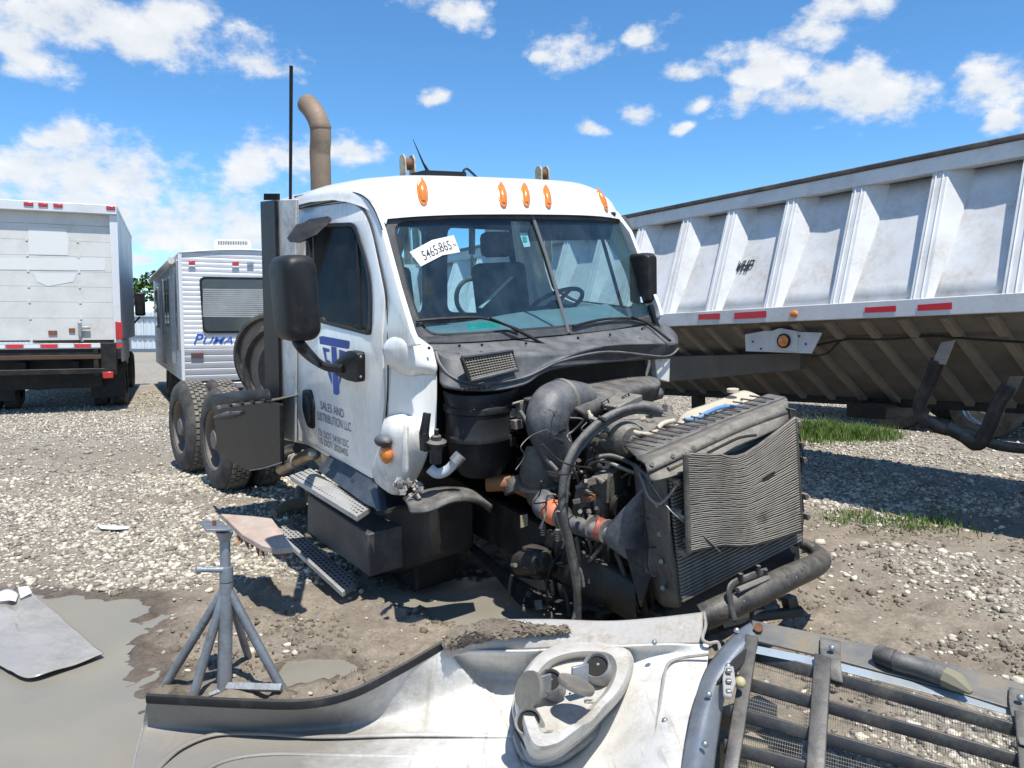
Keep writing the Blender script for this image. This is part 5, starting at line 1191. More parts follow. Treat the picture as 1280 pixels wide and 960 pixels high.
obj('plate_bolt', MB().tube([Wp(268, 656, yb+.02)+Vector((0, 0, .0)), Wp(268, 656, yb+.02)+Vector((0, 0, .02))], .009, 8), M_['rust'], js, world=True)
for u, v in ((203, 862), (354, 868), (240, 880)):
    g = G(u, v, 0); mb = MB().ball(g+Vector((0, 0, -.01)), .05, 12, 8, (1.2, 1, .55))
    for q in mb.v: q += Vector(rng.normal(size=3))*.005
    obj('foot_mud', mb, mk('wet_mud', (.13, .105, .08), .75, 0, (.2, .17, .13), .8, 9, bump=.6), js, world=True, smooth=80)
# broken plank
zp = .40
pk = thing('broken_plank', 'splintered reddish plank resting on the lower cab step beside the jack stand', 'plank', tuple(G(320, 665, zp)))
q = [G(276, 642, zp+.05), G(318, 645, zp+.05), G(340, 648, zp+.04), G(352, 664, zp+.02), G(366, 684, zp), G(345, 686, zp-.01), G(328, 682, zp), G(303, 668, zp+.01)]
obj('board', MB().prism(q, (0, 0, -.034)), M_['wood'], pk, world=True, bevel=.004)
for k in range(16):
    a = G(300+3.6*k, 668+1.1*k, zp-.02); L_ = rng.uniform(.04, .14); d = Vector((rng.uniform(.0, .5), rng.uniform(-.9, -.3), rng.uniform(-.8, -.15))).normalized()
    obj('splinter', MB().tube([a+Vector((0, .05, .01)), a, a+d*L_*.6, a+d*L_], [.016, .017, .011, .002], 5, flat=(1, .4)), M_['woodraw'], pk, world=True, smooth=None)
# pipe fitting lying by the steps
pf = thing('pipe_fitting', 'muddy cast pipe fitting lying on the ground behind the steps', 'pipe fitting', tuple(G(372, 632, 0)))
obj('fitting_body', MB().tube([G(342, 642, .05), G(358, 633, .07), G(380, 628, .08)], [.035, .05, .055], 12), mk('muddy_iron', (.28, .21, .15), .8, .1, (.16, .12, .09), .7, 9), pf, world=True, smooth=60)
obj('fitting_neck', MB().tube([G(376, 632, .06), G(376, 612, .12)], [.05, .055], 14), M_['rim'], pf, world=True, smooth=60)
for k in range(8):
    g = G(352+5*k, 640-rng.uniform(0, 8), .02); obj('loose_scrap', MB().box(g, tuple(rng.uniform(.02, .06, 3)), Matrix.Rotation(rng.uniform(0, 3), 3, 'Z')), M_['rust'] if k % 3 == 0 else M_['rim'], pf, world=True, bevel=.005)
# sheet lying half in the puddle
sm_ = mk('muddy_sheet', (.34, .32, .29), .18, 0, (.22, .20, .17), .8, 3, .12, .1, 20, coat=.3)
sh = thing('plastic_sheet', 'grey muddy plastic sheet lying in the puddle at the left edge', 'sheet', tuple(G(50, 790, 0)))
rows = [[G(-30, 750, .012), G(0, 745, .02), G(25, 742, .03), G(38, 740, .02)], [G(-34, 790, .01), G(10, 775, .03), G(40, 765, .022), G(66, 762, .01)], [G(-20, 815, .006), G(15, 803, .02), G(60, 790, .018), G(98, 790, .006)], [G(10, 838, .0), G(38, 846, .008), G(84, 833, .006), G(130, 817, .004)]]
g_ = surf(rows, 10, 10)
for i, r_ in enumerate(g_):
    for j, q in enumerate(r_):
        du, dv = i/30-.38, j/30-.42; a = math.atan2(du, dv); r0 = math.hypot(du, dv); q.z += .010*math.exp(-(r0/.22)**2)*math.sin(a*7+r0*9)+.004*math.sin(i*.7)*math.sin(j*.5)
obj('sheet_body', MB().grid(g_), sm_, sh, world=True, solid=.004, smooth=50)
obj('paper_scrap', MB().grid(surf([[G(-6, 742, .05), G(10, 736, .06), G(24, 742, .04)], [G(-4, 752, .04), G(12, 750, .06), G(20, 752, .045)]], 3, 3)), M_['paper'], sh, world=True, solid=.002)
obj('paper_scrap', MB().grid(surf([[G(22, 734, .05), G(36, 733, .07)], [G(26, 748, .04), G(40, 741, .045)]], 3, 3)), M_['paper'], sh, world=True, solid=.002)
pp = thing('paper_scrap', 'small white paper scrap lying on the gravel left of the jack stand', 'paper', tuple(G(142, 659, 0)))
obj('paper', MB().grid(surf([[G(121, 657, .02), G(142, 657, .035), G(164, 658, .02)], [G(126, 661, .015), G(144, 662, .025), G(160, 661, .02)]], 3, 2)), M_['paper'], pp, world=True, solid=.002)
# ------------------------------------------------------------------ the hood lying on its side in front
hood = thing('truck_hood', 'muddy white truck hood with grille lying upside down along the bottom edge', 'hood', tuple(G(560, 930, 0)))
def GG(px): return [G(*q) for q in px]
rows = [GG([(186, 874, .20), (240, 877, .20), (300, 880, .20), (380, 881, .20), (440, 868, .22), (500, 838, .26), (556, 806, .31)]),
        GG([(183, 890, .13), (240, 893, .13), (300, 896, .12), (385, 895, .11), (448, 884, .13), (512, 860, .16), (575, 832, .22)]),
        GG([(179, 912, .06), (240, 912, .05), (305, 914, .045), (395, 912, .035), (460, 903, .045), (530, 884, .07), (600, 858, .11)]),
        GG([(172, 938, .05), (236, 936, .045), (308, 934, .03), (400, 932, .025), (470, 926, .03), (545, 910, .04), (625, 888, .07)]),
        GG([(166, 965, .09), (230, 962, .07), (310, 958, .06), (400, 956, .055), (480, 952, .05), (560, 938, .045), (640, 925, .06)]),
        GG([(160, 1000, .14), (225, 1000, .12), (310, 998, .11), (400, 996, .10), (490, 990, .09), (570, 975, .08), (660, 975, .08)]),
        GG([(150, 1060, .16), (220, 1062, .14), (310, 1062, .13), (400, 1060, .12), (495, 1050, .11), (580, 1040, .10), (680, 1040, .10)])]
hg = surf(rows, 8, 8)
obj('fender', MB().grid(hg), M_['hood'], hood, world=True, solid=.008, smooth=60)
obj('fender_lip', MB().tube(cat_rom(GG([(184, 873, .205), (240, 876, .205), (300, 879, .205), (380, 880, .205), (440, 867, .225), (500, 837, .265), (556, 805, .315)]), 8), .016, 8, flat=(.7, 1.3)), M_['black'], hood, world=True)
obj('fender_edge', MB().tube(cat_rom(GG([(186, 874, .20), (183, 890, .13), (179, 912, .06), (172, 938, .05), (166, 965, .09), (160, 1000, .14)]), 6), .006, 6), M_['hoodgrey'], hood, world=True)
# raised pressing lines inside the fender
for P in ([(195, 962, .09), (225, 935, .07), (270, 918, .055), (330, 917, .05), (400, 921, .045), (520, 918, .055), (640, 920, .07)], [(235, 985, .12), (270, 955, .075), (330, 943, .055), (420, 944, .05), (520, 946, .052), (640, 948, .065)]):
    obj('pressed_ridge', MB().tube(cat_rom(GG(P), 6), .010, 8, flat=(1.4, .7)), M_['hood'], hood, world=True, smooth=80)
# body of the hood right of the fender, up to the far flange
rows = [GG([(556, 812, .29), (600, 812, .30), (660, 812, .32), (720, 808, .34), (780, 806, .36), (840, 804, .38), (886, 806, .38)]),
        GG([(566, 830, .20), (610, 842, .12), (670, 842, .14), (725, 825, .22), (782, 815, .30), (840, 818, .33), (885, 826, .34)]),
        GG([(600, 858, .11), (620, 862, .08), (680, 862, .12), (735, 850, .18), (790, 840, .25), (840, 842, .30), (880, 850, .31)]),
        GG([(625, 888, .07), (650, 892, .06), (700, 895, .10), (750, 890, .16), (796, 876, .24), (838, 872, .29), (866, 882, .30)]),
        GG([(640, 925, .06), (670, 932, .055), (712, 935, .08), (760, 928, .14), (800, 915, .22), (834, 912, .28), (860, 920, .29)]),
        GG([(660, 975, .08), (690, 980, .08), (730, 980, .10), (770, 975, .15), (802, 965, .22), (832, 960, .27), (856, 965, .28)]),
        GG([(680, 1040, .10), (700, 1045, .10), (740, 1045, .12), (778, 1040, .16), (806, 1030, .22), (830, 1030, .26), (852, 1030, .27)])]
obj('hood_shell', MB().grid(surf(rows, 7, 6)), M_['hood'], hood, world=True, solid=.008, smooth=60)
# far flange band
rows = [GG([(552, 806, .33), (575, 788, .37), (610, 778, .38), (680, 776, .39), (760, 778, .40), (820, 774, .42), (880, 767, .44)]),
        GG([(555, 812, .31), (580, 800, .34), (615, 796, .35), (685, 794, .36), (765, 794, .37), (825, 792, .39), (878, 790, .40)]),
        GG([(560, 822, .27), (585, 813, .29), (620, 811, .30), (690, 810, .32), (770, 808, .34), (830, 806, .37), (876, 805, .38)])]
obj('rear_flange', MB().grid(surf(rows, 6, 5)), mk('flange', (.40, .39, .37), .55, 0, (.25, .21, .16), .8, 5, .1, .3, 60), hood, world=True, solid=.010, smooth=60)
obj('torn_flange_edge', MB().tube(cat_rom(GG([(880, 766, .445), (882, 782, .43), (878, 798, .41), (886, 804, .40), (897, 803, .40), (900, 814, .37)]), 4), .007, 6), M_['hoodgrey'], hood, world=True)
# mud mound caked on the flange
mb = MB(); gr = []
rows = [GG([(552, 800, .345), (580, 783, .395), (620, 775, .41), (665, 780, .405), (710, 783, .40)]), GG([(556, 808, .335), (585, 792, .385), (625, 788, .39), (668, 790, .385), (712, 788, .39)]), GG([(560, 815, .315), (590, 806, .325), (630, 798, .37), (672, 795, .37), (714, 792, .38)])]
g2 = surf(rows, 14, 12)
for i, r_ in enumerate(g2):
    for j, q in enumerate(r_): q += Vector(rng.normal(size=3))*.0035+Vector((0, 0, .018*max(0, fbm(np.array([q.x]), np.array([q.y]), 28, 3, 5)[0]-.42)))
obj('caked_mud', MB().grid(g2), mk('caked_mud', (.20, .165, .125), .95, 0, (.12, .09, .07), .8, 14, .3, .9, 60), hood, world=True, smooth=80)
# headlamp housing moulding
def ringG(poly, z, dz=None, n=None): return [G(u, v, z) for u, v in poly]
base = [(646, 900), (643, 872), (655, 842), (678, 818), (712, 806), (748, 803), (782, 808), (794, 832), (782, 868), (752, 900), (716, 930), (690, 946), (662, 944)]
cxh = sum(p[0] for p in base)/13; cyh = sum(p[1] for p in base)/13
levels = []
for z, k, dy in ((.08, 1.04, 6), (.15, 1.03, 2), (.155, .99, 2), (.30, .98, -5), (.335, .95, -7), (.35, .90, -8), (.352, .72, -7), (.30, .62, -4), (.295, .3, -2), (.295, .02, 0)):
    levels.append([G(cxh+(u-cxh)*k, cyh+(v-cyh)*k+dy, z) for u, v in base])
lv = []
for L_ in levels:
    c = cat_rom(L_+[L_[0]], 5); lv.append(c)
def dent(q, centers):
    for (c, r, d) in centers:
        t = math.hypot(q.x-c.x, q.y-c.y)/r
        if t < 1: q.z -= d*(1-t*t)
socks = [(746, 834, .36, 15), (688, 853, .36, 14), (661, 903, .32, 15)]
hh = mk('headlamp_moulding', (.55, .53, .49), .45, 0, (.30, .26, .2), .7, 6, .08, .2, 60)
cav = G(722, 885, .36)
for L_ in lv[3:]:
    for q in L_: dent(q, [(cav, .09, .02)])
hl = obj('headlamp_housing', MB().grid(lv), hh, hood, world=True, smooth=32)
obj('housing_seam', MB().tube(cat_rom(GG([(644, 912, .17), (662, 938, .17), (690, 936, .19), (722, 912, .22), (752, 884, .24), (780, 850, .26), (790, 826, .28)]), 6), .005, 6), M_['black'], hl, world=True)
obj('housing_base_rubber', MB().tube(cat_rom(GG([(646, 920, .12), (658, 946, .10), (690, 952, .10), (722, 934, .12), (752, 908, .14), (778, 880, .16)]), 6), .018, 8, flat=(1, .8)), M_['hoodgrey'], hl, world=True)
camn = Vector((0, -.55, .83)).normalized()
for i, (u, v, z, r) in enumerate(socks):
    c = G(u, v, z+.015); rad = r/967*(c-CAMP).length; ax = (Vector((-.25, -.6, .75)) if i < 2 else Vector((-.2, -.7, .65))).normalized()
    s_ = obj('lamp_socket', MB().lathe([(rad, .02), (rad*1.06, .012), (rad*1.0, -.07), (rad*.9, -.07), (rad*.88, .012), (rad, .02)], c, ax, 24), M_['hoodgrey'], hl, world=True, smooth=60)
    obj('socket_hole', MB().lathe([(0, 0), (rad*.92, 0)], c+ax*.002, ax, 24), M_['fins_dark'], s_, world=True, smooth=None)
    obj('lamp_bulb', MB().ball(c+Vector((rad*.15, .01, .004)), rad*.22, 10, 6, (1, .8, .8)), M_['hoodgrey'], s_, world=True)
for (u, v, z, r, ax) in ((719, 859, .41, 22, Vector((.34, .10, .93))), (664, 864, .40, 22, Vector((-.75, -.5, .42)))):
    c = G(u, v, z); rad = r/967*(c-CAMP).length
    obj('lamp_cover_flap', MB().lathe([(0, 0), (rad, 0), (rad*1.03, .008), (rad, .018), (0, .018)], c, ax.normalized(), 28), mk('flap', (.15, .138, .118), .6, 0, (.3, .26, .2), .6, 8), hl, world=True, smooth=50)
    obj('flap_bracket', MB().box(G(u+(6 if u > 700 else 14), v-14 if u > 700 else v-6, z-.02), (.07, .012, .08), Matrix.Rotation(.5, 3, 'Z')), M_['steel'], hl, world=True, bevel=.003)
for u, v, z in ((741, 877, .36), (690, 912, .33)): obj('adjuster_screw', MB().tube([G(u, v, z), G(u-9, v, z+.02)], .007, 8), M_['tank'], hl, world=True)
for u, v, z in ((831, 901, .285), (818, 803, .40), (656, 779, .40)): obj('hood_bolt', MB().ball(G(u, v, z), .011, 10, 6), M_['steel'], hood, world=True)
obj('drip_groove', MB().tube(cat_rom(GG([(886, 818, .375), (850, 823, .34), (834, 832, .325), (828, 860, .305), (822, 900, .27), (814, 960, .24)]), 6), .006, 6), M_['hoodgrey'], hood, world=True)
for k in range(14):
    u, v = rng.uniform(600, 850), rng.uniform(815, 940); obj('dirt_scratch', MB().tube([G(u, v, .36 if v < 840 else .33), G(u+rng.uniform(-3, 3), v+rng.uniform(6, 14), .35 if v < 840 else .32)], .002, 4), M_['hoodgrey'], hood, world=True) if False else None
# galvanised corner frame between hood and grille
rows = [GG([(938, 778, .50), (925, 786, .49), (905, 806, .46), (882, 836, .41), (868, 875, .36), (858, 920, .32), (850, 970, .29), (845, 1020, .27)]),
        GG([(946, 790, .49), (935, 800, .48), (915, 822, .45), (896, 850, .41), (884, 885, .37), (876, 925, .33), (870, 970, .30), (866, 1020, .27)]),
        GG([(950, 802, .45), (940, 812, .44), (924, 838, .40), (908, 866, .36), (902, 895, .33), (897, 930, .29), (892, 970, .26), (890, 1020, .23)])]
cf = obj('grille_side_frame', MB().grid(surf(rows, 4, 5)), M_['steel'], hood, world=True, solid=.008, smooth=45)
obj('dark_hinge_gap', MB().prism(GG([(938, 806, .47), (916, 824, .445), (896, 852, .415), (900, 852, .41), (924, 834, .43), (938, 822, .44)]), (0, 0, -.01)), M_['fins_dark'], cf, world=True)
for u, v, z in ((921, 788, .495), (886, 868, .40), (881, 930, .345), (910, 833, .44)): obj('frame_bolt', MB().ball(G(u, v, z), .011, 10, 6), M_['alu'], cf, world=True)
lk = obj('latch_plate', MB().prism(GG([(906, 832, .46), (917, 832, .46), (920, 852, .43), (914, 870, .41), (904, 868, .41), (903, 846, .44)]), (0, 0, -.015)), M_['hoodgrey'], cf, world=True, bevel=.004)
for v in (838, 851, 864): obj('latch_bolt', MB().box(G(911, v, .462-.0016*(v-836)), (.018, .018, .012)), M_['alu'], lk, world=True, bevel=.003)
obj('yellow_knob', MB().ball(G(925, 853, .42), .020, 12, 8), mk('pale_yellow', (.45, .40, .22), .6), cf, world=True)
# grille
GC = [G(930, 796, .46), G(1312, 905, .42), G(895, 1000, .16), G(1330, 1110, .10)]
def GR(s, t, o=0):
    p = GC[0].lerp(GC[1], s).lerp(GC[2].lerp(GC[3], s), t); n = (GC[1]-GC[0]).cross(GC[0]-GC[2]).normalized(); return p-n*o if n.z < 0 else p+n*o
gl_ = obj('grille_top_rail', MB().prism([G(940, 775, .50), G(1040, 795, .485), G(1180, 828, .465), G(1330, 868, .45), G(1330, 905, .42), G(1180, 860, .44), G(1040, 823, .462), G(943, 800, .48)], (0, .012, -.012)), M_['steelbr'], hood, world=True, bevel=.003)
obj('grille_inner_rail', MB().prism([G(940, 806, .465), G(1040, 826, .455), G(1180, 862, .435), G(1330, 905, .41), G(1330, 913, .40), G(1180, 871, .425), G(1040, 836, .445), G(940, 816, .455)], (0, .02, -.008)), mk('pale_galvanised', (.50, .56, .58), .35, .5, (.3, .3, .28), .4, 6), gl_, world=True, bevel=.002)
obj('rust_bolt', MB().tube([G(948, 786, .50), G(948, 784, .512)], .017, 14), M_['rust'], gl_, world=True)
for u0, v0, u1, v1, w in ((1038, 796, 1046, 850, 26), (1274, 858, 1282, 930, 26)):
    zz = .495 if u0 < 1100 else .46
    rows = [GG([(u0-w/2, v0, zz), (u0+w/2, v0+5, zz)]), GG([(u0-w/2+1, v0+26, zz-.02), (u0+w/2, v0+31, zz-.02)]), GG([(u1-w*.3, v1, zz-.07), (u1+w*.3, v1+4, zz-.07)])]
    br = obj('grille_bracket', MB().grid(surf(rows, 3, 4)), M_['blackd'], gl_, world=True, solid=.012, bevel=.003)
    obj('bracket_bolt', MB().ball(G(u0+2, v0+14, zz+.008), .012, 10, 6), M_['steel'], br, world=True)
wr = obj('wrapped_hose', MB().tube(cat_rom(GG([(1098, 818, .49), (1120, 826, .49), (1150, 835, .485), (1180, 845, .48), (1200, 852, .475)]), 5), [.026, .035, .033, .036, .024], 12), M_['hose'], hood, world=True, smooth=60)
obj('hose_wrap', MB().tube(cat_rom(GG([(1098, 818, .49), (1112, 823, .492), (1118, 825, .492)]), 4), .036, 12), M_['blackd'], wr, world=True)
obj('frayed_end', MB().tube(cat_rom(GG([(1182, 846, .48), (1196, 853, .475), (1214, 866, .46)]), 4), [.036, .033, .008], 8), mk('frayed', (.22, .20, .14), .9), wr, world=True)
gm_ = mk('grille_plastic', (.02, .022, .026), .45, 0, (.12, .11, .09), .6, 7, dust=DUST, dusta=.2)
for k in range(5):
    t0 = .12+.2*k; mb = MB(); top = [GR(s, t0-.02, .03) for s in (0, .3, .6, 1)]; bot = [GR(s, t0+.028, .0) for s in (0, .3, .6, 1)]
    mb.grid([top, bot]); obj('grille_slat', mb, gm_, gl_, world=True, solid=.014, bevel=.004)
for s, w in ((.04, .05), (.305, .06), (.93, .06)):
    mb = MB().grid([[GR(s-w/2, t, .035) for t in (.04, .3, .6, 1)], [GR(s+w/2, t, .035) for t in (.04, .3, .6, 1)]]); obj('grille_upright', mb, gm_, gl_, world=True, solid=.02, bevel=.004)
mb = MB(); n_ = 120
for k in range(n_): s = .02+.96*k/n_; mb.tube([GR(s, .03, -.012), GR(s, 1, -.012)], .0008, 3, cap=False)
for k in range(44): t = .03+.97*k/44; mb.tube([GR(.02, t, -.012), GR(.98, t, -.012)], .0008, 3, cap=False)
obj('bug_screen', mb, M_['fins'], gl_, world=True, kind='stuff', smooth=None, fix=False)
obj('wood_block', MB().box(G(935, 895, .12), (.22, .1, .08), Matrix.Rotation(.5, 3, 'Z')), mk('pale_block', (.36, .31, .22), .8), hood, world=True, bevel=.006)
obj('wood_block', MB().box(G(932, 945, .10), (.16, .1, .1), Matrix.Rotation(.5, 3, 'Z')), mk('pale_block', (.36, .31, .22), .8), hood, world=True, bevel=.006)
# ------------------------------------------------------------------ hopper trailer
tx = Vector((.6, -.8, .034)).normalized(); tyv = Vector((.8, .6, 0)); tz = tx.cross(tyv)
TRM = Matrix.Translation((3.77, 5.7, 0)) @ Matrix(((tx.x, tyv.x, tz.x), (tx.y, tyv.y, tz.y), (tx.z, tyv.z, tz.z))).to_4x4()
TRI = TRM.inverted(); TRO = TRI @ CAMP
def T(u, v, c): d = TRI.to_3x3() @ pray(u, v); return TRO+d*((c-TRO.y)/d.y)
tr_ = thing('hopper_trailer', 'long ribbed aluminium hopper trailer with red reflectors parked at the right', 'trailer', M=TRM)
X0, X1 = -9.5, 3.2
ZB = T(1100, 397, 0).z; ZR = T(1100, 376, 0).z; ZT0 = T(1100, 229, .42).z; ZT1 = T(1100, 211, .42).z
def bar(name, x0, x1, y0, y1, z0, z1, mat, **k): return obj(name, MB().box(((x0+x1)/2, (y0+y1)/2, (z0+z1)/2), (x1-x0, y1-y0, z1-z0)), mat, tr_, **k)
bar('bottom_rail', X0, X1, 0, .12, ZB, ZR, M_['trib'], bevel=.006)
bar('top_rail', X0, X1, .38, .52, ZT0, ZT1, M_['trib'], bevel=.006)
bar('tarp_roll', X0, X1, .36, .50, ZT1, ZT1+.045, M_['ttarp'], bevel=.01)
def ylow(z): return .10+(.55-.10)*(z-ZR)/(ZT0-ZR)
bots = [(824, 391), (880, 388), (953, 384), (1036, 379), (1136, 374), (1251, 367)]
xs_ = [T(u, v, 0).x for u, v in bots]; sp_ = (xs_[-1]-xs_[0])/5
rx = [xs_[0]-sp_*k for k in range(9, 0, -1)]+xs_+[xs_[-1]+sp_*k for k in range(1, 5)]
rx = [x for x in rx if X0 < x < X1]
w = .13
for i, x in enumerate(rx):
    zb, zt = ZR-.003, ZT0+.003
    P = [Vector((x, .012, zb)), Vector((x+w, .012, zb)), Vector((x+w, .40, zt)), Vector((x, .40, zt)), Vector((x, ylow(zb)+.01, zb)), Vector((x+w+.03, ylow(zb)+.01, zb)), Vector((x+w+.16, ylow(zt)+.01, zt)), Vector((x-.02, ylow(zt)+.01, zt))]
    mb = MB().add(P, [(0, 1, 2, 3), (1, 5, 6, 2), (0, 3, 7, 4), (3, 2, 6, 7), (0, 4, 5, 1)])
    rb = obj('rib', mb, M_['trib'], tr_, bevel=.004)
    for dx in (.035, .095): obj('rib_bead', MB().tube([Vector((x+dx, .008, zb)), Vector((x+dx, .396, zt))], .008, 6), M_['trib'], rb)
    x2 = rx[i+1] if i+1 < len(rx) else X1
    if i == 0: pass
    rr2 = []
    for a in range(9):
        z = ZR+(ZT0-ZR)*a/8; r_ = []
        for b in range(9):
            xx = x+w+(x2-x-w)*b/8; bul = math.sin(math.pi*a/8)*math.sin(math.pi*b/8)*(.018+.01*math.sin(i*2.1)); r_.append(Vector((xx, ylow(z)+bul+rng.normal()*.0012, z)))
        rr2.append(r_)
    obj('side_panel', MB().grid(rr2), M_['trailer'], tr_, solid=.006, soff=1, smooth=60)
bar('rail_ledge', X0, X1, .10, .16, ZR, ZR+.006, M_['trib'])
# far wall and ends so that the hull is closed
obj('far_wall', MB().grid([[Vector((X0, 2.5, ZR)), Vector((X1, 2.5, ZR))], [Vector((X0, 2.05, ZT1)), Vector((X1, 2.05, ZT1))]]), M_['trailer'], tr_, solid=.02)
obj('end_wall', MB().prism([Vector((X0, .1, ZR)), Vector((X0, 2.5, ZR)), Vector((X0, 2.0, ZT1)), Vector((X0, .5, ZT1))], (.03, 0, 0)), M_['trailer'], tr_)
obj('tarp_cover', MB().grid(surf([[Vector((x, y, ZT1+.03+(.10*math.sin(math.pi*(y-.45)/1.6)))) for x in (X0, -3, X1)] for y in (.45, .9, 1.3, 1.7, 2.05)], 2, 2)), M_['ttarp'], tr_, solid=.01)
# sloping hopper underside with its stiffeners
ys0, zs0, ys1, zs1 = .10, ZB+.02, 1.22, .95
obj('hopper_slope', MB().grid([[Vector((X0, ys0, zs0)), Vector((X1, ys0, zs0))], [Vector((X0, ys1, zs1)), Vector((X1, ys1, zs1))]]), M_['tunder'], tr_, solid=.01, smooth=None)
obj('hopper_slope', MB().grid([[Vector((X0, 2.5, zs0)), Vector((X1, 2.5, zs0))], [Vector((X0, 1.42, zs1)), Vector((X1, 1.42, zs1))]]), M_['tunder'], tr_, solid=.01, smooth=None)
bar('hopper_gate_beam', X0, X1, 1.18, 1.46, zs1-.07, zs1+.01, M_['dark'])
sm2 = mk('stiffener', (.225, .195, .155), .8, 0, (.12, .1, .08), .5, 3); n_ = int((X1-X0)/.34); sme = None
dv = Vector((.10, ys1-ys0, zs1-zs0)); Ls = dv.length; nv = Vector((0, (zs1-zs0), -(ys1-ys0))).normalized()
for k in range(n_):
    x = X0+.1+.34*k; a = Vector((x, ys0+.02, zs0-.01)); b = a+dv*.97+Vector((.0, 0, 0)); mb = MB()
    sd = Vector((1, 0, 0)); P = [a-sd*.05, a+sd*.05, a+sd*.035+nv*.05, a-sd*.035+nv*.05]; Q = [p+dv*.97 for p in P]
    if sme is None:
        mb.add([p-a for p in P]+[p-a for p in Q], [(0, 1, 2, 3), (4, 7, 6, 5), (0, 4, 5, 1), (1, 5, 6, 2), (2, 6, 7, 3), (3, 7, 4, 0)]); o = obj('stiffener', mb, sm2, tr_, smooth=None); sme = o.data; o.matrix_basis = Matrix.Translation(a)
    else: shared('stiffener', sme, tr_, Matrix.Translation(a))
obj('frame_beam', MB().prism([T(820, 446, .40), T(1000, 441, .40), T(1000, 462, .40), T(826, 478, .40)], (0, .1, 0)), mk('frame_beam', (.12, .105, .085), .7, 0, (.2, .17, .14), .5, 3), tr_, bevel=.006)
obj('underside_cable', MB().tube(cat_rom([T(u, v, .30) for u, v in [(1020, 432), (1060, 424), (1110, 424), (1165, 420), (1220, 424), (1285, 428)]], 5), .012, 6), M_['black'], tr_)
obj('underside_cable', MB().tube(cat_rom([T(u, v, .32) for u, v in [(1015, 446), (1035, 441), (1048, 428), (1060, 424)]], 5), .008, 6), M_['black'], tr_)
lp = obj('lamp_plate', MB().prism([T(931, 418, .16), T(958, 413, .16), T(1027, 416, .16), T(1014, 442, .16), T(932, 439, .16)], (0, .02, 0)), M_['trib'], tr_, bevel=.003)
obj('lamp_box', MB().prism([T(u, v, .14) for u, v in [(963, 414), (975, 410), (996, 414), (996, 440), (962, 437)]], (0, .06, 0)), M_['trib'], lp, bevel=.004)
c = T(979, 426, .12); obj('turn_lamp', MB().lathe([(0, -.012), (.05, -.01), (.058, .0), (.058, .03)], c, (0, 1, 0), 20), M_['amber'], lp, smooth=50)
obj('lamp_grommet', MB().lathe([(.056, -.004), (.07, -.002), (.07, .03)], c, (0, 1, 0), 20), M_['black'], lp)
for u, v in ((941, 427), (951, 436), (1007, 430), (999, 420)): obj('bolt', MB().ball(T(u, v, .155), .010, 8, 5), M_['dark'], lp)
for a, b_ in (((873, 393, 399.5), (900, 391.5, 399)), ((918, 391, 399), (958, 388.5, 397)), ((1081, 384.5, 391), (1120, 382, 389.5)), ((1147, 381, 388.5), (1190, 378, 386.5))):
    obj('reflector_tape', MB().prism([T(a[0], a[1], -.003), T(b_[0], b_[1], -.003), T(b_[0], b_[2], -.003), T(a[0], a[2], -.003)], (0, -.002, 0)), M_['redtape'], tr_, smooth=None)
obj('side_marker_lamp', MB().ball(T(992, 392.5, -.005), .034, 14, 8, (1.3, .5, 1)), M_['amber'], tr_, smooth=60)
a = T(916, 340, .245); bx = T(938, 338.5, .245)-a; bz = Vector((0, .42, 1)).normalized()*.125+bx*.16
def stroke(mb, p, q, w):
    d = Vector((q[0]-p[0], q[1]-p[1])).normalized(); n = Vector((-d.y, d.x))*w/2; n.x *= .55
    mb.prism([a+bx*(x)+bz*y+Vector((0, .010, 0)) for x, y in ((p[0]+n.x, p[1]+n.y), (q[0]+n.x, q[1]+n.y), (q[0]-n.x, q[1]-n.y), (p[0]-n.x, p[1]-n.y))], (0, -.001, 0))
for nm, st_ in (('W', [((.03, 1), (.06, 0)), ((.06, 0), (.16, .8)), ((.16, .8), (.20, 0)), ((.20, 0), (.32, 1))]), ('H', [((.40, 0), (.40, 1)), ((.60, 0), (.60, 1)), ((.40, .5), (.60, .5))]), ('P', [((.72, 0), (.72, 1)), ((.72, .93), (.90, .93)), ((.90, .93), (.90, .5)), ((.72, .48), (.90, .48))])):
    mb = MB()
    for p, q in st_: stroke(mb, p, q, .15 if nm != 'W' else .12)
    obj('owner_letter', mb, M_['inkb'], tr_, smooth=None)
# bent hangers under the hull
def strap(px, wd, name='hanger_strap', mat=M_['blackd']):
    return obj(name, MB().tube(cat_rom([T(*q) for q in px], 6), wd, 10, flat=(.75, .75)), mat, tr_, smooth=60)
obj('hanger_plate', MB().prism([T(1176, 428, .28), T(1194, 425, .28), T(1182, 456, .30), T(1165, 454, .30)], (0, .012, 0)), M_['alu'], tr_, bevel=.003)
strap([(1172, 450, .34), (1162, 478, .36), (1150, 505, .38), (1154, 522, .40), (1178, 536, .45), (1210, 541, .5), (1245, 556, .55), (1290, 562, .6)], [.075, .075, .075, .07, .07, .065, .06, .055])
strap([(1262, 482, .5), (1248, 505, .5), (1236, 535, .5), (1222, 555, .5), (1205, 545, .48), (1185, 535, .46)], .08)
obj('hanger_plate', MB().prism([T(1262, 470, .48), T(1280, 470, .48), T(1268, 494, .5), T(1252, 494, .5)], (0, .012, 0)), M_['tunder'], tr_, bevel=.003)
bar('gate_box', -1.85, -1.45, .9, 1.5, .78, .93, M_['dark'], bevel=.01); 
obj('mud_guard', MB().prism([T(1112, 490, 1.5), T(1142, 492, 1.5), T(1128, 516, 1.5), T(1104, 518, 1.5)], (0, .02, 0)), M_['tunder'], tr_)
obj('landing_leg', MB().box((T(873, 500, .8).x, .8, .45), (.12, .12, .95)), M_['dark'], tr_, bevel=.01); obj('landing_leg', MB().box((T(873, 500, .8).x, 1.9, .45), (.12, .12, .95)), M_['dark'], tr_, bevel=.01)
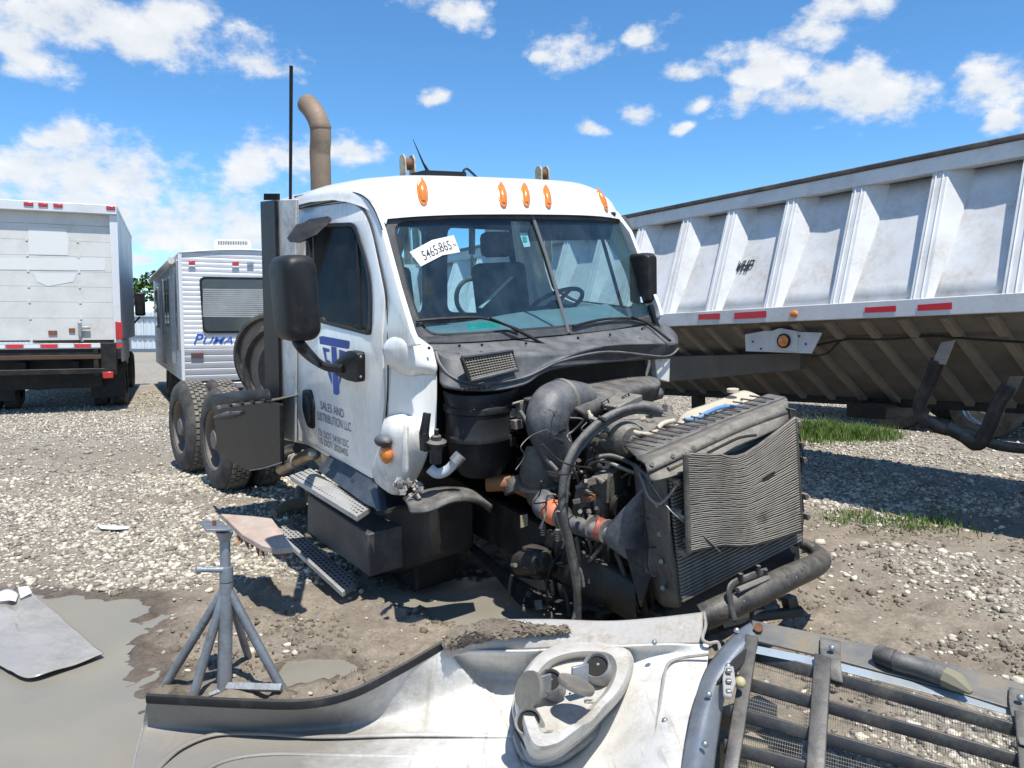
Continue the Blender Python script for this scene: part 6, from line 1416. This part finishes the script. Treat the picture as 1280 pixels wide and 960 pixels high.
obj('landing_leg', MB().box((2.6, 1.9, .5), (.14, .14, 1.0)), M_['dark'], tr_, bevel=.01)
# wheels of a low trailer parked behind the hopper
ft = thing('flatbed_trailer', 'low dark flatbed trailer with chrome wheels behind the hopper trailer', 'trailer', M=Matrix.Translation(G(1227, 548, 0)) @ Matrix.Rotation(YAW, 4, 'Z'))
fw = None
ftt = MB().lathe([(.30, 0), (.36, -.015), (.44, -.012), (.49, .02), (.5, .06), (.5, .22), (.44, .27), (.3, .27)], (0, 0, 0), (0, 1, 0), 40)
fr_ = MB().lathe([(.30, .004), (.275, .03), (.265, .09), (.14, .10), (.12, .05), (.10, .02), (0, .02)], (0, 0, 0), (0, 1, 0), 36)
for i, x in enumerate((0, -1.30, .01, -1.31)):
    M = Matrix.Translation((x, 0 if i < 2 else 1.9, .49))
    if fw is None:
        o = obj('wheel', ftt, M_['rubber'], ft, smooth=40); fw = o.data; q = obj('rim', fr_, M_['chrome'], o, smooth=40); fr_me = q.data; o.matrix_basis = M
    else: o = shared('wheel', fw, ft, M); shared('rim', fr_me, o, Matrix())
obj('deck', MB().box((-1.5, 1.0, 1.12), (6.0, 2.3, .10)), M_['dark'], ft, bevel=.01); obj('axle_beam', MB().box((-.65, 1.0, .72), (2.2, .9, .35)), M_['dark'], ft, bevel=.02)
for k in range(6): obj('deck_rail', MB().box((-4.2+1.1*k, -.1, 1.0), (.06, .05, .18)), M_['dark'], ft)
# ------------------------------------------------------------------ box truck at the left
def frame(o, a, b):
    a = Vector(a).normalized(); b = Vector(b).normalized(); z = Vector((0, 0, 1)); return Matrix.Translation(o) @ Matrix(((a.x, b.x, 0), (a.y, b.y, 0), (0, 0, 1))).to_4x4()
# local x runs to the right along the rear face, y runs away along the side
BM = frame((-7.4, 14.7, 0), (.917, .399, 0), (-.399, .917, 0)); BI = BM.inverted(); BO = BI @ CAMP
def B(u, v, c=0): d = BI.to_3x3() @ pray(u, v); return BO+d*((c-BO.y)/d.y)
bt = thing('box_truck', 'white box truck with patched roller door seen from behind at the left', 'truck', M=BM)
def bb(name, x0, x1, y0, y1, z0, z1, mat, par=bt, **k): return obj(name, MB().box(((x0+x1)/2, (y0+y1)/2, (z0+z1)/2), (abs(x1-x0), abs(y1-y0), abs(z1-z0))), mat, par, **k)
zt = B(150, 258).z; zh = B(140, 269).z; zbx = B(150, 425).z; W_ = 2.5
bb('rear_header', -W_, 0, -.12, .05, zh, zt, M_['rvwhite'], bevel=.01)
bb('roof_cap', -W_, 0, .05, 5.6, zt-.06, zt+.01, M_['boxw']); bb('side_wall', -.06, -.01, .05, 5.6, zbx, zt-.06, M_['boxw'])
bb('side_wall', -W_, -W_+.05, .05, 5.6, zbx, zt-.06, M_['boxw']); bb('front_wall', -W_+.05, -.06, 5.54, 5.6, zbx, zt-.06, M_['boxw']); bb('floor', -W_+.05, -.06, .1, 5.5, zbx-.02, zbx+.04, M_['dark'])
bb('corner_post', -.13, 0, -.06, .05, zbx-.05, zh-.003, M_['rvwhite'], bevel=.006); bb('corner_post', -W_, -W_+.13, -.06, .05, zbx-.05, zh-.003, M_['rvwhite'], bevel=.006)
dz_ = [zh-.0]+[B(100, v, .04).z for v in (282, 302, 321, 340, 359, 378, 398)]+[zbx]
for k in range(len(dz_)-1):
    bb('door_panel', -W_+.135, -.135, .03, .06, dz_[k+1]+.004, dz_[k], M_['boxw'], bevel=.002)
    for j in (0, 1): 
        hx_ = B(97 if j else 33, 300).x; bb('door_hinge', hx_-.02, hx_+.02, .018, .03, dz_[k+1]-.02, dz_[k+1]+.03, M_['boxw'])
for P in ([(35, 284), (82, 286), (86, 300), (85, 319), (36, 318)], [(-5, 322), (132, 323), (131, 338), (-5, 337)], [(42, 341), (96, 342), (92, 352), (60, 358), (46, 352)]):
    obj('paint_patch', MB().prism([B(u, v, .026) for u, v in P], (0, -.001, 0)), M_['boxpatch'], bt, smooth=None)
for u, v in ((35.6, 255), (53.8, 256), (72.5, 257), (138.4, 260)): c = B(u, v, -.125); obj('clearance_lamp', MB().box(c, (.15, .03, .065)), M_['red'], bt, bevel=.01)
bb('rear_sill', -W_, -.02, -.05, .05, zbx-.16, zbx-.055, M_['alu'], bevel=.006)
for k in range(9): bb('reflector_tape', -W_+.1+.27*k, -W_+.35+.27*k, -.056, -.05, zbx-.135, zbx-.07, M_['whtape'] if k % 2 else M_['redtape'])
obj('latch_handle', MB().box(B(100, 412, -.02), (.06, .05, .28)), M_['alu'], bt, bevel=.01); obj('latch_handle', MB().box(B(106, 410, -.02), (.18, .04, .05)), M_['alu'], bt, bevel=.008)
obj('latch_rust', MB().box(B(90, 413, .02), (.1, .02, .08)), M_['rust'], bt); obj('latch_rust', MB().box(B(66, 416, .02), (.14, .02, .08)), M_['rust'], bt)
bb('under_frame', -W_+.1, -.15, -.02, .12, zbx-.36, zbx-.165, M_['dark'])
bb('bumper_bar', -W_, -.35, -.12, -.03, B(60, 446).z-.05, B(60, 446).z+.03, mk('dark_brown_bar', (.07, .045, .03), .8), bevel=.01); bb('bumper_bar', -W_, -.3, -.12, -.03, B(60, 464).z-.06, B(60, 464).z+.04, M_['dark'], bevel=.01)
bb('bumper_post', -.48, -.40, -.11, -.04, B(60, 470).z, zbx-.17, M_['dark']); bb('lift_bracket', -.36, -.10, -.10, .2, B(60, 470).z, zbx-.05, M_['dark'], bevel=.01)
bb('tail_lamp', -.10, .02, -.09, -.06, B(160, 424).z, B(160, 402).z, M_['red'], bevel=.01); bb('tail_lamp', -.34, -.16, -.13, -.10, B(150, 470).z-.03, B(150, 466).z+.03, M_['red'], bevel=.01)
wtm = None
for (x, y) in ((-.02, 1.4), (-.35, 1.4), (-W_+.28, 1.4), (-W_+.61, 1.4), (-.1, 6.3), (-W_+.35, 6.3)):
    if wtm is None: o = obj('wheel', MB().lathe([(.26, 0), (.40, -.01), (.47, .03), (.48, .08), (.47, .25), (.26, .27)], (0, 0, 0), (-1, 0, 0), 32), M_['rubber'], bt, smooth=40); wtm = o.data; o.matrix_basis = Matrix.Translation((x, y, .46)); 
    else: o = shared('wheel', wtm, bt, Matrix.Translation((x, y, .46)))
bb('dark_backing', -W_+.05, -.4, .5, .53, .42, zbx-.2, M_['dark']); bb('mud_flap', -.62, -.02, .72, .74, .2, .85, M_['black']); bb('mud_flap', -W_, -W_+.6, .72, .74, .2, .85, M_['black'])  # first piece is a dark sheet added so the space under the box looks black
bb('chassis_rail', -1.75, -1.6, .1, 7.2, .75, .95, M_['dark']); bb('chassis_rail', -.9, -.75, .1, 7.2, .75, .95, M_['dark']); bb('rear_axle', -2.3, -.3, 1.33, 1.47, .40, .54, M_['dark'])
bb('wheel_arch_skirt', -.04, .0, .3, 2.4, zbx-.42, zbx-.02, M_['boxw']); cabm = MB(); cabm.prism([Vector((-2.3, y, z)) for y, z in ((5.75, .6), (7.6, .6), (7.7, 1.3), (6.9, 1.45), (6.4, 2.3), (5.75, 2.35))], (2.1, 0, 0)); obj('cab', cabm, M_['boxw'], bt, bevel=.06)
c = B(178, 382, 4.6); o = obj('wing_mirror', MB().box((B(175, 380, 6.2).x, 6.2, B(175, 380, 6.2).z), (.25, .12, .62)), M_['black'], bt, bevel=.05); obj('mirror_arm', MB().tube([Vector((B(175, 396, 6.2).x, 6.2, B(175, 396, 6.2).z)), Vector((-.2, 6.3, 1.5))], .025, 6), M_['black'], o)
# ------------------------------------------------------------------ travel trailer
RM = frame((-5.83, 13.7, 0), (.885, .465, 0), (-.465, .885, 0)); RI = RM.inverted(); RO = RI @ CAMP
def V(u, v, c=0): d = RI.to_3x3() @ pray(u, v); return RO+d*((c-RO.y)/d.y)
rv = thing('travel_trailer', 'white corrugated travel trailer with PUMA lettering behind the truck', 'camper', M=RM)
RW, RL, RZ0, RZ1 = 2.45, 8.2, .62, V(229, 315).z
def siding(pts_a, pts_b, z0, z1, pitch, mat, name, nrm, cut=None):
    mb = MB(); n = int(round((z1-z0)/pitch)); prof = []
    for k in range(n):
        z = z0+(z1-z0)*k/n; h = (z1-z0)/n
        prof += [(z+.02*h, .0), (z+.12*h, .006), (z+.55*h, .010), (z+.86*h, .007), (z+.97*h, .0)]
    rows = [[Vector((pts_a[0], pts_a[1], z))+nrm*o, Vector((pts_b[0], pts_b[1], z))+nrm*o] for z, o in prof]
    mb.grid(rows); return obj(name, mb, mat, rv, smooth=None)
zc = V(240, 436).z
siding((0, 0), (RW, 0), zc, RZ1, .083, M_['rvwhite'], 'rear_siding', Vector((0, -1, 0))); siding((0, 0), (RW, 0), RZ0, zc, .12, M_['rvgrey'], 'lower_siding', Vector((0, -1, 0)))
siding((0, 0), (0, RL), RZ0, RZ1, .083, M_['rvwhite'], 'side_siding', Vector((-1, 0, 0))); siding((RW, 0), (RW, RL), RZ0, RZ1, .083, M_['rvwhite'], 'side_siding', Vector((1, 0, 0)))
obj('corner_trim', MB().box((0, -.012, (RZ0+RZ1)/2), (.06, .05, RZ1-RZ0)), M_['rvwhite'], rv, bevel=.006); obj('corner_trim', MB().box((RW, -.012, (RZ0+RZ1)/2), (.06, .05, RZ1-RZ0)), M_['rvwhite'], rv, bevel=.006)
obj('front_wall', MB().box((RW/2, RL+.02, (RZ0+RZ1)/2), (RW, .04, RZ1-RZ0)), M_['rvwhite'], rv)
rows = [[Vector((x, y, RZ1+.0+.10*math.sin(math.pi*(x+.02)/(RW+.04)))) for x in [(-.02+(RW+.04)*k/10) for k in range(11)]] for y in (-.04, RL+.04)]
obj('roof', MB().grid(rows), M_['rvwhite'], rv, solid=.03, smooth=60); obj('rear_gable', MB().add([Vector((RW*k/10, -.005, RZ1+.10*math.sin(math.pi*k/10))) for k in range(11)], [tuple(range(11))]), M_['rvwhite'], rv)
def rpl(name, px, y, mat, depth=.02, par=rv, r=.0, **k):
    P = [V(u, v, y) for u, v in px]; P = rpoly([(p.x, p.z) for p in P], r) if r else [Vector((p.x, p.z)) for p in P]
    return obj(name, MB().prism([Vector((p.x, y, p.y)) for p in P], (0, depth, 0)), mat, par, **k)
wv = [(249, 346), (345, 347), (345, 416), (254, 417)]
rw = rpl('rear_window', wv, -.04, M_['black'], .03, r=.10)
rpl('window_pane', [(252, 349), (342, 350), (342, 413), (256, 414)], -.046, M_['rvglass'], .008, rw, r=.08)
for k in range(14):
    v = 361+2.55*k; rpl('blind_slat', [(253.5, v), (340, v+.6), (340, v+2.5), (253.5, v+1.9)], -.050, mk('blind', (.33, .35, .35), .5) if k == 0 else bpy.data.materials['blind'], .002, rw)
for u, v in ((240, 329), (294.5, 330)): o = rpl('clearance_lamp', [(u-4, v-3), (u+4, v-3), (u+4, v+2), (u-4, v+2)], -.05, M_['red'], .03, bevel=.006); rpl('lamp_base', [(u-4.5, v+2), (u+4.5, v+2), (u+4, v+4), (u-4, v+4)], -.045, M_['paper'], .02, o)
rpl('small_lamp', [(309, 328), (317, 328), (317, 332), (309, 332)], -.05, M_['alu'], .02); rpl('tail_marker', [(239, 441), (254.5, 441), (254.5, 447), (239, 447)], -.05, mk('brown_lens', (.12, .05, .045), .4), .03, bevel=.006)
a = V(242, 430, -.035); b_ = V(293, 429.5, -.035); text_obj('brand_lettering', 'P', M_['blue'], rv, V(242, 430.5, -.013), Vector((1, 0, 0)), Vector((0, 0, 1)), .185, .17, shear=.35, thick=.002, bold=.006)
text_obj('brand_lettering', 'UMA', M_['blue'], rv, V(254, 430, -.013), Vector((1, 0, 0)), Vector((0, 0, 1)), .125, .50, shear=.35, thick=.002, bold=.006)
# side windows and door
def sw(name, y0, y1, z0, z1, mat=M_['rvglass'], **k):
    f = obj(name, MB().box((-.02, (y0+y1)/2, (z0+z1)/2), (.05, y1-y0+.08, z1-z0+.08)), M_['alu'], rv, bevel=.01); obj('pane', MB().box((-.048, (y0+y1)/2, (z0+z1)/2), (.008, y1-y0-.03, z1-z0-.03)), mat, f); return f
sw('side_window', .28, .62, 1.2, 2.75); sw('side_window', 2.2, 2.7, 1.65, 2.55); sw('side_window', 3.0, 3.4, 1.65, 2.55); sw('side_door', 4.3, 5.1, .8, 2.6, M_['rvwhite']); sw('side_window', 6.2, 6.9, 1.6, 2.5)
obj('awning_arm', MB().box((-.06, 1.2, 1.9), (.06, .07, 2.0)), M_['alu'], rv); obj('awning_roll', MB().tube([Vector((-.1, .5, RZ1-.12)), Vector((-.1, 7.6, RZ1-.12))], .06, 10), M_['boxw'], rv)
obj('bumper', MB().box((RW/2, -.1, .55), (RW-.1, .1, .1)), M_['alu'], rv, bevel=.01)
acc_ = [V(u, v, 1.2) for u, v in [(266, 311), (316, 311), (312, 300), (270, 299)]]
ac = obj('roof_unit', MB().prism([acc_[0], acc_[1], acc_[2], acc_[3]], (0, .75, 0)), M_['paper'], rv, bevel=.03)
for k in range(18):
    u = 273+2.1*k; a = V(u, 301.2, 1.19); b_ = V(u, 306, 1.19); obj('vent_slot', MB().box((a+b_)/2, (.012, .01, (a-b_).length)), M_['dark'], ac)
rt = None
for (x, y) in ((.02, 3.6), (.02, 4.45), (RW-.02, 3.6), (RW-.02, 4.45)):
    s_ = 1 if x < 1 else -1
    if rt is None: o = obj('wheel', MB().lathe([(0, .04), (.18, .05), (.2, .0), (.33, 0), (.35, .04), (.35, .18), (.3, .2)], (0, 0, 0), (1, 0, 0), 28), M_['rubber'], rv, smooth=40); rt = o.data
    else: o = shared('wheel', rt, rv, Matrix())
    o.matrix_basis = Matrix.Translation((x, y, .34)) @ Matrix.Rotation(0 if s_ > 0 else math.pi, 4, 'Z')
obj('frame_rail', MB().box((RW/2, RL/2, .52), (1.6, RL, .14)), M_['dark'], rv)
# ------------------------------------------------------------------ fence and trees
fn = thing('metal_fence', 'pale sheet metal fence with dark rails closing the back of the yard', 'fence', (-20, 45.5, 0))
fm = None
def fence_panel(i):
    global fm
    x = -40+2.4*i
    if fm is None:
        mb = MB(); rows = [[], []]; n = 48; prof = []
        for k in range(n+1):
            t = 2.38*k/n; ph = (k % 6); off = .0 if ph in (0, 1, 2, 3) else -.035; prof.append((t, off))
        for z in (.06, 2.32): pass
        mb.grid([[Vector((t, o, .06)) for t, o in prof], [Vector((t, o, 2.34)) for t, o in prof]]); o = obj('fence_panel', mb, M_['fence'], fn, smooth=None); fm = o.data
    else: o = shared('fence_panel', fm, fn, Matrix())
    o.matrix_basis = Matrix.Translation((x, 0, 0)); return o
for i in range(44): fence_panel(i)
for z in (2.02, .92, .1): obj('fence_rail', MB().box((12, -.07, z), (105.6, .06, .13 if z > .5 else .2)), M_['fencerail'], fn)
for i in range(22): obj('fence_post', MB().box((-40+4.8*i, .05, 1.2), (.08, .08, 2.4)), M_['fencerail'], fn)
obj('field', MB().add([(-300, 47, .03), (300, 47, .03), (300, 400, .6), (-300, 400, .6)], [(0, 1, 2, 3)]), mk('dry_grass_field', (.20, .22, .07), .9, 0, (.13, .17, .05), .8, .2), None, kind='structure', smooth=None)
lm = island_mat('leaf_green', [(0, (.025, .05, .012)), (.4, (.05, .095, .02)), (.8, (.085, .15, .03)), (1, (.12, .19, .045))], .7, sc=1)
def tree(x, y, h, r, seed, label):
    rg = np.random.default_rng(seed); t = thing('tree', label, 'tree', (x, y, 0), group='trees beyond the fence')
    obj('trunk', MB().tube([Vector((0, 0, 0)), Vector((.1, 0, h*.3)), Vector((-.1, .1, h*.6))], [.28, .2, .1], 8), M_['bark'], t, smooth=60)
    nb = 20; cs = np.stack([rg.normal(0, r*.45, nb), rg.normal(0, r*.4, nb), rg.uniform(h*.12, h*.85, nb)], 1); rs = rg.uniform(.24, .42, nb)*r*1.1
    for j in range(4): e = cs[j]; obj('limb', MB().tube([Vector((0, 0, h*.35)), Vector(e)*.6+Vector((0, 0, h*.15)), Vector(e)], [.12, .07, .03], 6), M_['bark'], t, smooth=60)
    n = 4200; k = rg.integers(0, nb, n); d = rg.normal(size=(n, 3)); d /= np.linalg.norm(d, axis=1)[:, None]; p = cs[k]+d*(rs[k]*rg.uniform(.55, 1.05, n)**.6)[:, None]*np.array([1.15, 1.1, .85])
    s = rg.uniform(.12, .34, n)*1.1; a1 = rg.normal(size=(n, 3)); a1 /= np.linalg.norm(a1, axis=1)[:, None]; a2 = np.cross(a1, rg.normal(size=(n, 3))); a2 /= np.linalg.norm(a2, axis=1)[:, None]
    Vv = np.stack([p-a1*s[:, None], p-a2*s[:, None]*.6, p+a1*s[:, None], p+a2*s[:, None]*.6], 1); F = (np.arange(n)*4)[:, None]+np.arange(4)[None]
    o = bulk('crown', Vv, F, lm); o.parent = t
kinds = ['dense green tree beyond the fence, left of the camper', 'broad dark green tree in the row beyond the fence', 'tall mid green tree in the row beyond the fence']
i = 0
for x in np.arange(-75, 70, 4.6):
    j = i % 3; xx = x+rng.uniform(-1, 1); yy = rng.uniform(76, 92); tree(float(xx), float(yy), float(rng.uniform(7.2, 9.4)), float(rng.uniform(2.6, 3.6)), 100+i, ('green leafy tree between the box truck and the camper, beyond the fence' if -43.5 < xx < -38 else 'green leafy tree in the dense row beyond the metal fence, mostly hidden by vehicles')); i += 1

# ------------------------------------------------------------------ box trailer seen through the cab's rear windows
WM = frame((-3.3, 17.5, 0), (.99, .12, 0), (-.12, .99, 0))
wt_ = thing('box_trailer', 'white box trailer behind the truck, seen through its rear cab windows', 'trailer', M=WM)
for k in range(4):
    obj('side_panel', MB().box((.6+1.2*k, 0, 1.95), (1.19, .05, 2.3)), M_['boxw'], wt_, bevel=.006)
obj('side_panel', MB().box((2.4, 2.4, 1.95), (4.8, .05, 2.3)), M_['boxw'], wt_)
obj('roof', MB().box((2.4, 1.2, 3.13), (4.8, 2.45, .05)), M_['boxw'], wt_); obj('end_wall', MB().box((-.02, 1.2, 1.95), (.04, 2.4, 2.3)), M_['boxw'], wt_); obj('end_wall', MB().box((4.82, 1.2, 1.95), (.04, 2.4, 2.3)), M_['boxw'], wt_)
obj('bottom_rail', MB().box((2.4, -.02, .76), (4.8, .06, .1)), M_['dark'], wt_); obj('top_rail', MB().box((2.4, -.03, 3.10), (4.8, .05, .08)), M_['fencerail'], wt_)
for x in (1.0, 3.6):
    for y in (.1, 2.0): obj('wheel', MB().lathe([(0, 0), (.25, -.01), (.42, 0), (.45, .05), (.45, .2), (.4, .24)], (x, y, .45), (0, 1, 0), 28), M_['rubber'], wt_, smooth=40)
